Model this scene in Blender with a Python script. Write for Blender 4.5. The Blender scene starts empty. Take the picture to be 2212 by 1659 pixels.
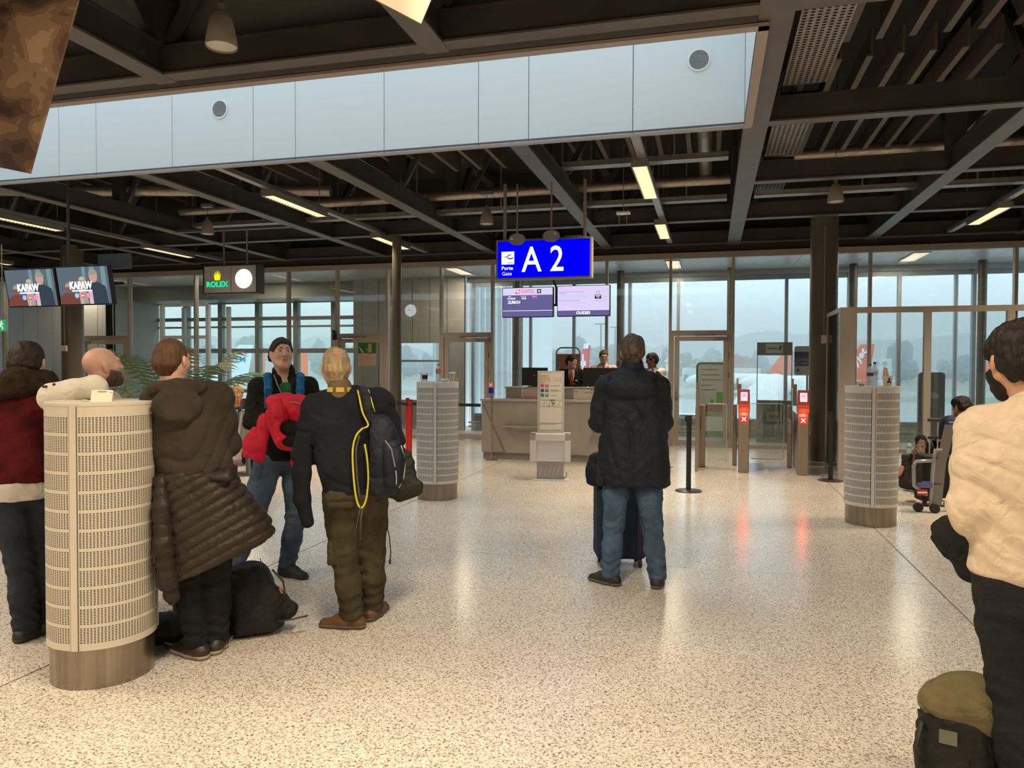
import bpy, bmesh, math, random
import numpy as np
from mathutils import Vector, Matrix, Euler
random.seed(7)
R = math.radians
scene = bpy.context.scene
COL = scene.collection

# ---------------------------------------------------------------- camera
cam_d = bpy.data.cameras.new('camera')
cam_d.sensor_width = 36.0
cam_d.lens = 36.0 * 1600.0 / 2212.0
cam_d.clip_end = 3000
cam = bpy.data.objects.new('camera', cam_d)
COL.objects.link(cam)
cam.matrix_world = Matrix.Translation((0, 0, 1.6)) @ (
    Matrix.Rotation(R(15), 4, 'Z') @ Matrix.Rotation(R(90 - 1.32), 4, 'X') @ Matrix.Rotation(R(0.2), 4, 'Z'))
scene.camera = cam

# ---------------------------------------------------------------- overcast sky (brighter towards the zenith)
world = bpy.data.worlds.new('overcast_sky')
scene.world = world
world.use_nodes = True
nt = world.node_tree
nt.nodes.clear()
wo = nt.nodes.new('ShaderNodeOutputWorld')
bg = nt.nodes.new('ShaderNodeBackground')
tc = nt.nodes.new('ShaderNodeTexCoord')
sx = nt.nodes.new('ShaderNodeSeparateXYZ')
mr = nt.nodes.new('ShaderNodeMapRange')
mr.inputs['From Min'].default_value = 0.0
mr.inputs['From Max'].default_value = 1.0
mr.inputs['To Min'].default_value = 2.45
mr.inputs['To Max'].default_value = 2.6
mp = nt.nodes.new('ShaderNodeMapping')
mp.inputs['Scale'].default_value = (2.2, 2.2, 9.0)
nz = nt.nodes.new('ShaderNodeTexNoise')
nz.inputs['Scale'].default_value = 1.6
nz.inputs['Detail'].default_value = 5
cr = nt.nodes.new('ShaderNodeValToRGB')
cr.color_ramp.elements[0].position = 0.35
cr.color_ramp.elements[0].color = (0.66, 0.79, 0.88, 1)
cr.color_ramp.elements[1].position = 0.68
cr.color_ramp.elements[1].color = (0.80, 0.89, 0.95, 1)
L = nt.links.new
L(tc.outputs['Generated'], sx.inputs[0])
L(sx.outputs['Z'], mr.inputs['Value'])
L(tc.outputs['Generated'], mp.inputs[0])
L(mp.outputs[0], nz.inputs['Vector'])
L(nz.outputs['Fac'], cr.inputs[0])
L(cr.outputs[0], bg.inputs['Color'])
L(mr.outputs[0], bg.inputs['Strength'])
L(bg.outputs[0], wo.inputs[0])

scene.view_settings.view_transform = 'Standard'
scene.view_settings.look = 'None'
scene.view_settings.gamma = 1.0
scene.view_settings.use_curve_mapping = False
scene.view_settings.exposure = 0.22
scene.cycles.max_bounces = 9
scene.cycles.diffuse_bounces = 4
scene.cycles.glossy_bounces = 4
scene.cycles.transmission_bounces = 4
scene.cycles.transparent_max_bounces = 16
scene.cycles.sample_clamp_indirect = 6.0
scene.cycles.caustics_reflective = False
scene.cycles.caustics_refractive = False

# ---------------------------------------------------------------- materials
MATS = {}
def mat(name, col=(.5, .5, .5), rough=.5, metal=0.0, var=None, bump=None, spec=.5, emit=None, tcoord='Object', stretch=None, sheen=0.0, alpha_tex=None):
    """Principled material; var=(scale, dark factor, detail) mottles the colour, bump=(scale, strength) adds fine relief."""
    if name in MATS:
        return MATS[name]
    m = bpy.data.materials.new(name)
    m.use_nodes = True
    t = m.node_tree
    b = t.nodes['Principled BSDF']
    b.inputs['Base Color'].default_value = (*col, 1)
    b.inputs['Roughness'].default_value = rough
    b.inputs['Metallic'].default_value = metal
    b.inputs['Specular IOR Level'].default_value = spec
    if sheen:
        b.inputs['Sheen Weight'].default_value = sheen
    if emit:
        b.inputs['Emission Color'].default_value = (*emit[0], 1)
        b.inputs['Emission Strength'].default_value = emit[1]
    vec = None
    if var or bump:
        c = t.nodes.new('ShaderNodeTexCoord')
        mpn = t.nodes.new('ShaderNodeMapping')
        if stretch:
            mpn.inputs['Scale'].default_value = stretch
        t.links.new(c.outputs[tcoord], mpn.inputs[0])
        vec = mpn.outputs[0]
    if var:
        n = t.nodes.new('ShaderNodeTexNoise')
        n.inputs['Scale'].default_value = var[0]
        n.inputs['Detail'].default_value = var[2] if len(var) > 2 else 4
        t.links.new(vec, n.inputs['Vector'])
        r = t.nodes.new('ShaderNodeValToRGB')
        r.color_ramp.elements[0].position = .32
        r.color_ramp.elements[1].position = .68
        f = var[1]
        r.color_ramp.elements[0].color = (col[0] * f, col[1] * f, col[2] * f, 1)
        g = 1 + (1 - f) * .45
        r.color_ramp.elements[1].color = (min(1, col[0] * g), min(1, col[1] * g), min(1, col[2] * g), 1)
        t.links.new(n.outputs['Fac'], r.inputs[0])
        t.links.new(r.outputs[0], b.inputs['Base Color'])
    if bump:
        n2 = t.nodes.new('ShaderNodeTexNoise')
        n2.inputs['Scale'].default_value = bump[0]
        n2.inputs['Detail'].default_value = 3
        t.links.new(vec, n2.inputs['Vector'])
        bp = t.nodes.new('ShaderNodeBump')
        bp.inputs['Strength'].default_value = bump[1]
        bp.inputs['Distance'].default_value = .01
        t.links.new(n2.outputs['Fac'], bp.inputs['Height'])
        t.links.new(bp.outputs[0], b.inputs['Normal'])
    MATS[name] = m
    return m

def glow(name, col, strength):
    if name in MATS:
        return MATS[name]
    m = bpy.data.materials.new(name)
    m.use_nodes = True
    t = m.node_tree
    t.nodes.clear()
    o = t.nodes.new('ShaderNodeOutputMaterial')
    e = t.nodes.new('ShaderNodeEmission')
    e.inputs[0].default_value = (*col, 1)
    e.inputs[1].default_value = strength
    t.links.new(e.outputs[0], o.inputs[0])
    MATS[name] = m
    return m

def glass(name, tint=(.9, .95, .95), refl=.09):
    """thin window pane: mostly transparent, a share of mirror reflection that grows at grazing angles"""
    if name in MATS:
        return MATS[name]
    m = bpy.data.materials.new(name)
    m.use_nodes = True
    t = m.node_tree
    t.nodes.clear()
    o = t.nodes.new('ShaderNodeOutputMaterial')
    tr = t.nodes.new('ShaderNodeBsdfTransparent')
    tr.inputs[0].default_value = (*tint, 1)
    gl = t.nodes.new('ShaderNodeBsdfGlossy')
    gl.inputs['Roughness'].default_value = 0.0
    gl.inputs['Color'].default_value = (.9, .95, 1, 1)
    lw = t.nodes.new('ShaderNodeLayerWeight')
    lw.inputs[0].default_value = .25
    ma = t.nodes.new('ShaderNodeMath')
    ma.operation = 'MULTIPLY_ADD'
    ma.inputs[1].default_value = .45
    ma.inputs[2].default_value = refl
    mx = t.nodes.new('ShaderNodeMixShader')
    t.links.new(lw.outputs['Fresnel'], ma.inputs[0])
    t.links.new(ma.outputs[0], mx.inputs[0])
    t.links.new(tr.outputs[0], mx.inputs[1])
    t.links.new(gl.outputs[0], mx.inputs[2])
    t.links.new(mx.outputs[0], o.inputs[0])
    MATS[name] = m
    return m

# ---------------------------------------------------------------- mesh builder
class MB:
    def __init__(s):
        s.v = []
        s.f = []
    def add(s, vs, fs, M=None):
        n = len(s.v)
        s.v += [tuple(M @ Vector(v)) for v in vs] if M is not None else [tuple(v) for v in vs]
        s.f += [tuple(i + n for i in f) for f in fs]
        return s
    def bx(s, x0, x1, y0, y1, z0, z1, M=None):
        return s.add([(x0, y0, z0), (x1, y0, z0), (x1, y1, z0), (x0, y1, z0), (x0, y0, z1), (x1, y0, z1), (x1, y1, z1), (x0, y1, z1)],
                     [(0, 3, 2, 1), (4, 5, 6, 7), (0, 1, 5, 4), (1, 2, 6, 5), (2, 3, 7, 6), (3, 0, 4, 7)], M)
    def bar(s, p0, p1, w, h, M=None):
        """rectangular bar between two points, w across (horizontal), h the other way"""
        p0, p1 = Vector(p0), Vector(p1)
        d = (p1 - p0)
        u = d.normalized()
        a = u.cross(Vector((0, 0, 1)))
        if a.length < 1e-4:
            a = Vector((1, 0, 0))
        a.normalize()
        b = a.cross(u)
        vs = []
        for p in (p0, p1):
            for i, j in ((-1, -1), (1, -1), (1, 1), (-1, 1)):
                vs.append(p + a * (w / 2 * i) + b * (h / 2 * j))
        return s.add(vs, [(0, 1, 2, 3), (7, 6, 5, 4), (0, 4, 5, 1), (1, 5, 6, 2), (2, 6, 7, 3), (3, 7, 4, 0)], M)
    def cyl(s, p0, p1, r0, r1=None, n=16, M=None, cap=True):
        r1 = r0 if r1 is None else r1
        return s.tube([p0, p1], [r0, r1], n, M, cap)
    def tube(s, pts, rad, n=8, M=None, cap=True, closed=False, flat=1.0):
        pts = [Vector(p) for p in pts]
        m = len(pts)
        if not isinstance(rad, (list, tuple)):
            rad = [rad] * m
        vs, fs = [], []
        prev = None
        for i, p in enumerate(pts):
            if closed:
                d = pts[(i + 1) % m] - pts[i - 1]
            else:
                d = pts[min(i + 1, m - 1)] - pts[max(i - 1, 0)]
            d.normalize()
            if prev is None:
                a = d.cross(Vector((0, 0, 1)))
                if a.length < .05:
                    a = d.cross(Vector((0, 1, 0)))
            else:
                a = prev - d * prev.dot(d)
            a.normalize()
            prev = a
            b = d.cross(a)
            for k in range(n):
                t = 2 * math.pi * k / n
                vs.append(p + (a * math.cos(t) + b * (math.sin(t) * flat)) * rad[i])
        rng = range(m) if closed else range(m - 1)
        for i in rng:
            j = (i + 1) % m
            for k in range(n):
                fs.append((i * n + k, i * n + (k + 1) % n, j * n + (k + 1) % n, j * n + k))
        if cap and not closed:
            fs.append(tuple(range(n))[::-1])
            fs.append(tuple((m - 1) * n + k for k in range(n)))
        return s.add(vs, fs, M)
    def lathe(s, prof, n=24, c=(0, 0, 0), M=None, cap=True):
        vs, fs = [], []
        for r, z in prof:
            for k in range(n):
                t = 2 * math.pi * k / n
                vs.append((c[0] + r * math.cos(t), c[1] + r * math.sin(t), c[2] + z))
        for i in range(len(prof) - 1):
            for k in range(n):
                fs.append((i * n + k, i * n + (k + 1) % n, (i + 1) * n + (k + 1) % n, (i + 1) * n + k))
        if cap:
            fs.append(tuple(range(n))[::-1])
            fs.append(tuple((len(prof) - 1) * n + k for k in range(n)))
        return s.add(vs, fs, M)
    def prism(s, poly, d0, d1, axis='y', M=None):
        """poly in the plane across axis ('y': x,z  'x': y,z  'z': x,y), extruded from d0 to d1"""
        n = len(poly)
        def pt(a, b, d):
            return (a, d, b) if axis == 'y' else (d, a, b) if axis == 'x' else (a, b, d)
        vs = [pt(a, b, d0) for a, b in poly] + [pt(a, b, d1) for a, b in poly]
        fs = [tuple(range(n)), tuple(range(2 * n - 1, n - 1, -1))]
        for i in range(n):
            j = (i + 1) % n
            fs.append((i, i + n, j + n, j))
        return s.add(vs, fs, M)
    def sphere(s, c, r, n=12, m=8, M=None):
        rx, ry, rz = r if isinstance(r, (tuple, list)) else (r, r, r)
        vs, fs = [], []
        for i in range(1, m):
            ph = math.pi * i / m
            for k in range(n):
                t = 2 * math.pi * k / n
                vs.append((c[0] + rx * math.sin(ph) * math.cos(t), c[1] + ry * math.sin(ph) * math.sin(t), c[2] + rz * math.cos(ph)))
        for i in range(m - 2):
            for k in range(n):
                fs.append((i * n + k, (i + 1) * n + k, (i + 1) * n + (k + 1) % n, i * n + (k + 1) % n))
        top, bot = len(vs), len(vs) + 1
        vs += [(c[0], c[1], c[2] + rz), (c[0], c[1], c[2] - rz)]
        for k in range(n):
            fs.append((top, k, (k + 1) % n))
            fs.append((bot, (m - 2) * n + (k + 1) % n, (m - 2) * n + k))
        return s.add(vs, fs, M)
    def mesh(s, name):
        me = bpy.data.meshes.new(name)
        me.from_pydata(s.v, [], s.f)
        me.update()
        return me
    def build(s, name, m, parent=None, smooth=False, bevel=0, loc=None, rot=None):
        me = s.mesh(name)
        bm = bmesh.new()
        bm.from_mesh(me)
        bmesh.ops.recalc_face_normals(bm, faces=bm.faces)
        bm.to_mesh(me)
        bm.free()
        return obj(name, me, m, parent, smooth, bevel, loc, rot)

def obj(name, me, m, parent=None, smooth=False, bevel=0, loc=None, rot=None):
    o = bpy.data.objects.new(name, me)
    COL.objects.link(o)
    if m is not None:
        if isinstance(m, (list, tuple)):
            for q in m:
                me.materials.append(q)
        else:
            me.materials.append(m)
    if smooth:
        me.polygons.foreach_set('use_smooth', [True] * len(me.polygons))
        if smooth == 'auto':
            try:
                me.set_sharp_from_angle(angle=R(40))
            except Exception:
                pass
    if bevel:
        b = o.modifiers.new('bevel', 'BEVEL')
        b.width = bevel
        b.segments = 2
        b.limit_method = 'ANGLE'
        b.angle_limit = R(35)
    if parent is not None:
        o.parent = parent
    if loc is not None:
        o.location = loc
    if rot is not None:
        o.rotation_euler = rot
    return o

def tag(o, label=None, cat=None, group=None, kind=None):
    if label: o['label'] = label
    if cat: o['category'] = cat
    if group: o['group'] = group
    if kind: o['kind'] = kind
    return o

def empty(name, loc=(0, 0, 0), rz=0, rot=None, label=None, cat=None, group=None, kind=None):
    o = bpy.data.objects.new(name, None)
    COL.objects.link(o)
    o.empty_display_size = .1
    o.location = loc
    o.rotation_euler = rot if rot else (0, 0, rz)
    return tag(o, label, cat, group, kind)

def struct(o):
    o['kind'] = 'structure'
    return o

def copy_tree(o, parent=None, loc=None, rz=None, label=None):
    c = o.copy()
    COL.objects.link(c)
    c.parent = parent
    if loc is not None: c.location = loc
    if rz is not None: c.rotation_euler = (0, 0, rz)
    if label: c['label'] = label
    for ch in list(o.children):
        copy_tree(ch, c)
    return c

def text(name, s, size, m, parent, loc, rot=(R(90), 0, 0), align='CENTER', depth=.001, width=None, bold=0.0, shear=0.0):
    """lettering as a thin mesh; local x along the line, z up by default"""
    cu = bpy.data.curves.new(name, 'FONT')
    cu.body = s
    cu.size = size
    cu.align_x = align
    cu.align_y = 'CENTER'
    cu.extrude = depth
    cu.offset = bold
    cu.shear = shear
    cu.resolution_u = 3
    tmp = bpy.data.objects.new(name + '_tmp', cu)
    COL.objects.link(tmp)
    dg = bpy.context.evaluated_depsgraph_get()
    me = bpy.data.meshes.new_from_object(tmp.evaluated_get(dg))
    bpy.data.objects.remove(tmp)
    bpy.data.curves.remove(cu)
    me.name = name
    if width and len(me.vertices):
        xs = [v.co.x for v in me.vertices]
        w = max(xs) - min(xs)
        for v in me.vertices:
            v.co.x *= width / w
    me.materials.clear()
    return obj(name, me, m, parent, loc=loc, rot=rot)
# ================================================================ setting: hall shell
FY = 15.45          # plane of the inner glass front
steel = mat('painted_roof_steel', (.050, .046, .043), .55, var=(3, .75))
flange = mat('roof_steel_lit_tone', (.10, .091, .083), .5, var=(4, .85))  # same beams as the steel; floor bounce light put into this paler colour
deckm = mat('dark_roof_deck', (.03, .026, .024), .8)
alu = mat('warm_grey_aluminium', (.40, .36, .31), .42, metal=.1, bump=(60, .02))
alud = mat('grey_aluminium', (.24, .23, .215), .45, metal=.2)
white_panel = mat('white_well_panel', (.70, .76, .79), .5)
galv = mat('galvanised_metal', (.33, .31, .29), .42, metal=.6, var=(9, .8))
black = mat('matt_black', (.012, .012, .013), .5)
white = mat('white_paint', (.8, .8, .79), .5)
pane = glass('window_glass', (.92, .955, .96), .075)
pane_out = glass('outer_skin_glass', (.92, .96, .965), .02)
pane_green = glass('green_tinted_glass', (.93, 1.0, .97), .02)

# terrazzo floor
def terrazzo():
    m = bpy.data.materials.new('terrazzo')
    m.use_nodes = True
    t = m.node_tree
    b = t.nodes['Principled BSDF']
    c = t.nodes.new('ShaderNodeTexCoord')
    mp_ = t.nodes.new('ShaderNodeMapping')
    t.links.new(c.outputs['Object'], mp_.inputs[0])
    v = mp_.outputs[0]
    def noise(scale, det=2.0, rough=.5, dist=0.0):
        n = t.nodes.new('ShaderNodeTexNoise')
        n.inputs['Scale'].default_value = scale
        n.inputs['Detail'].default_value = det
        n.inputs['Roughness'].default_value = rough
        n.inputs['Distortion'].default_value = dist
        t.links.new(v, n.inputs['Vector'])
        return n.outputs['Fac']
    def ramp(fac, p0, c0, p1, c1):
        r = t.nodes.new('ShaderNodeValToRGB')
        r.color_ramp.elements[0].position = p0
        r.color_ramp.elements[0].color = (*c0, 1)
        r.color_ramp.elements[1].position = p1
        r.color_ramp.elements[1].color = (*c1, 1)
        t.links.new(fac, r.inputs[0])
        return r.outputs[0]
    def mix(a, b_, mode='MULTIPLY', f=1.0):
        x = t.nodes.new('ShaderNodeMix')
        x.data_type = 'RGBA'
        x.blend_type = mode
        x.inputs['Factor'].default_value = f
        t.links.new(a, x.inputs['A'])
        t.links.new(b_, x.inputs['B'])
        return x.outputs['Result']
    base = ramp(noise(1.1, 3), .3, (.70, .66, .60), .7, (.80, .765, .71))
    vo = t.nodes.new('ShaderNodeTexVoronoi')
    vo.inputs['Scale'].default_value = 85
    t.links.new(v, vo.inputs['Vector'])
    sp = t.nodes.new('ShaderNodeSeparateColor')
    t.links.new(vo.outputs['Color'], sp.inputs[0])
    chips = ramp(sp.outputs[0], .10, (.74, .70, .66), .5, (1, 1, 1))
    specks = ramp(noise(88, 2.2, .6, .8), .395, (.30, .26, .225), .455, (1, 1, 1))
    small = ramp(noise(230, 1.5), .33, (.5, .44, .4), .45, (1, 1, 1))
    col = mix(mix(mix(base, chips), specks), small, f=.7)
    t.links.new(col, b.inputs['Base Color'])
    b.inputs['Roughness'].default_value = .21
    b.inputs['Specular IOR Level'].default_value = .46
    MATS['terrazzo'] = m
    return m
terr = terrazzo()
joint = mat('floor_joint', (.22, .19, .16), .8)

floor = struct(MB().bx(-22, 10, -7, FY + .1, -.12, -.004).build('floor', joint))
xs = [-22, -18.4, -13.4, -8.4, -3.4, 1.6, 6.6, 10]
ys = [-7, -3.95, 1.05, 6.05, 11.05, FY + .1]
for i in range(len(xs) - 1):
    for j in range(len(ys) - 1):
        MB().bx(xs[i] + .006, xs[i + 1] - .006, ys[j] + .004, ys[j + 1] - .004, -.003, 0).build('slab', terr, floor)

# enclosing walls out of the photograph's view
wallm = mat('hall_wall_paint', (.42, .37, .32), .8, var=(1.5, .9))
struct(MB().bx(-22.2, -22, -7, FY, 0, 6.4).build('wall_left', wallm))
struct(MB().bx(10, 10.2, -7, FY, 0, 6.4).build('wall_right', wallm))
struct(MB().bx(-22.2, 10.2, -7.2, -7, 0, 6.4).build('wall_rear', wallm))

# ---------------------------------------------------------------- ceiling: deck, trusses, purlins
BZ = 4.05
DZ = 5.75
SX0, SX1, SY0, SY1 = -14.6, .31, 5.62, 7.86     # skylight opening
ceil_mb = MB()
ceil_mb.bx(-22, 10, -7, SY0 - .08, DZ, DZ + .15).bx(-22, 10, SY1 + .08, FY + .3, DZ, DZ + .15)
ceil_mb.bx(-22, SX0, SY0 - .08, SY1 + .08, DZ, DZ + .15).bx(SX1 + .08, 10, SY0 - .08, SY1 + .08, DZ, DZ + .15)
ceiling = struct(ceil_mb.build('ceiling', deckm))
BXS = [.42 + 2.5 * k for k in range(-8, 4)]
CYS = [-4.6, -2.1, .4, 2.9, 5.4, 7.93, 10.4, 12.9, 15.28]
def ibeam_y(x, y0, y1, w=.2, h=.26):
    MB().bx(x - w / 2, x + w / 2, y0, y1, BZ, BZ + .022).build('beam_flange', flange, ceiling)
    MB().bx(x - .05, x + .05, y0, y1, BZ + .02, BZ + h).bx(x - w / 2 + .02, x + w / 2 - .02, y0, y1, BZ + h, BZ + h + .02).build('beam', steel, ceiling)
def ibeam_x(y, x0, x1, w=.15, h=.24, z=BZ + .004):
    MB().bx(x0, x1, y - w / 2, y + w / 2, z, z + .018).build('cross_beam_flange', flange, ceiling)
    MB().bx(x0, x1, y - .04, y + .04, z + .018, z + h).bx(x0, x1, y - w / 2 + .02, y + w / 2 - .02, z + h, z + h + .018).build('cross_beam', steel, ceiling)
for x in BXS:
    if x < .3 and x > SX0 - .1:
        ibeam_y(x, -7, SY0 - .12)
        ibeam_y(x, SY1 + .1, FY)
    else:
        ibeam_y(x, -7, FY, .24 if abs(x - .42) < .01 else .2)
for y in CYS:
    ibeam_x(y, .54 if abs(y - 10.4) < .1 else -22, 10)
# truss posts, diagonals and upper chords above each longitudinal beam
post_me = MB().bx(-.09, .09, -.13, .13, 0, DZ - BZ - .28).mesh('post')
post_me.materials.append(steel)
for x in BXS:
    if x < -16:
        continue
    for y in CYS:
        if y < 0 or (x < .3 and SY0 < y < SY1 + .1):
            continue
        o = bpy.data.objects.new('post', post_me)
        COL.objects.link(o)
        o.parent = ceiling
        o.location = (x, y, BZ + .28)
        if y > 2.5 and not (5.3 < y < 5.6 and x < .3):
            MB().bar((x, y + .1, BZ + .3), (x, y + 1.0, DZ - .25), .07, .09).build('diagonal', steel, ceiling)
        elif y > 2.5:
            MB().bar((x, y - .1, BZ + .3), (x, y - 1.0, DZ - .25), .07, .09).build('diagonal', steel, ceiling)
            MB().bar((x + .1, y, BZ + .3), (x + .9, y, DZ - .25), .07, .08).build('diagonal', steel, ceiling)
        if y > 7 and x > -15:
            MB().bar((x + .1, y, BZ + .3), (x + .72, y, DZ - .3), .07, .08).build('diagonal', steel, ceiling)
    for (a, b) in ((-7, SY0 - .2), (SY1 + .2, FY)) if x < .3 else ((-7, FY),):
        MB().bx(x - .08, x + .08, a, b, DZ - .26, DZ - .1).build('upper_chord', steel, ceiling)
# roof purlins (thin sheet fins) running away from the camera, high under the deck
fin = mat('purlin_metal', (.14, .118, .10), .5, metal=.3, var=(5, .8))
for i in range(32):
    x = .95 + i * .285
    if min(abs(x - b) for b in BXS) < .12:
        continue
    for (a, b) in ((-3, 5.1), (5.62, 7.7), (8.1, 12.6)):
        MB().bx(x - .012, x + .012, a, b, 4.72, 4.98).bx(x - .05, x + .012, a, b, 4.70, 4.72).build('purlin', fin, ceiling)
for i in range(36):
    x = .1 - i * .40
    if min(abs(x - b) for b in BXS) < .12:
        continue
    MB().bx(x - .012, x + .012, 8.1, 11.2, 4.72, 4.94).bx(x - .05, x + .012, 8.1, 11.2, 4.70, 4.72).build('purlin', fin, ceiling)

# ---------------------------------------------------------------- skylight well of white panels
well = empty('skylight_well', (0, 0, 0), kind='structure')
WT = 5.98
px_edges = [SX1, -.81, -1.93, -2.5, -3.63, -4.77, -5.34, -6.49, -7.64, -8.23, -9.5, -11.0, -12.5, SX0]
for a, b in zip(px_edges[1:], px_edges[:-1]):
    MB().bx(a + .004, b - .004, SY1, SY1 + .025, BZ - .01, WT).build('panel', white_panel, well)
    MB().bx(a + .004, b - .004, SY0 - .025, SY0, BZ - .01, WT).build('panel', white_panel, well)
MB().bx(SX1, SX1 + .025, SY0, SY1, BZ - .01, WT).build('panel', white_panel, well)
MB().bx(SX0 - .025, SX0, SY0, SY1, BZ - .01, WT).build('panel', white_panel, well)
rimm = mat('well_rim', (.32, .27, .24), .5)
MB().bx(SX0, SX1 + .06, SY1 - .012, SY1 + .03, BZ - .035, BZ - .01).bx(SX1 - .005, SX1 + .07, SY0 - .05, SY1, BZ - .035, BZ - .01).bx(SX0, SX1 + .07, SY0 - .055, SY0 + .03, BZ - .035, BZ - .01).build('rim', rimm, well)
MB().bx(SX0, SX1, SY0, SY1, WT, WT + .012).build('roof_pane', glass('skylight_glass', (.93, .96, .97), .03), well)
MB().bx(SX0, SX1, SY1 + .025, SY1 + .06, BZ, WT).bx(SX0, SX1, SY0 - .06, SY0 - .025, BZ, WT).bx(SX1 + .025, SX1 + .06, SY0, SY1, BZ, WT).build('backing', mat('joint_shadow_gap', (.12, .12, .12), .8), well)
for x, z in ((-.143, 4.735), (-5.8, 4.724)):
    g = MB()
    g.lathe([(.115, 0), (.115, .012), (.098, .012), (.098, .004)], 28, M=Matrix.Translation((x, SY1, z)) @ Matrix.Rotation(R(90), 4, 'X'), cap=False)
    v_ = g.build('vent_ring', white, well, smooth='auto')
    g = MB()
    for k in range(-7, 8):
        w = math.sqrt(max(.0004, .097 ** 2 - (k * .013) ** 2))
        g.bx(x - w, x + w, SY1 - .008, SY1 - .002, z + k * .013 - .004, z + k * .013 + .004)
    g.build('vent_slats', mat('vent_slat', (.25, .25, .25), .5), v_)

# ---------------------------------------------------------------- inner glass front
FT = 3.86
def window(n, x0, x1, z0=0.0, z1=FT, y=FY, gm=pane, label=None, fw=.055, transoms=()):
    w = empty('window_%d' % n, (0, 0, 0), kind='structure')
    MB().bx(x0 - fw / 2, x0 + fw / 2, y - .06, y + .06, z0, z1).build('mullion', alu, w)
    MB().bx(x0 + fw / 2, x1 - fw / 2, y - .05, y + .05, z1 - .06, z1).build('head_rail', alu, w)
    if z0 < .1:
        MB().bx(x0 + fw / 2, x1 - fw / 2, y - .05, y + .05, z0, z0 + .07).build('sill_rail', alu, w)
    for t_ in transoms:
        MB().bx(x0 + fw / 2, x1 - fw / 2, y - .05, y + .05, t_, t_ + .05).build('transom', alu, w)
    MB().bx(x0 + fw / 2, x1 - fw / 2, y - .006, y + .006, z0 + (.07 if z0 < .1 else 0), z1 - .06).build('pane', gm, w)
    return w
def door(n, x0, x1, y=FY, h=2.24, hinge=1, leaf=.09, gm=pane):
    d = empty('door_%d' % n, (0, 0, 0), kind='structure')
    f = MB().bx(x0 + .03, x0 + .075, y - .06, y + .06, 0, h + .06).bx(x1 - .075, x1 - .03, y - .06, y + .06, 0, h + .06).bx(x0 + .075, x1 - .075, y - .06, y + .06, h, h + .06)
    f.build('frame', alu, d)
    a, b = x0 + .085, x1 - .085
    l = MB().bx(a, a + leaf, y - .045, y + .045, .015, h - .01).bx(b - leaf, b, y - .045, y + .045, .015, h - .01)
    l.bx(a + leaf, b - leaf, y - .045, y + .045, h - .01 - leaf, h - .01).bx(a + leaf, b - leaf, y - .045, y + .045, .015, .13)
    lf = l.build('leaf', alu, d)
    MB().bx(a + leaf, b - leaf, y - .006, y + .006, .13, h - .01 - leaf).build('pane', gm, lf)
    hx = a + .045 if hinge > 0 else b - .045
    k = MB().cyl((hx, y - .045, 1.03), (hx, y - .10, 1.03), .011, n=10).cyl((hx, y - .095, 1.03), (hx + .12 * hinge, y - .095, 1.03), .010, n=10).bx(hx - .018, hx + .018, y - .05, y - .045, .93, 1.11)
    k.build('handle', mat('brushed_steel', (.42, .39, .35), .32, metal=.9, var=(40, .85), stretch=(1, 1, .05)), lf)
    bx_ = b if hinge > 0 else a
    c = MB().bx(bx_ - .12 * hinge - .16, bx_ - .12 * hinge + .16, y - .10, y - .045, h - .075, h - .02)
    c.bx(bx_ - .45 * hinge - .2, bx_ - .45 * hinge + .2, y - .085, y - .06, h + .005, h + .035)
    c.build('closer', alud, d, bevel=.006)
    hg = MB()
    for z in (.25, 1.45, 1.85):
        hg.cyl((bx_ + .012 * hinge, y - .06, z - .06), (bx_ + .012 * hinge, y - .06, z + .06), .014, n=8)
    hg.build('hinge', MATS['brushed_steel'], d)
    return d
MX = [-20.5, -18.0, -15.55, -14.03, -12.1, -9.56, -8.3, -7.05, -5.76, -4.58, -2.1, -.8, .42, 2.92, 5.35, 7.85, 10]
doors = {(-15.55, -14.03): -1, (-8.3, -7.05): -1, (-5.76, -4.58): 1, (-.8, .42): 1}
wn, dn = 1, 1
for a, b in zip(MX[:-1], MX[1:]):
    if (a, b) in doors:
        window(wn, a, b, 2.30)
        MB().bx(a + .03, b - .03, FY - .05, FY + .05, 2.30, 2.35).build('transom', alu, bpy.data.objects['window_%d' % wn])
        MB().bx(a - .028, a + .028, FY - .06, FY + .06, 0, 2.30).build('mullion', alu, bpy.data.objects['window_%d' % wn])
        door(dn, a, b, hinge=doors[(a, b)])
        dn += 1
    else:
        window(wn, a, b)
    wn += 1
# fine dot print on the lower part of the panes
def frit_mat():
    m = bpy.data.materials.new('dot_print_film')
    m.use_nodes = True
    t = m.node_tree
    t.nodes.clear()
    o = t.nodes.new('ShaderNodeOutputMaterial')
    a = t.nodes.new('ShaderNodeBsdfTransparent')
    d = t.nodes.new('ShaderNodeBsdfDiffuse')
    d.inputs[0].default_value = (.75, .76, .74, 1)
    c = t.nodes.new('ShaderNodeTexCoord')
    mp_ = t.nodes.new('ShaderNodeMapping')
    mp_.inputs['Rotation'].default_value = (0, R(45), 0)
    mp_.inputs['Scale'].default_value = (60, 0, 60)
    vo = t.nodes.new('ShaderNodeTexVoronoi')
    vo.inputs['Scale'].default_value = 1
    vo.inputs['Randomness'].default_value = 0
    lt = t.nodes.new('ShaderNodeMath')
    lt.operation = 'LESS_THAN'
    lt.inputs[1].default_value = .19
    x = t.nodes.new('ShaderNodeMixShader')
    t.links.new(c.outputs['Object'], mp_.inputs[0])
    t.links.new(mp_.outputs[0], vo.inputs['Vector'])
    t.links.new(vo.outputs['Distance'], lt.inputs[0])
    t.links.new(lt.outputs[0], x.inputs[0])
    t.links.new(a.outputs[0], x.inputs[1])
    t.links.new(d.outputs[0], x.inputs[2])
    t.links.new(x.outputs[0], o.inputs[0])
    return m
frit = frit_mat()
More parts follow.
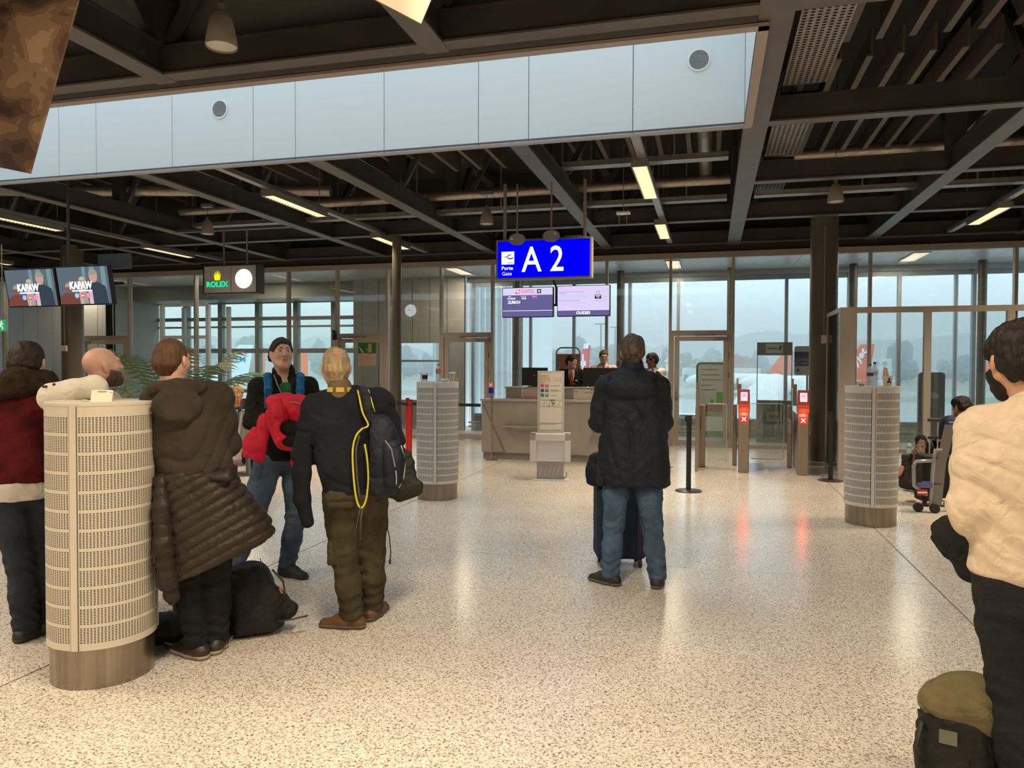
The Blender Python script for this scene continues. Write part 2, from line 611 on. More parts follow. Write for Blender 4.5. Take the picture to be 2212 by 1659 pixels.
for wi in range(1, wn):
    w = bpy.data.objects['window_%d' % wi]
    a, b = MX[wi - 1], MX[wi]
    if (a, b) not in doors and a > -5:
        MB().bx(a + .03, b - .03, FY + .008, FY + .010, .07, 1.52).build('dot_print', frit, w)
struct(MB().bx(-22, 10, FY - .04, FY + .12, FT, FT + .06).build('trim_1', alu))
struct(MB().bx(-22, 10, FY + .02, FY + .1, FT + .06, 5.8).build('wall_back', deckm))

# ---------------------------------------------------------------- corridor between the two glass skins
OY = 18.0
cfl = mat('corridor_floor', (.42, .40, .37), .35)
struct(MB().bx(-22, 10, FY + .1, OY + 1.2, -.14, -.01).build('floor_corridor', cfl))
cceil = mat('corridor_ceiling', (.62, .64, .64), .3, spec=.6)
cc = empty('ceiling_corridor', (0, 0, 0), kind='structure')
for k in range(26):
    a = -22 + k * 1.25
    MB().bx(a + .004, a + 1.246, FY + .13, OY - .1, 3.86, 3.9).build('panel', cceil, cc)
MB().bx(-22, 10, FY + .1, OY + .25, 3.9, 4.3).build('slab', deckm, cc)
# outer skin: fascia, posts, mullions, glass, sill
osk = mat('outer_skin_steel', (.38, .42, .45), .45, metal=.3)
dcol = mat('dark_round_column', (.10, .095, .085), .45)
wn0 = wn
OXC = [-4.6, -2.06, .43, 2.98, 5.46, 7.95]
OXM = [-5.85, -3.25, -.75, 1.66, 4.0, 6.6]
allx = sorted(OXC + OXM)
for a, b in zip(allx[:-1], allx[1:]):
    w = empty('window_%d' % wn, (0, 0, 0), kind='structure')
    wn += 1
    MB().bx(a - .035, a + .035, OY - .05, OY + .09, -.1, 3.74).build('mullion', osk, w)
    MB().bx(a + .035, b - .035, OY - .02, OY + .05, 3.63, 3.74).build('head_rail', osk, w)
    MB().bx(a + .035, b - .035, OY - .06, OY + .06, -.1, .36).build('sill_panel', mat('sill_panel', (.40, .39, .36), .6), w)
    MB().bx(a + .035, b - .035, OY - .1, OY + .02, .36, .42).build('sill', osk, w)
    MB().bx(a + .035, b - .035, OY, OY + .012, .42, 3.63).build('pane', pane_out, w)
struct(MB().bx(-6, 10, OY - .1, OY + .1, 3.74, 3.95).build('trim_2', mat('outer_fascia', (.42, .46, .5), .5)))
for x in OXC:
    MB().cyl((x, OY - .5, -.01), (x, OY - .5, 3.86), .085, n=20).build('column', dcol, bpy.data.objects['ceiling_corridor'], smooth='auto')
wpipe = mat('white_downpipe', (.82, .84, .85), .25)
for x in (-4.42, -1.92, 2.75, 5.2):
    tag(MB().cyl((x, OY + .32, -5.6), (x, OY + .32, 3.85), .05, n=14).build('rain_downpipe', wpipe, smooth='auto'),
        {-4.42: 'white round rain pipe outside, left of the gate screens', -1.92: 'white round rain pipe outside, behind the man in the dark parka', 2.75: 'white round rain pipe outside, near the orange aircraft tail', 5.2: 'white round rain pipe outside, left of the rightmost dark column'}[x], 'pipe', 'rain pipes outside the glass')
# heater pipes low along the outer sill
hp = mat('heater_pipe', (.35, .34, .32), .4, metal=.4)
for i, z in enumerate((.10, .2)):
    tag(MB().cyl((-5.9, OY - .22, z), (9.9, OY - .22, z), .022, n=8).build('heating_pipe', hp), ['lower grey heating pipe along the outer window sill', 'upper grey heating pipe along the outer window sill'][i], 'pipe', 'heating pipes in the corridor')
# left: panelled walls and the railed glazing beyond
pw = mat('grey_wall_panel', (.42, .41, .40), .55, var=(2, .93))
gap = mat('panel_gap', (.05, .05, .05), .9)
def panel_wall(name, x0, x1, y, z0, z1, step, m, hole=None):
    w = empty(name, (0, 0, 0), kind='structure')
    if hole:
        MB().bx(x0, hole[0], y + .02, y + .08, z0, z1).bx(hole[1], x1, y + .02, y + .08, z0, z1).bx(hole[0], hole[1], y + .02, y + .08, hole[3], z1).bx(hole[0], hole[1], y + .02, y + .08, z0, hole[2]).build('backing', gap, w)
    else:
        MB().bx(x0, x1, y + .02, y + .08, z0, z1).build('backing', gap, w)
    n = max(1, round((x1 - x0) / step))
    for k in range(n):
        a, b = x0 + (x1 - x0) * k / n + .008, x0 + (x1 - x0) * (k + 1) / n - .008
        if hole and a < hole[1] and b > hole[0]:
            if a < hole[0]: MB().bx(a, hole[0], y, y + .02, z0, z1).build('panel', m, w)
            if b > hole[1]: MB().bx(hole[1], b, y, y + .02, z0, z1).build('panel', m, w)
            a, b = max(a, hole[0]), min(b, hole[1])
            MB().bx(a, b, y, y + .02, z0, hole[2]).bx(a, b, y, y + .02, hole[3], z1).build('panel', m, w)
        else:
            MB().bx(a, b, y, y + .02, z0, z1).build('panel', m, w)
    return w
panel_wall('wall_corridor_left', -22, -16.2, 17.2, 0, 3.86, .52, pw)
panel_wall('wall_corridor_centre', -8.75, -5.95, 17.6, 0, 3.86, .5, pw, hole=(-7.75, -6.6, .75, 2.2))
MB().bx(-7.75, -6.6, 17.66, 17.67, .75, 2.2).build('pane', pane_out, bpy.data.objects['wall_corridor_centre'])
MB().bx(-7.78, -7.73, 17.58, 17.7, .75, 2.2).bx(-6.62, -6.57, 17.58, 17.7, .75, 2.2).bx(-7.73, -6.62, 17.58, 17.7, 1.72, 1.77).build('window_frame', osk, bpy.data.objects['wall_corridor_centre'])
LY = 19.0
gx = [-16.4, -15.2, -14.0, -12.75, -11.5, -10.3, -9.0]
gsteel = mat('green_grey_steel', (.30, .31, .29), .5, metal=.2)
for a, b in zip(gx[:-1], gx[1:]):
    w = empty('window_%d' % wn, (0, 0, 0), kind='structure')
    wn += 1
    MB().bx(a - .07, a + .07, LY - .09, LY + .09, -.1, 3.9).build('mullion', gsteel, w)
    for z, h in ((-.1, .12), (.82, .1), (1.98, .13), (2.72, .05), (2.93, .1), (3.42, .5)):
        MB().bx(a + .07, b - .07, LY - .06, LY + .06, z, z + h).build('rail', gsteel, w)
    MB().bx(a + .07, b - .07, LY - .006, LY + .006, .02, 3.42).build('pane', pane_green, w)
struct(MB().bx(-16.6, -8.8, OY - .1, LY + .3, 3.45, 3.9).build('trim_3', gsteel))
struct(MB().bx(-16.45, -16.2, 17.2, LY, 0, 3.9).build('wall_corridor_side', pw))
struct(MB().bx(-9.0, -8.75, 17.6, LY, 0, 3.9).build('wall_corridor_return', pw))

# big round steel columns in the hall
colm = mat('bronze_column_paint', (.11, .094, .07), .38, var=(2, .85))
def column(x, y, r, z1, label):
    c = empty('column', (x, y, 0), label=label, cat='column')
    MB().cyl((0, 0, 0), (0, 0, z1), r, n=36).build('shaft', colm, c, smooth='auto')
    MB().lathe([(r + .02, 0), (r + .02, .06), (r + .003, .07)], 36).build('base_ring', alud, c, smooth='auto')
    return c
c1 = column(1.79, 13.15, .215, BZ + .1, 'thick dark round steel column beside the boarding gates')
cd = MB().cyl((-.02, -.225, 2.13), (-.02, -.225, 3.9), .012, n=8)
cd.build('conduit', alud, c1)
MB().bx(-.06, .04, -.27, -.215, 2.0, 2.13).build('junction_box', mat('cream_plastic', (.62, .53, .40), .5), c1)
c2 = column(-13.2, 12.9, .215, BZ + .1, 'thick dark round steel column behind the two television screens')
MB().cyl((.02, -.225, 2.0), (.02, -.225, 3.9), .012, n=8).build('conduit', alud, c2)
MB().bx(-.03, .09, -.27, -.215, 1.9, 2.02).build('junction_box', MATS['cream_plastic'], c2)
c3 = column(-5.7, 12.9, .085, BZ, 'slim dark round post left of the middle perforated column')
# ================================================================ lamps, ducts, trays, signs under the roof
WARM = (1.0, .80, .56)
lamp_grey = mat('lamp_housing', (.20, .19, .175), .5)
def area_light(parent, loc, sx_, sy_, watts, col=WARM, spread=180):
    d = bpy.data.lights.new('lamp_light', 'AREA')
    d.shape = 'RECTANGLE'
    d.size, d.size_y = sx_, sy_
    d.energy = watts
    d.color = col
    d.spread = R(spread)
    o = bpy.data.objects.new('lamp_light', d)
    COL.objects.link(o)
    o.parent = parent
    o.location = loc
    return o
LIN_W, PEN_W = 70, 120
louvre = mat('lamp_louvre', (.75, .68, .55), .4, emit=((1, .78, .5), .55))
tube_glow = glow('warm_tube_glow', (1.0, .80, .50), 1.25)
def linear_lamp(x, y0, y1, label, z=3.96, watts=None, spread=112):
    e = empty('ceiling_light', (x, (y0 + y1) / 2, z), label=label, cat='ceiling light', group='linear lights on the trunking')
    h = (y1 - y0) / 2
    MB().bx(-.10, .10, -h, h, .035, .09).bx(-.10, -.085, -h, h, 0, .035).bx(.085, .10, -h, h, 0, .035).bx(-.085, .085, -h, -h + .015, 0, .035).bx(-.085, .085, h - .015, h, 0, .035).build('housing', lamp_grey, e)
    MB().bx(-.085, .085, -h + .015, h - .015, .024, .03).build('diffuser', tube_glow, e)
    lv = MB()
    n = int((y1 - y0) / .07)
    for k in range(n):
        yy = -h + .03 + k * (2 * h - .06) / (n - 1)
        lv.bx(-.085, .085, yy - .002, yy + .002, .002, .023)
    lv.build('louvre', louvre, e)
    area_light(e, (0, 0, -.012), .16, 2 * h - .05, watts or LIN_W, spread=spread)
    return e
def trunk(x, y0, y1, label, z=4.05):
    t = empty('lighting_trunking', (x, 0, 0), label=label, cat='trunking', group='lighting trunking rails')
    MB().bx(-.05, .05, y0, y1, z + .004, z + .065).build('rail', galv, t)
    for k in range(int((y1 - y0) / 1.2) + 1):
        y = y0 + .1 + k * 1.2
        if y < y1: MB().cyl((0, y, z + .065), (0, y, DZ), .006, n=6).build('hanger', galv, t)
trunk(-.8, 8.0, 15.0, 'long grey lighting rail right of the gate sign')
trunk(-5.95, 8.0, 15.0, 'long grey lighting rail left of the gate sign')
trunk(-11.05, 8.0, 15.0, 'long grey lighting rail above the television screens')
trunk(4.15, 8.0, 15.0, 'long grey lighting rail at the far right')
linear_lamp(-.83, 8.85, 10.6, 'large lit warm rectangular light above and right of the gate sign')
linear_lamp(-.83, 12.5, 13.95, 'smaller lit warm light farther back beyond the gate sign', watts=48)
linear_lamp(-5.96, 9.1, 10.6, 'warm strip light below the skylight left of centre')
linear_lamp(-5.96, 12.5, 13.95, 'warm strip light hidden among beams behind the slim post', watts=48)
linear_lamp(-11.1, 9.2, 10.6, 'warm strip light at the far left edge over the screens')
linear_lamp(-11.0, 12.5, 13.9, 'warm strip light between the screens and the hanging clock', watts=48)
linear_lamp(4.15, 12.4, 13.8, 'warm strip light at the far right under the roof', watts=48)
linear_lamp(-16.0, 12.5, 13.9, 'warm strip light at the extreme left beyond the screens', watts=48)
for x, y in ((-.83, 2.2), (-5.96, 2.2), (-.83, -1.5), (-5.96, -1.5), (4.15, 2.2), (4.15, -1.5), (-11.0, 2.2), (-3.4, -4), (4.15, 9.3)):  # unseen strip lights added to raise the warm ambient light
    linear_lamp(x, y - .7, y + .7, 'unseen warm strip light added for ambient light, %s' % {(-1, 2): 'right above the camera', (-6, 2): 'left of the camera', (-1, -2): 'just behind the camera', (-6, -2): 'behind the camera at left', (4, 2): 'right of the camera', (4, -2): 'behind the camera at right', (-11, 2): 'far left of the camera', (-3, -4): 'farthest behind the camera', (4, 9): 'over the right perforated column'}[(round(x), round(y))], watts=115, spread=112 if y > 5 else 155)

bell = mat('pendant_glass_bell', (.34, .31, .27), .35, var=(6, .85))
def pendant(x, y, z, label, watts=0, rod=True):
    e = empty('pendant_lamp', (x, y, z), label=label, cat='pendant lamp', group='bell pendant lamps')
    MB().lathe([(.104, 0), (.106, .012), (.098, .07), (.085, .14), (.066, .20), (.044, .235), (.02, .245)], 28, cap=False).build('shade', bell, e, smooth=True)
    MB().lathe([(.0, .012), (.1, .012)], 28, cap=False).build('lens', mat('pendant_lens', (.55, .52, .47), .3), e)
    MB().cyl((0, 0, .24), (0, 0, .29), .022, n=12).build('socket', galv, e)
    MB().bx(-.09, .09, -.05, .05, .45, .5).build('control_box', galv, e)
    MB().cyl((0, 0, .29), (0, 0, DZ - z), .004, n=6).build('cord', black, e)
    if watts:
        d = bpy.data.lights.new('lamp_light', 'SPOT')
        d.energy = watts
        d.color = WARM
        d.spot_size = R(120)
        d.spot_blend = .9
        d.shadow_soft_size = .09
        o = bpy.data.objects.new('lamp_light', d)
        COL.objects.link(o)
        o.parent = e
        o.location = (0, 0, -.01)
    return e
pendant(-3.21, 4.37, 3.75, 'large grey bell pendant lamp in front of the skylight')
pendant(-3.36, 11.0, 3.8, 'small bell pendant lamp left of the gate sign', 30)
pendant(-8.15, 10.7, 3.8, 'small bell pendant lamp left of the hanging clock', 30)
pendant(1.58, 10.65, 3.8, 'bell pendant lamp near the dark column at right', 30)
pendant(-3.6, .9, 3.75, 'bell pendant lamp overhead outside the photograph', 120)
pendant(2.6, .9, 3.75, 'bell pendant lamp overhead at right outside the photograph', 90)

# round ducts
duct = mat('spiral_duct', (.36, .32, .28), .35, metal=.65, var=(14, .8))
def round_duct(p0, p1, r, label):
    e = empty('ventilation_duct', p0, label=label, cat='duct', group='round ventilation ducts')
    v = Vector(p1) - Vector(p0)
    MB().cyl((0, 0, 0), v, r, n=18).build('pipe', duct, e, smooth='auto')
    n = max(1, int(v.length / 1.1))
    for k in range(1, n):
        c = v * (k / n)
        u = v.normalized()
        MB().cyl(c - u * .02, c + u * .02, r + .008, n=18).build('collar', duct, e, smooth='auto')
round_duct((-9.4, 11.6, 4.42), (.26, 11.6, 4.42), .075, 'long horizontal silver duct behind the skylight')
round_duct((-.1, 8.2, 4.62), (-.1, 12.3, 4.62), .095, 'silver duct running away from the skylight towards the windows')
round_duct((-14.5, 9.2, 4.55), (-6.2, 11.3, 4.55), .09, 'slanting duct at left behind the skylight')
round_duct((.6, 11.55, 4.7), (7.8, 11.55, 4.7), .08, 'horizontal duct high at the right')
# cable trays with punched holes
def tray(x0, x1, y0, y1, z, label):
    e = empty('cable_tray', (x0, y0, z), label=label, cat='cable tray', group='punched cable trays')
    w, l = x1 - x0, y1 - y0
    m = MB()
    nx, ny = 7, int(l / .05)
    cx = w / nx
    for j in range(ny):
        a = j * l / ny
        b = a + l / ny
        m.add([(0, b - .02, 0), (w, b - .02, 0), (w, b, 0), (0, b, 0)], [(0, 1, 2, 3)])
        for i in range(nx + 1):
            xa = max(0, i * cx - .013)
            xb = min(w, i * cx + .013)
            m.add([(xa, a, 0), (xb, a, 0), (xb, b - .02, 0), (xa, b - .02, 0)], [(0, 1, 2, 3)])
    m.build('perforated_bottom', galv, e)
    MB().bx(-.004, 0, 0, l, 0, .06).bx(w, w + .004, 0, l, 0, .06).build('side_rail', galv, e)
    MB().bx(.01, w - .01, 0, l, .03, .055).build('cable_bundle', mat('cable_bundle', (.03, .03, .03), .6), e)
tray(.66, 1.05, 2.8, 7.75, 4.36, 'wide punched metal tray beside the main roof beam, nearest stretch')
tray(.66, 1.05, 8.1, 10.25, 4.36, 'wide punched metal tray beside the main roof beam, middle stretch')
tray(.66, 1.05, 10.55, 12.7, 4.36, 'wide punched metal tray beside the main roof beam, far stretch')
def tray_x(x0, x1, y, z, label):
    e = empty('cable_tray', (x0, y, z), label=label, cat='cable tray', group='side to side cable trays')
    MB().bx(0, x1 - x0, -.1, .1, 0, .006).build('bottom', galv, e)
    MB().bx(0, x1 - x0, -.1, -.094, 0, .07).bx(0, x1 - x0, .094, .1, 0, .07).build('side_rail', galv, e)
    for k in range(int((x1 - x0) / 1.5) + 1):
        MB().bx(k * 1.5, k * 1.5 + .02, -.1, -.08, .07, DZ - z).build('hanger', galv, e)
tray_x(-9.4, .22, 12.0, 4.20, 'grey cable tray crossing behind the gate sign')
tray_x(.62, 9.8, 12.0, 4.22, 'grey cable tray crossing at right behind the pendant lamp')
tray_x(-2.0, .2, 10.15, 4.34, 'short grey cable tray over the large lit light')

# small sensor with two antennas
s_ = empty('wireless_access_point', (-1.25, 10.9, 3.83), label='small white wireless box with two antennas under the roof', cat='access point')
MB().bx(-.1, .1, -.06, .06, .0, .035).build('box', white, s_, bevel=.01)
MB().cyl((-.06, 0, 0), (-.06, 0, -.13), .008, n=8).build('antenna', alud, s_)
MB().cyl((.05, 0, 0), (.05, 0, -.13), .008, n=8).build('antenna', alud, s_)
MB().cyl((0, 0, .03), (0, 0, DZ - 3.83 - .002), .006, n=6).build('rod', alud, s_)

# ---------------------------------------------------------------- gate sign A 2
frame_g = mat('sign_frame_grey', (.23, .20, .175), .45)
blue = glow('sign_blue', (.0, .0, .84), 1.0)
sign_w = glow('sign_white', (.88, .90, 1.0), 1.0)
dark_glow = glow('sign_dark', (.01, .01, .02), 1.0)
gs = empty('gate_sign', (-2.137, 9.6, 2.755), label='large lit blue hanging gate sign reading A 2', cat='sign')
W2, H2 = .645, .535
MB().bx(-W2, W2, -.07, .07, 0, H2).build('housing', frame_g, gs, bevel=.012)
MB().bx(-W2 + .028, W2 - .028, -.078, -.07, .028, H2 - .028).build('lit_face', blue, gs)
text('letters', 'A 2', .47, sign_w, gs, (.0, -.0795, .245), width=.565, bold=.004)
pic = MB().bx(-.565, -.39, -.0795, -.078, .205, .375).build('pictogram_square', sign_w, gs)
MB().prism([(-.55, .315), (-.515, .31), (-.44, .285), (-.40, .30), (-.405, .285), (-.43, .272), (-.46, .275), (-.49, .295)], -.081, -.0797).prism([(-.505, .305), (-.49, .305), (-.44, .328), (-.425, .335), (-.44, .34), (-.48, .322)], -.081, -.0797).bx(-.48, -.405, -.081, -.0797, .222, .228).build('takeoff_plane', dark_glow, pic)
text('word_porte', 'Porte', .068, sign_w, gs, (-.485, -.0795, .155), bold=.0012, width=.155)
text('word_gate', 'Gate', .068, sign_w, gs, (-.49, -.0795, .082), width=.13)
for x in (-.34, .12):
    br = MB().lathe([(.11, -.02), (.115, 0), (.11, .02)], 24, M=Matrix.Translation((x, -.12, .525 if x < 0 else .55)) @ Matrix.Rotation(R(90), 4, 'X') @ Matrix.Diagonal((1, .68, 1, 1)))
    b_ = br.build('antenna_disc', frame_g, gs, smooth='auto')
    MB().bx(x - .08 if x < 0 else x + .04, x - .055 if x < 0 else x + .065, -.145, -.139, .52 if x < 0 else .56, .545 if x < 0 else .585).build('marker', mat('marker_light', (.7, .7, .66), .4), b_)
    MB().cyl((x, -.12, .6), (x, -.12, 1.25), .012, n=8).build('disc_rod', frame_g, b_)
for x in (-.54, .54):
    MB().bx(x - .018, x + .018, -.018, .018, H2, 1.29).build('hanging_rod', frame_g, gs)
MB().bx(.28, .5, -.02, .06, H2, H2 + .03).build('cable_box', frame_g, gs)

# ---------------------------------------------------------------- two flight information screens
scr_w = glow('screen_lilac_white', (.78, .70, 1.0), .82)
scr_d = glow('screen_slate', (.115, .105, .26), 1.0)
scr_txt = glow('screen_text_white', (.95, .92, 1.0), 1.0)
scr_red = glow('screen_red', (.85, .07, .10), 1.0)
scr_pink = glow('screen_pink', (.95, .45, .72), .95)
scr_grey = glow('screen_grey_text', (.36, .33, .62), 1.0)
scr_blk = glow('screen_black', (.015, .015, .03), 1.0)
def monitor(name, cx, cz, w, h, label, tilt=0):
    e = empty(name, (cx, 9.62, cz), label=label, cat='screen')
    MB().bx(-w / 2, w / 2, -.02, .05, -h / 2, h / 2).build('bezel', black, e, bevel=.006)
    return e
Y1 = -.0225
m1 = monitor('flight_screen', -2.362, 2.462, .70, .40, 'hanging screen with red airline logo and the destination ZURICH')
MB().bx(-.34, .34, Y1, -.02, -.19, .095).build('dark_field', scr_d, m1)
MB().bx(-.34, .34, Y1, -.02, .095, .19).build('light_field', scr_w, m1)
MB().bx(-.34, .34, Y1 - .001, Y1, -.115, -.109).build('rule', scr_txt, m1)
text('airline_name', 'SWISS', .075, scr_red, m1, (.0, Y1 - .001, .143), width=.175)
lg = MB().prism([(-.175, .115), (-.115, .115), (-.10, .168), (-.14, .168)], Y1 - .001, Y1).build('airline_logo', scr_red, m1)
MB().bx(-.139, -.124, Y1 - .002, Y1 - .001, .125, .162).bx(-.15, -.113, Y1 - .002, Y1 - .001, .138, .15).build('logo_cross', scr_txt, lg)
st = MB().bx(.13, .185, Y1 - .001, Y1, .117, .17).build('alliance_badge', scr_blk, m1)
star = [(.1575 + (.02 if k % 2 == 0 else .009) * math.sin(k * math.pi / 5), .1435 + (.02 if k % 2 == 0 else .009) * math.cos(k * math.pi / 5)) for k in range(10)]
MB().prism(star, Y1 - .002, Y1 - .001).build('badge_star', scr_txt, st)
text('heading', 'Flight', .02, scr_txt, m1, (-.245, Y1 - .001, .078))
text('heading', 'Scheduled', .018, scr_txt, m1, (-.055, Y1 - .001, .078))
text('heading', 'Expected', .018, scr_txt, m1, (.095, Y1 - .001, .078))
text('flight_number', 'OU5203', .032, scr_txt, m1, (-.222, Y1 - .001, .05), bold=.0008)
text('time', '18:20', .03, scr_txt, m1, (-.052, Y1 - .001, .05), bold=.0008)
text('late_time', '19:10', .03, scr_red, m1, (.098, Y1 - .001, .05), bold=.0008)
text('destination', 'ZURICH', .052, scr_txt, m1, (-.185, Y1 - .001, .0), bold=.002, width=.17)
m2 = monitor('flight_screen', -1.613, 2.467, .70, .405, 'hanging lilac screen with a hand luggage drawing and OU5203')
MB().bx(-.34, .34, Y1, -.02, -.125, .193).build('light_field', scr_w, m2)
MB().bx(-.34, .34, Y1, -.02, -.193, -.125).build('dark_field', scr_d, m2)
text('headline', 'Bagage à main / Hand Luggage', .042, scr_pink, m2, (-.32, Y1 - .001, .16), align='LEFT', width=.46)
for k, (z, w, c) in enumerate(((.118, .33, 0), (.097, .09, 0), (.072, .33, 1), (.055, .36, 1), (.037, .18, 1), (.005, .27, 0), (-.015, .36, 1), (-.033, .35, 1), (-.052, .08, 1))):
    tl = MB()
    x = -.32
    rnd = random.Random(k)
    while x < -.32 + w:
        q = rnd.uniform(.012, .045)
        tl.bx(x, min(x + q, -.32 + w), Y1 - .001, Y1, z - .004, z + .004)
        x += q + .007
    tl.build('text_line', scr_grey if c == 0 else glow('screen_pale_text', (.58, .50, .82), 1.0), m2)
lug = MB().bx(.15, .235, Y1 - .001, Y1, .025, .072).bx(.165, .175, Y1 - .001, Y1, .018, .025).bx(.21, .22, Y1 - .001, Y1, .018, .025).bx(.17, .173, Y1 - .001, Y1, .072, .12).bx(.212, .215, Y1 - .001, Y1, .072, .12).bx(.17, .215, Y1 - .001, Y1, .118, .121)
lg = lug.build('luggage_drawing', scr_blk, m2)
MB().bx(.16, .225, Y1 - .002, Y1 - .001, .055, .064).build('luggage_band', scr_txt, lg)
text('weight', '8 kg', .022, scr_txt, lg, (.1925, Y1 - .002, .043))
MB().bx(.265, .267, Y1 - .001, Y1, .02, .075).bx(.285, .315, Y1 - .001, Y1, .045, .05).bx(.15, .23, Y1 - .001, Y1, -.005, 0).bx(.255, .30, Y1 - .001, Y1, -.005, 0).build('dimension_marks', scr_grey, m2)
text('flight_number', 'OU5203', .052, scr_txt, m2, (.0, Y1 - .001, -.158), bold=.0022)
br = empty('screen_bracket', (-1.99, 9.68, 2.3), label='black steel bracket holding the two flight screens under the gate sign', cat='bracket')
MB().bx(-.012, .012, -.012, .012, .13, .36).bar((0, 0, .36), (-.04, 0, .452), .024, .024).build('stem', black, br)
MB().bx(-.3, .3, .0, .02, .11, .14).build('cross_arm', black, br)

# ---------------------------------------------------------------- two televisions with the KAPAW programme
def television(x, y, z, label):
    e = empty('television', (x, y, z), rot=(R(10), 0, 0), label=label, cat='television', group='television screens above the seating')
    MB().bx(-.43, .43, -.025, .045, -.262, .262).build('bezel', black, e, bevel=.008)
    q = -.0275
    MB().bx(-.41, .41, q, -.025, -.243, .245).build('picture', glow('tv_backdrop', (.10, .13, .16), 1.0), e)
    pc = MB()
    for a, b in ((.0, .05), (.12, .2), (.3, .37)):
        pc.bx(a, b, q - .0006, q, -.05, .245)
    pc.build('picture_light_streak', glow('tv_teal', (.16, .27, .27), 1.0), e)
    def fig(cx, hz, hr, bw, skin, coat, hair, nm):
        p = MB()
        p.prism([(cx + hr * .8 * math.cos(t), hz + hr * math.sin(t)) for t in [2 * math.pi * k / 14 for k in range(14)]], q - .0016, q - .0012).build('picture_face', glow('tv_skin_' + skin[0], skin[1], 1.0), e)
        MB().prism([(cx - bw, -.243), (cx + bw, -.243), (cx + bw * .9, hz - hr * 1.6), (cx + bw * .35, hz - hr * .95), (cx - bw * .35, hz - hr * .95), (cx - bw * .9, hz - hr * 1.6)], q - .0012, q - .0008).build('picture_coat', glow('tv_coat_' + nm, coat, 1.0), e)
        MB().prism([(cx + hr * .88 * math.cos(t), hz + hr * .25 + hr * .85 * math.sin(t)) for t in [math.pi * k / 10 for k in range(11)]], q - .002, q - .0016).build('picture_hair', glow('tv_hair_' + nm, hair, 1.0), e)
    fig(-.02, .06, .055, .07, ('a', (.42, .25, .20)), (.45, .38, .33), (.5, .42, .36), 'mid')
    fig(.17, .12, .085, .2, ('b', (.50, .31, .25)), (.035, .05, .07), (.30, .27, .25), 'right')
    fig(-.25, -.03, .065, .17, ('c', (.20, .09, .075)), (.16, .055, .045), (.42, .28, .22), 'left')
    MB().bx(.065, .13, q - .0026, q - .002, -.243, -.06).build('picture_sleeve', glow('tv_sleeve', (.62, .45, .46), 1.0), e)
    text('title', 'KAPAW', .135, glow('tv_white', (1, 1, 1), 1.1), e, (-.05, q - .004, -.0), bold=.006, width=.375, shear=.1)
    MB().bx(-.2, .13, q - .004, q - .003, -.075, -.058).build('subtitle', MATS['tv_white'], e)
    for dx, cc_ in ((-.13, (.35, .50, .85)), (-.035, (.85, .10, .10)), (.06, (.75, .25, .6))):
        MB().prism([(dx + .034 * math.cos(t), -.13 + .034 * math.sin(t)) for t in [2 * math.pi * k / 16 for k in range(16)]], q - .004, q - .003).build('channel_badge', glow('tv_badge_%d' % int(cc_[0] * 100), cc_, 1.0), e)
    MB().bx(-.055, -.015, q - .005, q - .004, -.138, -.122).build('badge_mark', MATS['tv_white'], e)
    return e
television(-8.93, 8.08, 2.655, 'left of the two hanging televisions showing KAPAW')
television(-8.05, 8.08, 2.665, 'right of the two hanging televisions showing KAPAW')
tb = empty('television_bracket', (-8.49, 8.2, 2.6), label='dark steel frame carrying the two televisions', cat='bracket')
MB().bx(-.9, .9, .02, .06, .08, .12).build('cross_bar', black, tb)
for x in (-.43, .43):
    MB().bx(x - .04, x + .04, -.03, .03, -.02, .1).build('arm', black, tb)
MB().bx(-.015, .015, .03, .06, .1, DZ - 2.602).build('drop_rod', steel, tb)
MB().bx(.48, 1.0, .05, .09, .3, .5).build('back_frame', steel, tb)

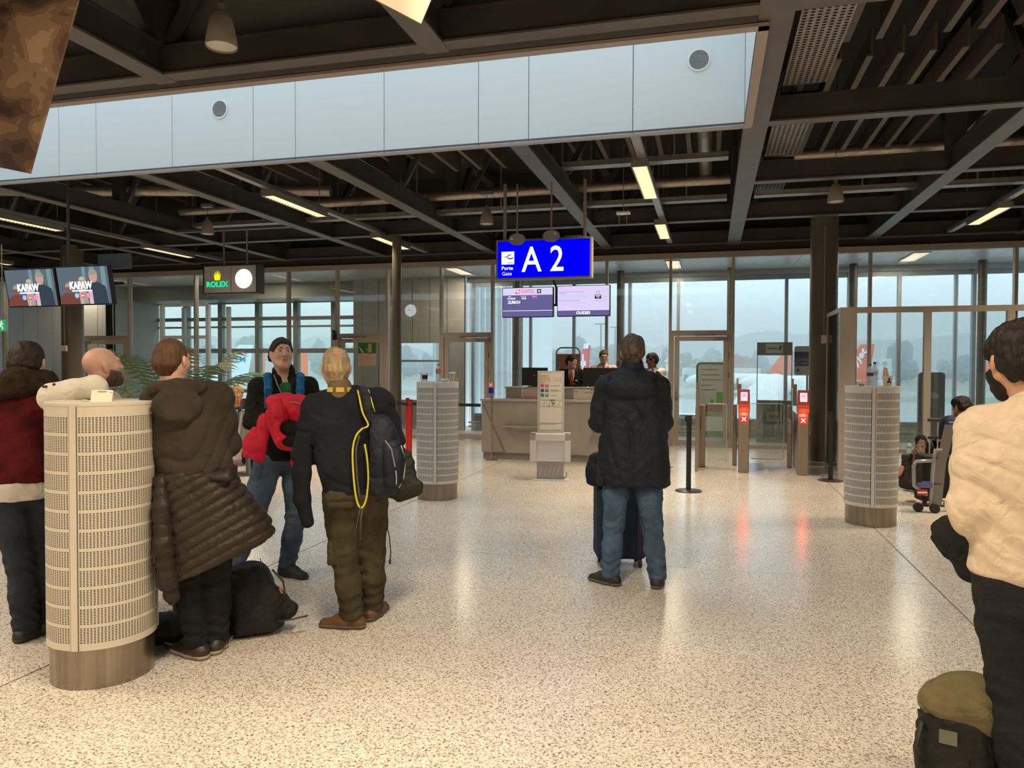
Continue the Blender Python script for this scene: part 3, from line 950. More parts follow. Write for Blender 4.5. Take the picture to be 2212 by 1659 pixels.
# ---------------------------------------------------------------- hanging clock sign
ck = empty('clock_sign', (-8.33, 11.65, 2.91), label='hanging grey box sign with yellow crown, green ROLEX and lit round clock', cat='clock sign')
MB().bx(-.54, .54, -.11, .11, 0, .485).build('housing', mat('clock_housing', (.44, .42, .39), .45), ck, bevel=.008)
MB().bx(-.55, .55, -.12, .12, -.015, .0).bx(-.55, .55, -.12, .12, .485, .5).bx(.54, .552, -.12, .12, 0, .485).bx(-.552, -.54, -.12, .12, 0, .485).build('edge_trim', black, ck)
for sgn in (-1, 1):
    rot = (R(90), 0, 0) if sgn < 0 else (R(90), 0, R(180))
    f = sgn
    yq = .1115 * f
    MB().bx(.02, .026, yq - .001, yq + .001, .01, .475).build('face_joint', black, ck)
    text('brand_word', 'ROLEX', .135, glow('rolex_green', (.0, .75, .30), 1.2), ck, (-.265, yq, .155), rot=rot, bold=.004, width=.455)
    crown = []
    cxx = -.26
    cp = [(-.045, .225), (.045, .225), (.062, .33), (.038, .275), (.034, .36), (.016, .285), (0, .375), (-.016, .285), (-.034, .36), (-.038, .275), (-.062, .33)]
    MB().prism([(cxx + a * 1.15, .30 + (b - .30) * 1.15 + .02) for a, b in cp], yq - .002, yq + .002).build('crown', glow('crown_yellow', (1.0, .72, .0), 1.3), ck)
    ccx = .285
    MB().cyl((ccx, yq, .245), (ccx, yq + .006 * f, .245), .168, n=40).build('clock_face', glow('clock_white', (1.0, .97, 1.0), 2.4), ck)
    h = MB()
    h.bar((ccx, yq + .008 * f, .245), (ccx - .10 * f, yq + .008 * f, .275), .006, .012)
    h.bar((ccx, yq + .008 * f, .245), (ccx - .055 * f, yq + .008 * f, .24), .006, .014)
    for k in range(12):
        t = k * math.pi / 6
        MB().bar((ccx + .13 * math.cos(t), yq + .008 * f, .245 + .13 * math.sin(t)), (ccx + .15 * math.cos(t), yq + .008 * f, .245 + .15 * math.sin(t)), .005, .012).build('hour_mark', glow('clock_ink', (.25, .25, .33), 1.0) if sgn > 0 else glow('clock_ink_front', (.62, .60, .64), 1.4), ck)
    h.build('clock_hands', MATS['clock_ink'] if sgn > 0 else MATS['clock_ink_front'], ck)
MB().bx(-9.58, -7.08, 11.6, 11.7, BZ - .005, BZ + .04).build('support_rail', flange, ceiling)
for x in (-.2, .28):
    MB().bx(x - .012, x + .012, -.012, .012, .5, 1.135).build('hanging_rod', alud, ck)

# ---------------------------------------------------------------- hanging printed banners (brown duotone close-up print)
def banner_mat():
    m = bpy.data.materials.new('brown_banner_print')
    m.use_nodes = True
    t = m.node_tree
    b = t.nodes['Principled BSDF']
    c = t.nodes.new('ShaderNodeTexCoord')
    n = t.nodes.new('ShaderNodeTexNoise')
    n.inputs['Scale'].default_value = 5.0
    n.inputs['Detail'].default_value = 3.5
    n.inputs['Distortion'].default_value = .35
    r = t.nodes.new('ShaderNodeValToRGB')
    r.color_ramp.interpolation = 'CONSTANT'
    stops = ((0, (.030, .016, .012)), (.37, (.055, .030, .020)), (.43, (.095, .055, .034)), (.50, (.15, .090, .055)), (.57, (.21, .135, .082)), (.66, (.30, .20, .125)))
    r.color_ramp.elements[0].position, r.color_ramp.elements[0].color = 0, (*stops[0][1], 1)
    r.color_ramp.elements[1].position, r.color_ramp.elements[1].color = .99, (.5, .34, .22, 1)
    for p, cc_ in stops[1:]:
        el = r.color_ramp.elements.new(p)
        el.color = (*cc_, 1)
    t.links.new(c.outputs['Object'], n.inputs['Vector'])
    t.links.new(n.outputs['Fac'], r.inputs[0])
    t.links.new(r.outputs[0], b.inputs['Base Color'])
    b.inputs['Roughness'].default_value = .55
    b.inputs['Emission Strength'].default_value = 0
    return m
bm_ = banner_mat()
def banner(corners, label, m):
    e = empty('hanging_banner', corners[0], label=label, cat='banner', group='hanging banners')
    c0 = Vector(corners[0])
    vs = [Vector(c) - c0 for c in corners]
    n = (vs[1] - vs[0]).cross(vs[2] - vs[0]).normalized() * .006
    me = MB().add([v - n for v in vs] + [v + n for v in vs], [(0, 1, 2, 3), (7, 6, 5, 4), (0, 4, 5, 1), (1, 5, 6, 2), (2, 6, 7, 3), (3, 7, 4, 0)])
    me.build('printed_board', m, e)
    cb = MB()
    for k in (0, 3):
        p = vs[k]
        cb.cyl(p, (p.x, p.y, DZ - c0.z), .003, n=6)
    cb.build('cable', black, e)

banner([(-2.521, 2.688, 3.679), (-2.847, 2.571, 2.428), (-4.057, 2.252, 2.683), (-3.76, 2.363, 3.974)], 'large tilted banner with a brown close-up print at the upper left corner', bm_)
banner([(-1.032, 3.084, 3.564), (-1.221, 3.022, 3.079), (-1.901, 2.848, 3.441), (-1.75, 2.9, 3.901)], 'pale brown banner corner dipping in from the top edge', mat('pale_banner_print', (.27, .20, .135), .55, var=(4, .62, 1)))

# recessed lights in the corridor ceiling
def corridor_light(x, label, w=42):
    e = empty('corridor_light', (x, 16.6, 3.845), label=label, cat='ceiling light', group='corridor ceiling lights')
    MB().bx(-.16, .16, -.6, .6, 0, .014).build('frame', alud, e)
    MB().bx(-.14, .14, -.58, .58, -.004, 0).build('diffuser', glow('corridor_glow', (1.0, .82, .58), 1.0), e)
    area_light(e, (0, 0, -.01), .26, 1.1, w)
for x, lb in ((-11.5, 'lit panel in the corridor ceiling behind the hanging clock'), (-5.75, 'lit panel in the corridor ceiling left of the gate sign'), (-.8, 'lit panel in the corridor ceiling above the glass door'), (3.95, 'lit panel in the corridor ceiling at the right'), (8.0, 'lit panel in the corridor ceiling at the far right end'), (-17, 'lit panel in the corridor ceiling at the far left')):
    corridor_light(x, lb)
# ================================================================ things standing in the hall
bsteel = MATS['brushed_steel']
cream = mat('cream_powder_coat', (.56, .52, .44), .5, bump=(120, .02))
greyw = mat('light_grey_powder_coat', (.56, .56, .54), .5, bump=(120, .02))

def perforated_column(x, y, m, label, seams, rows, slot, r=.255, rz=0, web=.024):
    """round air column: steel plinth, punched sheet with real slots, liner behind, disc top"""
    e = empty('perforated_column', (x, y, 0), rz=rz, label=label, cat='column', group='perforated air columns')
    MB().lathe([(r - .012, 0), (r - .012, .20)], 48).build('plinth', mat('column_plinth_steel', (.33, .28, .225), .26, metal=.9, var=(30, .8), stretch=(1, 1, .04)), e, smooth='auto')
    z0, z1 = .20, 1.40
    m_ = MB()
    cols, duty_c, pitch_r, duty_r = slot
    # angular lines
    dth = 2 * math.pi / cols
    th = []
    for k in range(cols):
        a = k * dth
        th += [a, a + dth * duty_c]
    th.append(2 * math.pi)
    solid_a = []
    for k in range(len(th) - 1):
        mid = (th[k] + th[k + 1]) / 2
        near = any(abs((mid - s_ + math.pi) % (2 * math.pi) - math.pi) < .085 for s_ in seams)
        solid_a.append(k % 2 == 1 or near)
    zl = [z0]
    solid_z = []
    bh = (z1 - .035 - z0 - .035) / rows
    z = z0 + .035
    zl.append(z); solid_z.append(True)
    for b in range(rows):
        inner = bh - web
        n = max(1, int(round(inner / pitch_r))) if pitch_r else 1
        st = inner / n
        for q in range(n):
            if n == 1:
                zl.append(z + inner); solid_z.append(False)
            else:
                zl.append(z + q * st + st * duty_r); solid_z.append(False)
                zl.append(z + (q + 1) * st); solid_z.append(True)
        z += bh
        zl.append(z); solid_z.append(True)
    zl.append(z1); solid_z.append(True)
    nA = len(th) - 1
    vs = [(r * math.cos(t), r * math.sin(t), zz) for zz in zl for t in th[:-1]]
    fs = []
    for i in range(len(zl) - 1):
        for k in range(nA):
            if solid_z[i] or solid_a[k]:
                fs.append((i * nA + k, i * nA + (k + 1) % nA, (i + 1) * nA + (k + 1) % nA, (i + 1) * nA + k))
    m_.add(vs, fs)
    sh = m_.build('perforated_sheet', m, e, smooth=True)
    MB().lathe([(r - .014, z0 + .01), (r - .014, z1 - .01)], 40).build('liner', mat('column_liner', (.11, .09, .07), .8) if m is cream else mat('grey_column_liner', (.27, .275, .28), .8), e, smooth='auto')
    MB().lathe([(r + .002, z1), (r + .002, z1 + .014), (r - .004, z1 + .018), (.0, z1 + .018)], 48, cap=False).build('top_disc', greyw if m is greyw else m, e, smooth='auto')
    for s_ in seams:
        M_ = Matrix.Rotation(s_, 4, 'Z')
        MB().bx(r - .002, r + .005, -.016, .016, z0, z1, M_).build('seam_post', m, e)
        MB().bx(r - .01, r + .001, -.020, -.0162, z0, z1, M_).bx(r - .01, r + .001, .0162, .020, z0, z1, M_).build('seam_groove', mat('seam_groove', (.10, .09, .08), .8), e)
    return e
# seam angles are measured in each column's own plan
perforated_column(-2.93 - .13, 2.962 + .205, cream, 'nearest cream perforated column that the men lean on', [R(-75), R(45), R(165)], 12, (104, .62, .0082, .58), web=.015)
perforated_column(-3.21, 8.48, greyw, 'pale perforated column in the middle with cups on top', [R(-76), R(44), R(164)], 14, (112, .5, 0, 1), web=.017)
perforated_column(1.61, 8.33, greyw, 'grey perforated column at right with two water bottles on top', [R(-97), R(23), R(143)], 14, (112, .5, 0, 1), web=.017)
KZ = 1.4185
clearp = mat('clear_plastic', (.82, .87, .9), .08, spec=.6)
def clear_glass():
    m = bpy.data.materials.new('clear_bottle')
    m.use_nodes = True
    t = m.node_tree
    t.nodes.clear()
    o = t.nodes.new('ShaderNodeOutputMaterial')
    a = t.nodes.new('ShaderNodeBsdfTransparent')
    a.inputs[0].default_value = (.86, .9, .93, 1)
    g = t.nodes.new('ShaderNodeBsdfPrincipled')
    g.inputs['Base Color'].default_value = (.75, .8, .85, 1)
    g.inputs['Roughness'].default_value = .1
    x = t.nodes.new('ShaderNodeMixShader')
    x.inputs[0].default_value = .4
    t.links.new(a.outputs[0], x.inputs[1])
    t.links.new(g.outputs[0], x.inputs[2])
    t.links.new(x.outputs[0], o.inputs[0])
    return m
clearb = clear_glass()
def bottle(x, y, z, h, capcol, labcol, label, lz=(.45, .6), r=.031):
    e = empty('water_bottle', (x, y, z), label=label, cat='bottle')
    MB().lathe([(r * .8, 0), (r, .008), (r, h * .25), (r * .92, h * .3), (r, h * .35), (r, h * .66), (r * .8, h * .76), (r * .42, h * .88), (r * .4, h * .92)], 20).build('body', clearb, e, smooth='auto')
    MB().cyl((0, 0, h * .91), (0, 0, h), r * .46, n=14).build('cap', capcol, e)
    MB().lathe([(r + .0012, h * lz[0]), (r + .0012, h * lz[1])], 20, cap=False).build('paper_label', labcol, e, smooth=True)
    return e
purple = mat('purple_label', (.09, .03, .14), .4)
bottle(1.575, 8.26, KZ, .225, purple, purple, 'front water bottle with purple label on the right column')
bottle(1.635, 8.35, KZ, .245, purple, mat('pale_label', (.5, .45, .55), .4), 'taller rear water bottle with purple cap on the right column')
bottle(-3.19, 8.45, KZ, .215, mat('red_cap', (.55, .03, .02), .4), mat('red_white_label', (.55, .20, .15), .4, var=(60, .3)), 'clear water bottle with red cap on the middle column', lz=(.45, .72))
# black-printed snack box
e = empty('snack_box', (1.73, 8.22, KZ), rz=R(20), label='white snack box with a black emblem on the right column', cat='box')
MB().add([(-.028, -.02, 0), (.028, -.02, 0), (.028, .02, 0), (-.028, .02, 0), (-.04, -.03, .105), (.04, -.03, .105), (.04, .03, .105), (-.04, .03, .105)], [(0, 3, 2, 1), (0, 1, 5, 4), (1, 2, 6, 5), (2, 3, 7, 6), (3, 0, 4, 7), (4, 5, 6, 7)]).build('carton', mat('cream_card', (.72, .66, .56), .7), e)
MB().add([(-.034, .03, .105), (.03, .03, .105), (.02, .035, .18), (-.02, .035, .2)], [(0, 1, 2, 3)]).bx(-.03, .03, .026, .034, .1, .12).build('flap', mat('pink_card', (.66, .48, .40), .7), e)
MB().cyl((0, -.0295, .072), (0, -.0275, .072), .011, n=12).prism([(-.024, .03), (-.008, .032), (0, .045), (.008, .032), (.024, .03), (.016, .05), (.006, .058), (-.006, .058), (-.016, .05)], -.0275, -.0255).build('emblem', black, e)
crumpled = mat('white_tissue', (.75, .72, .68), .8)
def blob(name, loc, r, m, label, cat, seed=1, par=None):
    rnd = random.Random(seed)
    bm2 = bmesh.new()
    bmesh.ops.create_icosphere(bm2, subdivisions=2, radius=1)
    for v in bm2.verts:
        k = rnd.uniform(.65, 1.15)
        v.co = Vector((v.co.x * r[0] * k, v.co.y * r[1] * k, max(0, (v.co.z + .8) * r[2] * k * .6)))
    me = bpy.data.meshes.new(name)
    bm2.to_mesh(me)
    bm2.free()
    o = obj(name, me, m, par, loc=loc)
    return tag(o, label, cat)
blob('crumpled_foil', (1.49, 8.22, KZ), (.03, .03, .02), bsteel, 'scrap of crumpled foil on the right column', 'foil', 3)
blob('crumpled_tissue', (-3.085, 8.39, KZ), (.06, .035, .035), crumpled, 'crumpled white tissue on the middle column', 'tissue', 4)
def cup(x, y, z, label, body, lid, band=None):
    e = empty('paper_cup', (x, y, z), label=label, cat='cup')
    MB().lathe([(.027, 0), (.038, .10), (.036, .10), (.026, .003)], 20, cap=True).build('cup_body', body, e, smooth='auto')
    if lid:
        MB().lathe([(.041, .098), (.041, .108), (.034, .118), (.0, .118)], 20, cap=False).build('lid', lid, e, smooth='auto')
    if band:
        MB().lathe([(.0325, .03), (.0372, .08)], 20, cap=False).build('sleeve', band, e, smooth=True)
cup(-3.345, 8.40, KZ, 'white lidded coffee cup with black sleeve on the middle column', mat('white_cup', (.78, .75, .7), .5), mat('white_lid', (.8, .8, .8), .4), black)
cup(-3.02, 8.47, KZ, 'open patterned beige cup on the middle column', mat('beige_print_cup', (.60, .50, .36), .6, var=(70, .5)), mat('clear_lid', (.6, .65, .68), .2))
cup(-3.41, 8.50, KZ, 'second pale paper cup behind the black sleeved one', MATS['white_cup'], MATS['white_lid'])
# folded card on the nearest column
e = empty('tent_card', (-2.955, 3.065, KZ), rz=R(32), label='small folded cream card standing on the nearest column', cat='card')
MB().add([(-.048, -.03, 0), (.048, -.03, 0), (.048, 0, .058), (-.048, 0, .058), (-.048, .03, 0), (.048, .03, 0)], [(0, 1, 2, 3), (3, 2, 5, 4)]).build('folded_card', mat('card_cream', (.80, .72, .60), .7), e)
MB().bx(-.02, .02, -.006, -.0035, .047, .052).bx(.035, .044, -.008, -.005, .044, .047).build('print', mat('card_print', (.2, .17, .14), .7), e)
blob('tissue_scrap', (-3.045, 3.045, KZ), (.014, .012, .01), crumpled, 'tiny white paper scrap beside the folded card', 'paper', 8)

# ---------------------------------------------------------------- boarding counter
ctr = empty('boarding_counter', (-3.84, 12.3, 0), label='long grey metal boarding counter in the centre back', cat='counter')
cmet = mat('counter_grey', (.36, .335, .30), .42, metal=.25, var=(3, .88))
CW = 3.05
MB().bx(.0, CW, .0, .70, .12, 1.01).build('front_body', cmet, ctr)
MB().bx(.02, CW - .02, .04, .68, 0, .12).build('plinth', mat('counter_plinth', (.27, .25, .22), .45, metal=.3), ctr)
MB().bx(-.02, CW + .02, -.03, .36, 1.01, 1.045).build('worktop', mat('counter_top', (.42, .42, .41), .35, metal=.2), ctr, bevel=.006)
MB().bx(.34, CW - .1, .34, .70, 1.045, 1.225).build('raised_back', cmet, ctr)
MB().bx(.32, CW - .08, .32, .72, 1.225, 1.25).build('raised_top', MATS['counter_top'], ctr, bevel=.005)
for a, b in ((.42, 1.2), (1.95, 2.75)):
    s_ = MB().bx(a, b, -.16, 0, .575, .592).add([(a + .12, 0, .575), (b - .12, 0, .575), (b - .12, -.13, .575), (a + .12, -.13, .575), (a + .22, 0, .48), (b - .22, 0, .48)], [(0, 3, 2, 1), (3, 0, 4), (2, 5, 1), (3, 4, 5, 2), (0, 1, 5, 4)])
    s_.build('bag_shelf', cmet, ctr)
MB().bar((.03, -.003, .95), (.42, -.003, .13), .004, .03).build('scuff_line', mat('counter_seam', (.2, .18, .16), .6), ctr)
paper = mat('notice_paper', (.74, .68, .60), .7)
ink = mat('printed_ink', (.16, .14, .13), .8)
redink = mat('printed_red', (.62, .24, .18), .8)
def notice(x, y, z0, w, h, label, lines, par=None):
    o = empty('paper_notice', (x, y, z0), label=label, cat='notice')
    MB().bx(-w / 2, w / 2, -.003, 0, 0, h).build('sheet', paper, o)
    for (a, b, z, t_, m_) in lines:
        MB().bx(a * w, b * w, -.0042, -.003, z * h, z * h + t_).build('print_line', m_, o)
    return o
notice(-3.0, 12.632, 1.06, .42, .16, 'white notice with red text taped to the counter back, left', [(-.4, .3, .85, .008, ink), (-.45, .45, .62, .012, redink), (-.45, .45, .42, .014, redink), (-.45, .45, .22, .014, redink), (-.45, .45, .05, .016, redink)])
notice(-1.97, 12.632, 1.05, .62, .168, 'white notice with black print taped to the counter back, right of the stand', [(-.03, .05, .9, .012, ink), (-.2, .3, .72, .006, ink), (-.2, .32, .62, .006, ink), (.02, .035, .32, .03, ink), (.055, .07, .32, .03, ink), (-.1, .28, .18, .005, ink), (-.48, -.38, .75, .008, ink), (-.48, -.4, .55, .006, ink)])
def desk_monitor(x, label, w=.47):
    e = empty('computer_monitor', (x, 12.72, 1.25), label=label, cat='monitor', group='monitors on the counter')
    MB().bx(-w / 2, w / 2, -.03, .0, .02, .34).build('back_shell', black, e, bevel=.01)
    MB().bx(-w / 2 + .01, w / 2 - .01, .0, .008, .03, .33).build('screen', mat('screen_glass', (.02, .02, .025), .15), e)
    MB().bx(-.05, .05, -.05, -.028, .0, .2).bx(-.12, .12, -.07, .05, 0, .012).build('stand', mat('dark_plastic', (.02, .02, .021), .35), e)
    MB().bx(-.018, .018, -.032, -.03, .2, .212).build('logo', mat('logo_silver', (.45, .45, .45), .3, metal=.7), e)
desk_monitor(-2.99, 'black computer monitor seen from behind, left on the counter')
desk_monitor(-1.82, 'black computer monitor seen from behind, partly hidden by the man in the parka', .62)

# card readers on posts at both counter ends
def card_reader(x, y, label):
    e = empty('card_reader', (x, y, 0), label=label, cat='card reader', group='card readers beside the counter')
    MB().bx(-.05, .05, -.03, .03, 1.14, 1.34).build('case', mat('reader_case', (.26, .25, .24), .4), e, bevel=.008)
    MB().bx(-.038, .038, -.033, -.03, 1.25, 1.33).build('upper_screen', glow('reader_orange', (.42, .12, .06), 1.0), e)
    MB().bx(-.015, .01, -.034, -.033, 1.285, 1.3).build('screen_mark', glow('reader_mark', (.9, .55, .45), 1.0), e)
    MB().bx(-.038, .038, -.033, -.03, 1.15, 1.245).build('lower_screen', glow('reader_blue', (.01, .012, .12), 1.0), e)
    MB().cyl((0, .02, 0), (0, .02, 1.16), .02, n=12).cyl((0, .02, 0), (0, .02, .012), .1, n=20).build('post', bsteel, e)
card_reader(-3.62, 12.15, 'small card reader with orange and blue display at the left counter end')
card_reader(-.66, 12.1, 'small card reader with orange and blue display right of the man in the parka')

# ---------------------------------------------------------------- hand luggage gauge with poster panel
lg = empty('luggage_gauge', (-2.19, 10.3, 0), rz=R(10), label='white hand luggage gauge stand with poster panel before the counter', cat='luggage gauge')
gw = mat('gauge_white', (.60, .585, .56), .45)
gg = mat('gauge_grey', (.36, .355, .35), .4, metal=.3)
MB().bx(-.25, .25, -.16, .16, 0, .015).bx(.22, .235, .08, .16, .0, .09).build('base_plate', gw, lg)
MB().bx(-.19, .19, -.06, .06, .015, .26).build('foot', gg, lg)
for k in range(5):
    MB().bar((-.15 + k * .06, -.062, .05), (-.11 + k * .06, -.062, .2), .012, .02).build('foot_groove', mat('gauge_scuff', (.46, .42, .38), .5), lg)
MB().prism([(-.285, .27), (.285, .27), (.285, .66), (-.285, .66)], -.02, .17).prism([(-.285, .27), (-.2, .27), (-.2, .66), (-.285, .66)], -.15, -.02).prism([(.2, .27), (.285, .27), (.285, .66), (.2, .66)], -.15, -.02).bx(-.285, .285, -.15, -.02, .565, .66).bx(-.2, .2, -.13, -.02, .27, .30).build('gauge_box', gw, lg, bevel=.006)
MB().bx(-.2, .2, -.11, -.1, .30, .565).build('front_flap', mat('gauge_panel', (.63, .63, .62), .5), lg)
MB().bx(-.19, .19, .02, .09, .66, 1.545).build('panel_frame', mat('gauge_frame', (.52, .50, .47), .5), lg, bevel=.004)
ps = MB().bx(-.155, .155, .014, .02, .71, 1.515).build('poster', paper, lg)
MB().bx(-.155, .155, .0125, .014, 1.128, 1.134).bx(-.155, .155, .0125, .014, .80, .805).bx(-.155, .155, .0125, .014, 1.035, 1.038).bx(-.01, .06, .012, .014, 1.122, 1.138).bx(-.04, -.01, .012, .014, 1.04, 1.05).build('poster_rule', ink, ps)
MB().bx(-.15, -.02, .0125, .014, 1.425, 1.45).build('yellow_strip', mat('yellow_strip', (.75, .45, .08), .7), ps)
MB().bx(-.15, -.03, .0125, .014, 1.470, 1.478).bx(.06, .10, .0125, .014, 1.435, 1.44).bx(.04, .12, .0125, .014, 1.405, 1.409).bx(-.15, -.05, .0125, .014, 1.405, 1.409).bx(-.15, -.08, .0125, .014, 1.375, 1.381).bx(.0, .13, .0125, .014, 1.33, 1.336).bx(.0, .11, .0125, .014, 1.27, 1.276).bx(0, .14, .0125, .014, 1.255, 1.259).bx(0, .09, .0125, .014, 1.19, 1.196).bx(-.15, .08, .0125, .014, .785, .789).bx(-.03, -.015, .0125, .014, 1.425, 1.445).bx(.13, .145, .0125, .014, 1.43, 1.445).bx(-.03, -.015, .0125, .014, 1.395, 1.41).bx(.13, .145, .0125, .014, 1.395, 1.41).build('poster_text', ink, ps)
for i, c in enumerate(((.60, .08, .18), (.62, .10, .08), (.04, .09, .22), (.07, .14, .28), (.05, .27, .10), (.08, .30, .11))):
    a, b = i % 2, i // 2
    t_ = MB().bx(-.145 + a * .065, -.095 + a * .065, .0125, .014, 1.312 - b * .068, 1.358 - b * .068).build('poster_tile', mat('tile_%d' % i, c, .6), ps)
    if a:
        MB().bx(-.135 + a * .065, -.105 + a * .065, .0115, .0125, 1.340 - b * .068, 1.35 - b * .068).build('tile_icon', paper, t_)
for k in range(4):
    sx_ = -.12 + k * .07
    s2 = MB().bar((sx_, .013, 1.06), (sx_ + .028, .013, 1.068), .002, .008).bar((sx_ + .028, .013, 1.06), (sx_ + .038, .013, 1.112), .002, .008)
    s2.build('seat_drawing', mat('seat_drawing', (.45, .43, .4), .7) if k != 2 else ink, ps)
    if k == 2:
        MB().cyl((sx_ - .005, .0135, 1.11), (sx_ - .005, .012, 1.11), .008, n=10).bar((sx_ - .002, .0125, 1.104), (sx_ + .02, .0125, 1.075), .002, .012).bar((sx_, .0125, 1.07), (sx_, .0125, 1.045), .002, .006).build('figure_drawing', ink, ps)

# ---------------------------------------------------------------- boarding gates
gst = mat('gate_steel', (.34, .30, .25), .33, metal=.75, var=(30, .88), stretch=(1, 1, .06))
redglow = glow('red_signal', (1.0, .02, .02), 1.6)
def boarding_gate(x, y, label, flap=True):
    e = empty('boarding_gate', (x, y, 0), rz=R(-2), label=label, cat='boarding gate', group='boarding gates')
    MB().bx(-.08, .08, -.06, .06, 0, .93).build('reader_pillar', gst, e, bevel=.012)
    MB().bx(-.08, -.06, .06, 1.2, .02, .90).build('side_panel', gst, e, bevel=.004)
    MB().bx(-.17, -.10, .75, .85, 0, 1.0).bx(.02, .085, .75, .85, 0, 1.0).build('flap_post', gst, e, bevel=.01)
    MB().bx(.10, .115, .1, .7, .6, .8).bx(-.17, -.155, .1, .7, .6, .8).build('wing_plate', gst, e)
    hd = MB().add([(-.085, -.10, .93), (.085, -.10, .93), (.085, .10, .93), (-.085, .10, .93), (-.085, -.12, 1.0), (.085, -.12, 1.0), (.085, .12, 1.0), (-.085, .12, 1.0), (-.08, -.06, 1.27), (.08, -.06, 1.27), (.08, .04, 1.27), (-.08, .04, 1.27)],
                  [(0, 3, 2, 1), (0, 1, 5, 4), (1, 2, 6, 5), (2, 3, 7, 6), (3, 0, 4, 7), (4, 5, 9, 8), (5, 6, 10, 9), (6, 7, 11, 10), (7, 4, 8, 11), (8, 9, 10, 11)]).build('reader_head', mat('reader_red', (.36, .09, .05), .35), e, bevel=.012)
    t = R(12.5)
    Ms = Matrix.Translation((0, -.122, 1.0)) @ Matrix.Rotation(-t, 4, 'X')
    MB().bx(-.05, .05, -.004, 0, .10, .235, Ms).build('reader_screen', glow('gate_screen', (1.0, .66, .76), 1.05), hd)
    q = MB()
    for s_ in (1, -1):
        q.bar(Ms @ Vector((-.018 * s_, -.0055, .168)), Ms @ Vector((.018 * s_, -.0055, .202)), .004, .007)
    q.bx(-.03, .03, -.006, -.005, .153, .156, Ms).bx(-.03, .03, -.006, -.005, .214, .217, Ms).bx(-.03, -.027, -.006, -.005, .153, .217, Ms).bx(.027, .03, -.006, -.005, .153, .217, Ms)
    q.build('screen_cross', glow('gate_cross', (.85, .12, .2), 1.0), hd)
    MB().bx(-.07, .07, -.002, .0, .012, .05, Ms).build('scan_slot', mat('scan_window', (.02, .01, .01), .2, emit=((1, .1, .05), .5)), hd)
    sg = MB().bx(-.045, .045, -.064, -.06, .77, .87).build('stop_light', redglow, e)
    q = MB()
    for s_ in (1, -1):
        q.bar((-.028 * s_, -.066, .79), (.028 * s_, -.066, .85), .004, .013)
    q.build('stop_cross', glow('stop_white', (1.0, .75, .7), 1.8), sg)
    d = bpy.data.lights.new('lamp_light', 'POINT')
    d.energy = 1.6; d.color = (1, .08, .04); d.shadow_soft_size = .04
    o = bpy.data.objects.new('lamp_light', d); COL.objects.link(o); o.parent = e; o.location = (0, -.16, .9)
    MB().bx(-.10, -.04, .7, .78, 1.0, 1.34).build('rear_post', mat('gate_rear_post', (.30, .30, .27), .4, metal=.4), e)
    MB().bx(-.115, -.085, .70, .72, 1.28, 1.43).build('indicator', mat('amber_lens', (.62, .42, .26), .4), e)
    if not flap: return e
    gl_ = MB().bx(.10, .62, .80, .812, .12, 1.02).build('glass_flap', glass('flap_glass', (.9, .93, .93), .05), e)
    MB().tube([(.12, .806, .12), (.60, .806, .12), (.62, .806, .14), (.62, .806, 1.0), (.6, .806, 1.02), (.12, .806, 1.02)], .007, 6).build('flap_edge', mat('flap_edge', (.75, .74, .7), .3), gl_)
    return e
boarding_gate(.50, 11.85, 'left boarding gate pillar with lit red cross')
boarding_gate(1.34, 11.8, 'right boarding gate pillar with lit red cross beside the column', False)
e = empty('barrier_post', (-.20, 11.75, 0), label='steel gate post with tall slim rail behind the black stanchion', cat='gate post')
MB().bx(-.02, .02, -.02, .02, 0, 1.0).build('front_rail', gst, e)
MB().bx(.03, .13, .5, .62, 0, 1.0).build('steel_post', gst, e, bevel=.01)
MB().bx(.05, .058, .495, .5, .6, .82).build('slot', black, e)
MB().bx(-.02, .035, .3, .36, 0.0, 1.36).build('tall_rail', mat('rail_grey', (.25, .24, .22), .4, metal=.4), e)
e2 = MB().bx(.16, .46, .55, .562, .1, 1.02).build('glass_flap', MATS['flap_glass'], e)
MB().tube([(.18, .556, .1), (.44, .556, .1), (.46, .556, .12), (.46, .556, 1.0), (.44, .556, 1.02), (.18, .556, 1.02)], .007, 6).build('flap_edge', MATS['flap_edge'], e2)

def stanchion(x, y, label):
    e = empty('stanchion', (x, y, 0), label=label, cat='stanchion', group='black belt stanchions')
    MB().lathe([(.17, 0), (.17, .008), (.16, .014), (.04, .02)], 36).build('base', mat('stanchion_base', (.045, .04, .036), .35, metal=.3), e, smooth='auto')
    MB().cyl((0, 0, .015), (0, 0, .93), .032, n=20).build('pole', black, e, smooth='auto')
    MB().cyl((0, 0, .86), (0, 0, .985), .036, n=20).bx(-.055, -.03, -.02, .02, .9, .97).build('belt_head', mat('stanchion_head', (.018, .018, .018), .4), e, smooth='auto')
stanchion(-.262, 9.83, 'black stanchion standing in front of the left gates')
stanchion(1.66, 11.3, 'black stanchion left of the grey perforated column at right')
def red_post(x, y, h, label):
    e = empty('red_barrier_post', (x, y, 0), label=label, cat='barrier post', group='red barrier posts')
    MB().cyl((0, 0, 0), (0, 0, h), .034, n=16).build('pole', mat('red_enamel', (.52, .02, .015), .35), e, smooth='auto')
    MB().cyl((0, 0, h), (0, 0, h + .03), .036, n=16).cyl((0, 0, h - .1), (0, 0, h - .06), .038, n=16).build('collar', mat('dark_red', (.25, .015, .015), .4), e, smooth='auto')
red_post(-5.22, 12.4, .98, 'front red barrier post left of the middle perforated column')
red_post(-5.42, 12.75, .99, 'rear red barrier post left of the middle perforated column')
tag(MB().bar((-5.66, 12.82, .93), (-5.22, 12.42, .90), .004, .055).build('barrier_belt', black), 'black belt between the slim post and the red posts', 'belt')
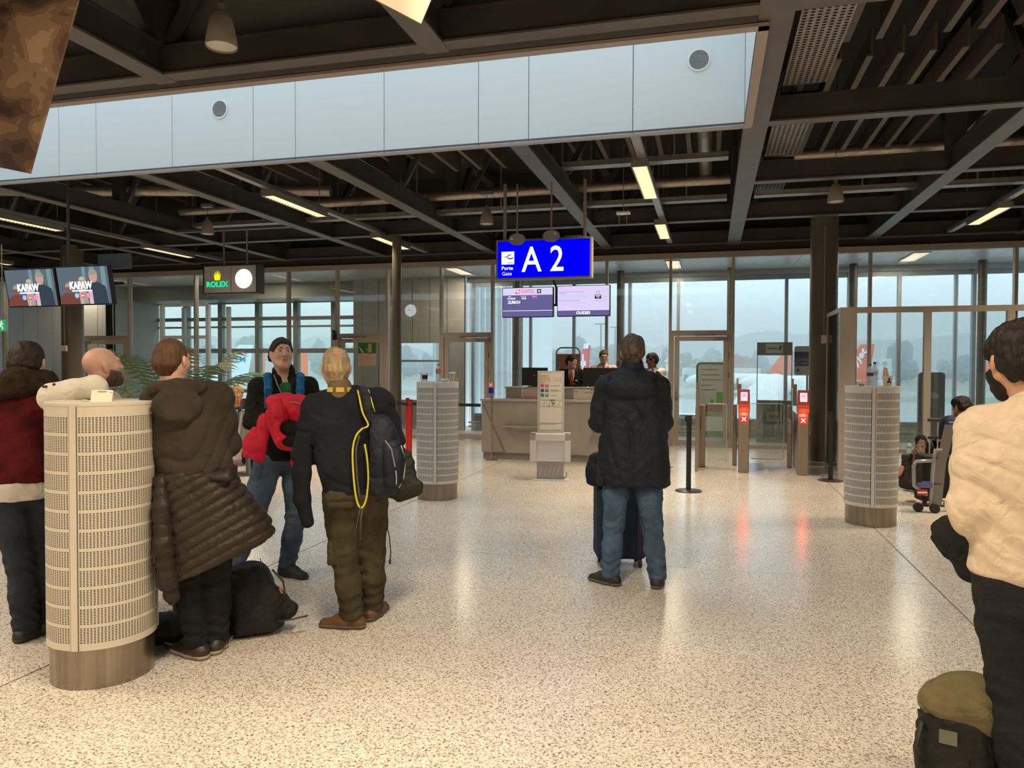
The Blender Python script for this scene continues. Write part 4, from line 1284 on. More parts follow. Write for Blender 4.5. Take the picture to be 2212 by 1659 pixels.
tag(MB().bar((-5.18, 12.4, .93), (-3.87, 12.33, .93), .004, .055).build('barrier_belt', black), 'black belt running from the red posts to the counter', 'belt')

# ---------------------------------------------------------------- low glazed booth at the right
bo = empty('glass_booth', (0, 0, 0), label='low grey framed glass booth along the right windows', cat='glass booth')
BX, BYf, BH = 1.93, 11.55, 2.47
MB().bx(BX - .14, BX - .03, BYf - .05, BYf + .05, 0, BH).build('corner_post', alu, bo)
MB().bx(BX - .03, BX + .07, BYf - .05, BYf + .05, 0, BH).build('door_post', alu, bo)
MB().bx(BX - .14, BX - .10, BYf + .05, BYf + 1.25, BH - .06, BH).bx(BX - .14, BX - .10, BYf + .05, BYf + 1.25, 0, .08).bx(BX - .14, BX - .10, BYf + 1.2, BYf + 1.25, .08, BH - .06).build('side_frame', alu, bo)
MB().bx(BX - .124, BX - .116, BYf + .05, BYf + 1.2, .08, BH - .06).build('side_pane', glass('booth_side_glass', (.55, .57, .55), .08), bo)
MB().bx(BX + .07, 6.2, BYf - .04, BYf + .04, BH - .08, BH).build('top_rail', alu, bo)
edges = [BX + .07, 2.93, 3.95, 5.1, 6.2]
MB().bx(BX + .07, 6.2, BYf - .04, BYf + .04, 0, .1).build('bottom_rail', alu, bo)
for a, b in zip(edges[:-1], edges[1:]):
    MB().bx(b - .045, b + .045, BYf - .04, BYf + .04, .1, BH - .08).build('post', alu, bo)
    MB().bx(a, b - .045, BYf - .005, BYf + .005, .1, BH - .08).build('pane', glass('booth_glass', (.93, .95, .95), .05), bo)

# ---------------------------------------------------------------- totems and boards seen in the corridor
def board_sign(name, x, y, z0, z1, w, m, label, frame=None, top_r=.06):
    e = empty(name, (x, y, 0), label=label, cat='totem sign')
    return e
e = empty('totem_sign', (-3.13, 16.6, 0), label='orange-red totem sign with a rounded grey frame behind the counter', cat='totem sign')
MB().tube([(-.27, 0, 0), (-.27, 0, 1.93), (-.24, 0, 2.0), (-.18, 0, 2.04), (.18, 0, 2.04), (.24, 0, 2.0), (.27, 0, 1.93), (.27, 0, 0)], .018, 8).build('frame', mat('blue_grey_tube', (.16, .19, .21), .4), e, smooth=True)
MB().bx(-.255, .255, -.01, .01, .25, 1.9).build('board', mat('orange_board', (.46, .10, .045), .5, var=(2, .85)), e)
MB().bx(-.3, .3, -.2, .2, 0, .02).build('foot', MATS['blue_grey_tube'], e)
MB().bx(-.2, -.19, -.013, -.01, .3, 1.85).build('stripe', mat('board_stripe', (.5, .22, .13), .5), e)
e = empty('totem_sign', (0.05, 17.0, 0), label='green bordered luggage rules board seen through the glass door', cat='totem sign')
def rrect(w, z0, z1, r, n=5):
    p = []
    for cx, cz, a0 in ((w - r, z1 - r, 0), (-w + r, z1 - r, 90), (-w + r, z0 + r, 180), (w - r, z0 + r, 270)):
        for k in range(n + 1):
            a = R(a0 + 90 * k / n)
            p.append((cx + r * math.cos(a), cz + r * math.sin(a)))
    return p
green = mat('green_board', (.12, .34, .08), .5)
MB().prism(rrect(.36, .55, 1.72, .1), -.02, .02).prism(rrect(.36, .06, .62, .08), -.08, .08).build('board', green, e)
MB().prism(rrect(.315, .62, 1.67, .07), -.025, -.021).build('panel', mat('board_white', (.80, .80, .75), .6), e)
tl = MB()
for k, (z, w) in enumerate(((1.55, .2), (1.43, .22), (1.32, .24), (1.2, .12), (1.1, .18))):
    tl.bx(-.25, -.25 + w * 1.8, -.028, -.0255, z, z + .018)
tl.build('board_text', mat('board_text', (.25, .25, .22), .7), e)
MB().bx(.08, .27, -.028, -.0255, .82, 1.06).bx(-.06, .03, -.028, -.0255, .78, .9).build('bag_icon', mat('green_icon', (.24, .55, .12), .6), e)
MB().bx(-.31, .31, -.028, -.0255, .62, .78).build('red_strip', mat('maroon_strip', (.30, .04, .07), .6), e)
MB().prism(rrect(.24, .2, .52, .06), -.085, -.081).build('pocket', MATS['board_white'], e)
e = empty('totem_sign', (1.33, 16.9, 0), label='grey luggage gauge board with airline logo behind the left gate', cat='totem sign')
gb = mat('totem_grey', (.20, .195, .185), .5)
MB().bx(-.36, .36, -.08, .08, 0, .9).build('lower_case', gb, e)
MB().bx(-.36, .36, -.03, .03, 1.87, 2.15).build('header', mat('header_taupe', (.22, .20, .18), .5), e)
MB().bx(-.36, -.345, -.02, .02, .9, 1.87).bx(.345, .36, -.02, .02, .9, 1.87).build('side_bar', gb, e)
MB().bx(-.18, .17, -.034, -.03, 1.91, 2.12).build('logo_plate', mat('plate_pale', (.55, .54, .5), .5), e)
MB().bx(-.15, .05, -.036, -.034, 2.005, 2.03).build('logo_word', ink, e)
MB().prism([(.07, 1.98), (.12, 1.98), (.15, 2.08), (.11, 2.08)], -.037, -.035).build('logo_tail', mat('logo_teal', (.06, .12, .16), .5), e)
MB().bx(-.15, .15, -.084, -.08, .45, .65).build('notice_plate', MATS['plate_pale'], e)
MB().bx(-.11, .11, -.086, -.0845, .535, .59).build('notice_word', mat('dull_red', (.40, .12, .14), .6), e)
MB().prism([(-.13, .5), (.13, .5), (.15, .515), (-.15, .515)], -.086, -.0845).prism([(-.1, .61), (.1, .61), (.12, .622), (-.12, .622)], -.086, -.0845).build('notice_bar', MATS['dull_red'], e)
e = empty('totem_sign', (1.97, 16.7, 0), label='rounded pale sign with blue GENERAL BOARDING panel beside the column', cat='totem sign')
MB().prism(rrect(.26, 1.45, 2.06, .05), -.015, .015).build('board', mat('board_pale', (.52, .51, .47), .5), e)
MB().bx(-.26, .26, -.019, -.0155, 1.64, 1.94).build('blue_panel', mat('navy_panel', (.025, .03, .10), .5), e)
text('sign_word', 'GENERAL', .085, mat('sign_lilac', (.45, .42, .60), .6), e, (-.02, -.021, 1.77), width=.44)
text('sign_word', 'BOARDING', .085, MATS['sign_lilac'], e, (-.02, -.021, 1.69), width=.46)
MB().prism([(-.22, 1.53), (-.15, 1.53), (-.185, 1.60)], -.018, -.0155).build('arrow', black, e)
MB().bx(-.02, .02, -.01, .01, 0, 1.45).bx(-.2, .2, -.15, .15, 0, .02).build('stand_pole', gst, e)
e = empty('totem_sign', (4.35, 16.8, 0), label='dark slate totem with rounded top by the right windows', cat='totem sign')
MB().prism(rrect(.24, .02, 1.52, .07), -.05, .05).build('body', mat('slate_totem', (.045, .05, .06), .45), e)
MB().prism([(-.08, 1.0), (.1, .98), (.14, 1.06), (.05, 1.12), (-.06, 1.1)], -.054, -.05).build('emblem', mat('totem_emblem', (.3, .32, .33), .5), e)
MB().bx(-.3, .3, -.15, .15, 0, .02).build('foot', MATS['slate_totem'], e)

# emergency exit sign and notices on the door, door camera
ex = empty('exit_sign', (-13.93, 11.9, 2.29), label='green running-man exit sign at the left edge', cat='exit sign')
MB().bx(-.12, .12, -.02, .02, 0, .245).build('case', white, ex)
MB().bx(-.11, .11, -.023, -.02, .01, .235).build('green_face', glow('exit_green', (.02, .33, .12), 1.0), ex)
rm = MB().cyl((.0, -.0235, .19), (.0, -.0255, .19), .02, n=12)
for a, b in (((-.005, .165), (-.02, .11)), ((-.02, .11), (.03, .08)), ((.03, .08), (.02, .03)), ((-.02, .11), (-.06, .08)), ((-.06, .08), (-.085, .085)), ((-.005, .16), (.045, .135)), ((-.005, .16), (-.045, .14)), ((-.045, .14), (-.05, .11))):
    rm.bar((a[0], -.0245, a[1]), (b[0], -.0245, b[1]), .003, .02)
rm.build('running_man', glow('exit_white', (.85, .9, .8), 1.0), ex)
MB().cyl((0, 0, .245), (0, 0, 1.76), .01, n=8).build('rod', white, ex)
sg = empty('door_sign', (-7.55, FY - .02, 1.62), label='green emergency exit picture sign on the grey glass door', cat='sign')
MB().bx(-.22, .22, -.006, 0, .28, .52).build('green_plate', mat('green_plate', (.015, .16, .06), .5), sg)
MB().bx(.03, .12, -.009, -.006, .3, .5).bar((-.02, -.008, .36), (.08, -.008, .38), .003, .03).build('hand_drawing', mat('sand_print', (.45, .33, .12), .6), sg)
q = MB()
for k in range(4):
    q.bar((-.2 + k * .02, -.008, .42 - k * .03), (-.13 + k * .02, -.008, .36 - k * .03), .003, .012)
q.build('broken_glass_drawing', paper, sg)
MB().bx(-.22, .22, -.006, 0, 0, .26).build('notice_plate', mat('rose_paper', (.50, .38, .33), .7), sg)
q = MB()
for k in range(6):
    q.bx(-.19, .19 - .05 * (k % 3), -.0075, -.006, .03 + k * .036, .042 + k * .036)
q.build('notice_text', mat('rose_text', (.42, .22, .18), .7), sg)
sc_ = empty('security_camera', (-8.33, FY - .08, 2.2), label='small black door camera beside the grey door', cat='camera')
MB().bx(-.04, .04, -.05, .02, 0, .14).build('bracket', black, sc_, bevel=.01)
MB().cyl((0, -.05, .2), (0, .0, .16), .04, n=14).build('housing', mat('dark_teal', (.03, .07, .08), .4), sc_)
# ================================================================ soft-shape modelling: smooth unions meshed by surface nets
def surface_nets(D, xs, ys, zs):
    S = D < 0
    c = np.zeros(tuple(n - 1 for n in D.shape), np.int8)
    sl = (slice(None, -1), slice(1, None))
    for a in (0, 1):
        for b in (0, 1):
            for d in (0, 1):
                c += S[sl[a], sl[b], sl[d]]
    act = (c > 0) & (c < 8)
    I, J, K = np.nonzero(act)
    n = len(I)
    idx = np.full(act.shape, -1, np.int64)
    idx[act] = np.arange(n)
    pos = np.zeros((n, 3))
    cnt = np.zeros(n)
    ax = (xs, ys, zs)
    for axis in range(3):
        for a in (0, 1):
            for b in (0, 1):
                o = [0, 0, 0]
                oth = [q for q in range(3) if q != axis]
                o[oth[0]], o[oth[1]] = a, b
                i0 = [I + o[0], J + o[1], K + o[2]]
                i1 = [v.copy() for v in i0]
                i1[axis] = i1[axis] + 1
                d0, d1 = D[tuple(i0)], D[tuple(i1)]
                m = (d0 < 0) != (d1 < 0)
                t = np.where(m, d0 / np.where(m, d0 - d1, 1), 0)
                for q in range(3):
                    p = ax[q][i0[q]] * (1 - t) + ax[q][i1[q]] * t
                    pos[:, q] += np.where(m, p, 0)
                cnt += m
    pos /= cnt[:, None]
    quads = []
    for axis in range(3):
        oth = [(axis + 1) % 3, (axis + 2) % 3]
        s0 = [slice(None)] * 3
        s1 = [slice(None)] * 3
        s0[axis], s1[axis] = slice(None, -1), slice(1, None)
        A, B = S[tuple(s0)], S[tuple(s1)]
        cr_ = A != B
        for q in oth:
            w = [slice(None)] * 3
            w[q] = 0
            cr_[tuple(w)] = False
            w[q] = -1
            cr_[tuple(w)] = False
        P = list(np.nonzero(cr_))
        ins = A[tuple(P)]
        def cell(da, db):
            v = [p.copy() for p in P]
            v[oth[0]] -= da
            v[oth[1]] -= db
            return idx[tuple(v)]
        q4 = np.stack([cell(1, 1), cell(0, 1), cell(0, 0), cell(1, 0)], 1)
        q4[~ins] = q4[~ins][:, ::-1]
        quads.append(q4)
    F = np.concatenate(quads)
    return pos, F[(F >= 0).all(1)]

def np_mesh(name, V, F):
    me = bpy.data.meshes.new(name)
    me.vertices.add(len(V))
    me.vertices.foreach_set('co', np.ascontiguousarray(V, np.float32).ravel())
    me.loops.add(F.size)
    me.loops.foreach_set('vertex_index', np.ascontiguousarray(F, np.int32).ravel())
    me.polygons.add(len(F))
    me.polygons.foreach_set('loop_start', np.arange(0, F.size, F.shape[1], dtype=np.int32))
    me.polygons.foreach_set('loop_total', np.full(len(F), F.shape[1], np.int32))
    me.update(calc_edges=True)
    me.validate()
    me.polygons.foreach_set('use_smooth', [True] * len(F))
    return me

def rotm(rx=0, ry=0, rz=0):
    return np.array(Euler((R(rx), R(ry), R(rz)), 'XYZ').to_matrix())

class Sdf:
    def __init__(s):
        s.ops = []
        s.M = None      # local frame (3x3, origin) applied to primitives added while set
    def frame(s, M=None, o=(0, 0, 0)):
        s.M = None if M is None else (np.array(M), np.array(o, float))
        return s
    def _add(s, f, lo, hi, k, mode):
        lo, hi = np.array(lo, float), np.array(hi, float)
        if s.M is not None:
            Rm, o = s.M
            cs = np.array([[a, b, c] for a in (lo[0], hi[0]) for b in (lo[1], hi[1]) for c in (lo[2], hi[2])]) @ Rm.T + o
            g = f
            f = lambda P, g=g, Rm=Rm, o=o: g((P - o) @ Rm)
            lo, hi = cs.min(0), cs.max(0)
        s.ops.append((f, lo, hi, k, mode))
        return s
    def cone(s, a, b, ra, rb=None, k=.03, mode='u', flat=None):
        rb = ra if rb is None else rb
        a, b = np.array(a, float), np.array(b, float)
        ab = b - a
        L2 = max(1e-9, float(ab @ ab))
        fl = None
        if flat:
            u = np.array(flat[0], float)
            u /= np.linalg.norm(u)
            fl = (u, 1 / flat[1] - 1)
        def f(P):
            q = P - a
            t = np.clip(q @ ab / L2, 0, 1)
            w = q - t[..., None] * ab
            if fl:
                w = w + (w @ fl[0])[..., None] * fl[0] * fl[1]
            return np.sqrt((w * w).sum(-1)) - (ra + (rb - ra) * t)
        m = max(ra, rb) * (max(1, flat[1]) if flat else 1)
        return s._add(f, np.minimum(a, b) - m, np.maximum(a, b) + m, k, mode)
    def chain(s, pts, rads, k=.03, flat=None):
        for i in range(len(pts) - 1):
            s.cone(pts[i], pts[i + 1], rads[i], rads[i + 1], k, flat=flat)
        return s
    def ell(s, c, r, k=.03, mode='u', rot=None):
        c, r = np.array(c, float), np.array(r, float)
        Rm = None if rot is None else rotm(*rot)
        def f(P):
            q = P - c
            if Rm is not None:
                q = q @ Rm
            l = np.sqrt(((q / r) ** 2).sum(-1))
            l2 = np.sqrt(((q / (r * r)) ** 2).sum(-1))
            return l * (l - 1) / np.maximum(l2, 1e-6)
        m = r if Rm is None else np.full(3, r.max())
        return s._add(f, c - m, c + m, k, mode)
    def box(s, c, h, rd=.02, k=.03, mode='u', rot=None):
        c, h = np.array(c, float), np.array(h, float)
        Rm = None if rot is None else rotm(*rot)
        def f(P):
            q = P - c
            if Rm is not None:
                q = q @ Rm
            d = np.abs(q) - (h - rd)
            return np.sqrt((np.maximum(d, 0) ** 2).sum(-1)) + np.minimum(d.max(-1), 0) - rd
        m = h if Rm is None else np.full(3, np.linalg.norm(h))
        return s._add(f, c - m, c + m, k, mode)
    def loft(s, lv, k=.03, mode='u', pw=2.3, rd=.03):
        """stack of elliptical sections (z, cx, cy, rx, ry), rounded ends"""
        lv = np.array(sorted(lv), float)
        z = lv[:, 0]
        def f(P):
            cx, cy, rx, ry = (np.interp(P[..., 2], z, lv[:, i]) for i in (1, 2, 3, 4))
            u = (np.abs((P[..., 0] - cx) / rx) ** pw + np.abs((P[..., 1] - cy) / ry) ** pw) ** (1 / pw)
            d = (u - 1) * np.minimum(rx, ry)
            e = np.maximum(z[0] - P[..., 2], P[..., 2] - z[-1])
            a, b = d + rd, e + rd
            return np.minimum(np.maximum(a, b), 0) + np.sqrt(np.maximum(a, 0) ** 2 + np.maximum(b, 0) ** 2) - rd
        lo = ((lv[:, 1] - lv[:, 3]).min(), (lv[:, 2] - lv[:, 4]).min(), z[0])
        hi = ((lv[:, 1] + lv[:, 3]).max(), (lv[:, 2] + lv[:, 4]).max(), z[-1])
        return s._add(f, lo, hi, k, mode)
    def clip(s, n, d, k=.0):
        n = np.array(n, float)
        n /= np.linalg.norm(n)
        if s.M is not None:
            Rm, o = s.M
            n2 = Rm @ n
            d = d + float(o @ n2)
            n = n2
        s.ops.append((lambda P: P @ n - d, None, None, k, 'i'))
        return s
    def mesh(s, name, res=.012, disp=None):
        L_ = [o for o in s.ops if o[4] == 'u']
        lo = np.min([o[1] for o in L_], 0) - 3 * res
        hi = np.max([o[2] for o in L_], 0) + 3 * res
        ax = [np.arange(lo[i], hi[i] + res, res) for i in range(3)]
        D = np.full(tuple(len(a) for a in ax), 1.0)
        for f, a, b, k, mode in s.ops:
            if a is None:
                P = np.stack(np.meshgrid(*ax, indexing='ij'), -1)
                D = np.maximum(D, f(P))
                continue
            mg = k + 2.5 * res
            sl = tuple(slice(max(0, int((a[i] - mg - lo[i]) / res)), max(1, int((b[i] + mg - lo[i]) / res) + 2)) for i in range(3))
            P = np.stack(np.meshgrid(*[ax[i][sl[i]] for i in range(3)], indexing='ij'), -1)
            if 0 in P.shape:
                continue
            d = f(P)
            o = D[sl]
            if mode == 'u':
                h = np.maximum(k - np.abs(o - d), 0) / max(k, 1e-6)
                D[sl] = np.minimum(o, d) - h * h * k / 4
            else:
                h = np.maximum(k - np.abs(o + d), 0) / max(k, 1e-6)
                D[sl] = np.maximum(o, -d) + h * h * k / 4
        if disp is not None:
            m = np.abs(D) < .06
            ii = np.nonzero(m)
            P = np.stack([ax[q][ii[q]] for q in range(3)], -1)
            D[m] += disp(P)
        D = np.where(D == 0, 1e-6, D)
        V, F = surface_nets(D, *ax)
        return np_mesh(name, V, F)
    def build(s, name, m, parent, res=.012, disp=None, loc=None, rot=None):
        return obj(name, s.mesh(name, res, disp), m, parent, loc=loc, rot=rot)

def wob(P, f, seed=0):
    r = np.random.RandomState(seed)
    a = r.randn(4, 3)
    a /= np.linalg.norm(a, axis=1)[:, None]
    ph = r.rand(4) * 6.28
    w = np.sin(f * .55 * (P @ a[0]) + ph[0])
    return .6 * np.sin(f * (P @ a[1]) + 1.9 * w + ph[1]) + .4 * np.sin(f * 1.9 * (P @ a[2]) + 1.6 * np.sin(f * .8 * (P @ a[3]) + ph[2]) + ph[3])
def folds(amp=.006, f=28, seed=0, squash=(1, 1, .55), dirn=(.35, .2, .9)):
    q = np.array(squash)
    return lambda P: amp * .75 * wob(P * q, f, seed) + amp * .25 * wob(P, f * 2.6, seed + 9) + crease(P, amp * 1.25, f * 1.5, seed, dirn)
def crease(P, amp, f, seed, dirn):
    """narrow drag lines, broken up by a mask"""
    d = np.array(dirn, float)
    d /= np.linalg.norm(d)
    u = f * (P @ d) + 2.4 * wob(P, 8, seed + 1)
    m = np.clip(.35 + .9 * wob(P, 9, seed + 5), 0, 1)
    return amp * m * np.exp(-np.sin(u) ** 2 / .10)
def spl(pts, n=6):
    """Catmull-Rom curve through the points"""
    P = [Vector(q) for q in pts]
    P = [P[0] * 2 - P[1]] + P + [P[-1] * 2 - P[-2]]
    out = []
    for i in range(1, len(P) - 2):
        for k in range(n):
            t = k / n
            a, b, c, d = P[i - 1], P[i], P[i + 1], P[i + 2]
            out.append(.5 * ((2 * b) + (c - a) * t + (2 * a - 5 * b + 4 * c - d) * t * t + (3 * b - a - 3 * c + d) * t ** 3))
    out.append(P[-2])
    return out
# ================================================================ outside: apron, aircraft, trees, buildings
GZ = -5.7
def apron_mat():
    m = bpy.data.materials.new('apron_and_grass')
    m.use_nodes = True
    t = m.node_tree
    b = t.nodes['Principled BSDF']
    c = t.nodes.new('ShaderNodeTexCoord')
    s_ = t.nodes.new('ShaderNodeSeparateXYZ')
    t.links.new(c.outputs['Object'], s_.inputs[0])
    r = t.nodes.new('ShaderNodeValToRGB')
    mrn = t.nodes.new('ShaderNodeMapRange')
    mrn.inputs['From Max'].default_value = 700
    t.links.new(s_.outputs['Y'], mrn.inputs['Value'])
    t.links.new(mrn.outputs[0], r.inputs[0])
    r.color_ramp.interpolation = 'CONSTANT'
    el = r.color_ramp.elements
    el[0].position, el[0].color = 0, (.50, .50, .48, 1)
    el[1].position, el[1].color = .25, (.34, .36, .25, 1)
    for p, cc_ in ((.30, (.48, .48, .46)), (.37, (.40, .39, .29)), (.55, (.36, .38, .28))):
        q = el.new(p)
        q.color = (*cc_, 1)
    n = t.nodes.new('ShaderNodeTexNoise')
    n.inputs['Scale'].default_value = .08
    t.links.new(c.outputs['Object'], n.inputs['Vector'])
    x = t.nodes.new('ShaderNodeMix')
    x.data_type = 'RGBA'
    x.blend_type = 'MULTIPLY'
    x.inputs['Factor'].default_value = .35
    t.links.new(r.outputs[0], x.inputs['A'])
    t.links.new(n.outputs['Color'], x.inputs['B'])
    t.links.new(x.outputs['Result'], b.inputs['Base Color'])
    b.inputs['Roughness'].default_value = .7
    return m
struct(MB().bx(-900, 900, 19.6, 1500, GZ - .2, GZ).build('ground', apron_mat()))
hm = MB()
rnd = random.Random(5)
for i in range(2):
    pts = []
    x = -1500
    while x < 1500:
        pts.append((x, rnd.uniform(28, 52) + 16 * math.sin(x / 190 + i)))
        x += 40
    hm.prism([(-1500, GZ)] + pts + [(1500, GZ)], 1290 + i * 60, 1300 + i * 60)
struct(hm.build('hills', mat('hill_haze_blue_grey', (.34, .40, .43), 1)))  # distance haze put into the ridge colour as blue-grey
# trees of the far belt
tm = mat('winter_tree_crown', (.24, .29, .27), 1, var=(.25, .75))
trm = mat('tree_trunk', (.16, .15, .13), 1)
def tree_mesh(seed, w, h):
    r2 = random.Random(seed)
    bm2 = bmesh.new()
    for k in range(5):
        o = bmesh.ops.create_icosphere(bm2, subdivisions=2, radius=1)
        cx, cz, rr = r2.uniform(-.45, .45) * w, r2.uniform(.35, .8) * h, r2.uniform(.35, .6)
        for v in o['verts']:
            j = r2.uniform(.8, 1.2)
            v.co = Vector((cx + v.co.x * w * rr * j, v.co.y * w * rr * j, max(h * .08, cz + v.co.z * h * .32 * j)))
    me = bpy.data.meshes.new('crown')
    bm2.to_mesh(me)
    bm2.free()
    me.materials.append(tm)
    return me
crowns = [tree_mesh(1, 7, 17), tree_mesh(2, 9, 14), tree_mesh(3, 5, 21), tree_mesh(4, 10, 16)]
tk = MB().cyl((0, 0, 0), (0, 0, 7), .5, .3, n=8).mesh('trunk')
tk.materials.append(trm)
for k in range(96):
    x = -330 + k * 6.6 + rnd.uniform(-2, 2)
    y = 400 + (k % 4) * 34 + rnd.uniform(-3, 3)
    s_ = rnd.uniform(.7, 1.15) * (1.25 if x < -60 else 1.0)
    e = empty('tree', (x, y, GZ), label='bare grey green tree in the far belt beyond the airfield', cat='tree', group='far tree belt')
    e.scale = (s_, s_, s_)
    for nm, me in (('crown', crowns[k % 4]), ('trunk', tk)):
        o = bpy.data.objects.new(nm, me)
        COL.objects.link(o)
        o.parent = e
# aircraft
wfus = mat('aircraft_white', (.80, .81, .82), .3)
def aircraft(x, y, rz, tail_m, fus_m, label, fin_top=None):
    e = empty('aircraft', (x, y, GZ), rz=R(rz), label=label, cat='aircraft')
    MB().tube([(-34, 0, 3.2), (-33, 0, 3.3), (-31, 0, 3.6), (-28, 0, 3.8), (-8, 0, 3.8), (-3, 0, 4.3), (2.2, 0, 4.9)], [.1, .9, 1.5, 1.95, 1.95, 1.4, .3], 20).build('fuselage', fus_m, e, smooth=True)
    fin_ = MB().prism([(-6.0, 5.1), (1.2, 4.9), (2.4, 11.6), (-.4, 11.6)], -.15, .15).build('tail_fin', tail_m, e)
    MB().prism([(-3, 0), (0, 0), (2.2, 6), (.9, 6)], 4.9, 5.1, 'z').prism([(-3, 0), (0, 0), (2.2, -6), (.9, -6)], 4.9, 5.1, 'z').build('tailplane', fus_m, e)
    MB().prism([(-22, 0), (-15, 0), (-11, 16), (-13, 16)], 2.7, 3.1, 'z').prism([(-22, 0), (-15, 0), (-11, -16), (-13, -16)], 2.7, 3.1, 'z').build('wing', fus_m, e)
    for s2 in (-1, 1):
        MB().cyl((-21.5, 5.5 * s2, 1.7), (-17, 5.5 * s2, 1.9), 1.05, .6, n=16).build('engine', fus_m, e)
    g = MB()
    for gx, gy in ((-29, 0), (-16, 3.2), (-16, -3.2)):
        g.cyl((gx, gy - .25, .55), (gx, gy + .25, .55), .55, n=12).cyl((gx, gy, .5), (gx, gy, 2.6), .14, n=8)
    g.build('landing_gear', black, e)
    return e, fin_
swr = mat('tail_red', (.62, .035, .04), .4)
a1, f1 = aircraft(-22.2, 134.9, -63, swr, wfus, 'white aircraft with red tail and white cross behind the counter')
MB().bx(-1.45, -.55, -.2, .2, 6.3, 9.7).bx(-2.7, .7, -.2, .2, 7.55, 8.45).build('white_cross', mat('tail_white', (.86, .86, .86), .4), f1)
MB().prism([(-.85, 10.7), (2.22, 10.7), (2.42, 11.65), (-.42, 11.65)], -.17, .17).build('tail_cap', MATS['tail_white'], f1)
ora = mat('tail_orange', (.75, .13, .03), .4)
a2, f2 = aircraft(26.6, 146, -52, ora, wfus, 'aircraft with orange tail lettered easyJet')
text('tail_lettering', 'easyJet', 2.0, MATS['tail_white'], f2, (-1.5, -.2, 8.2), rot=(R(90), R(-50), 0), bold=.06, width=6.6)
MB().tube([(-6, 0, 3.95), (-3, 0, 4.35), (2.2, 0, 4.92)], [1.75, 1.45, .33], 20).build('orange_rear', ora, a2, smooth=True)
a3, f3 = aircraft(-92, 131, 25, mat('tail_pale', (.70, .78, .82), .4), mat('klm_blue', (.48, .62, .74), .4), 'pale blue aircraft seen through the left glazing')
text('tail_lettering', 'KLM', 1.6, mat('klm_mark', (.06, .22, .45), .4), f3, (-.6, -.2, 8.6), bold=.05)
a4, f4 = aircraft(18.8, 205, -40, ora, wfus, 'distant aircraft with orange tail beyond the jet bridges')
# jet bridges: white ribbed tubes
def jet_bridge(p0, p1, r, label):
    e = empty('jet_bridge', (p0[0], p0[1], GZ), label=label, cat='jet bridge', group='ribbed jet bridges')
    o = Vector((p0[0], p0[1], GZ))
    a, b = Vector(p0) - o, Vector(p1) - o
    MB().cyl(a, b, r, n=24).build('tube', mat('bridge_grey', (.55, .54, .53), .5), e, smooth='auto')
    u = (b - a).normalized()
    L_ = (b - a).length
    n = int(L_ / 1.7)
    for k in range(n + 1):
        c = a + u * (k * L_ / n)
        MB().cyl(c - u * .12, c + u * .12, r + .08, n=24).build('rib', mat('bridge_rib', (.82, .82, .8), .5), e, smooth='auto')
    MB().bar(a - Vector((0, 0, r + .1)), b - Vector((0, 0, r + .1)), .8, .25).build('underframe', alud, e)
    m = (a + b) / 2
    MB().bx(m.x - 1, m.x + 1, m.y - .6, m.y + .6, 0, .5).cyl((m.x, m.y, 0), (m.x, m.y, m.z - r), .3, n=10).build('support', wfus, e)
jet_bridge((2.7, 47, -1.0), (6.3, 79, -.4), 1.35, 'left ribbed jet bridge outside behind the gates')
jet_bridge((6.6, 46, -1.2), (8.4, 70, -.5), 1.35, 'right ribbed jet bridge outside behind the gates')
jet_bridge((-11.8, 44, -1.2), (-16.5, 62, -.8), 1.3, 'ribbed jet bridge outside left of the counter')
# far buildings
def building(x, y, w, d, h, m, label, floors=2, roof=None):
    e = empty('building', (x, y, GZ), label=label, cat='building')
    MB().bx(0, w, 0, d, 0, h).build('wall', m, e)
    if roof:
        MB().prism([(-1, h), (w + 1, h), (w * .5, h + 4)], -.5, d + .5).build('roof', roof, e)
    wm = MB()
    n = max(2, int(w / 3))
    for f in range(floors):
        for k in range(n):
            z = 1.4 + f * (h - 1) / floors
            MB().bx(.6 + k * (w - 1) / n, .6 + k * (w - 1) / n + (w - 1) / n * .6, -.05, .02, z, z + (h - 1) / floors * .5).build('window', mat('far_window', (.20, .24, .27), .3), e)
building(-11, 305, 30, 14, 7.2, mat('terminal_white', (.66, .68, .66), .7), 'long low white terminal building far across the apron', 1)
building(64, 349, 11, 12, 11.5, mat('block_white', (.70, .71, .69), .7), 'white office block far behind the orange tail', 3)
building(4, 372, 16, 12, 10, mat('brick_far', (.45, .27, .2), .8), 'distant reddish hangar behind the trees', 2, mat('red_roof', (.45, .2, .14), .8))
building(-60, 300, 30, 14, 6.5, MATS['terminal_white'], 'low pale hall behind the red tailed aircraft', 1)
building(-17.8, 310, 5, 5, 9.5, MATS['block_white'], 'small white pavilion with pointed roof', 1, mat('pavilion_roof', (.75, .76, .75), .6))
# light masts, orange barriers
for x, y, h, lb in ((-21.4, 149, 16, 'tall thin floodlight mast left of the mullion behind the counter'), (-22.4, 180, 17, 'second floodlight mast right of the mullion behind the counter')):
    e = empty('floodlight_mast', (x, y, GZ), label=lb, cat='mast')
    MB().cyl((0, 0, 0), (0, 0, h), .22, .12, n=8).build('pole', alud, e)
    MB().bx(-1.2, 1.2, -.2, .2, h - .1, h + .1).build('lamp_head', alud, e)
for x, y, w, lb in ((-35.3, 52.7, .42, 'left pale orange panel outside behind the man with the red jacket'), (-31.8, 53.6, .3, 'right pale orange panel outside behind the man with the red jacket')):
    e = empty('marker_panel', (x, y, GZ), rz=R(33), label=lb, cat='marker panel')
    MB().bx(-w, w, -.2, .2, 6.1, 8.35).build('panel', mat('orange_panel', (.72, .22, .13), .6), e)
    MB().bx(-.2, .2, -.15, .15, 0, 6.1).build('mast', alud, e)
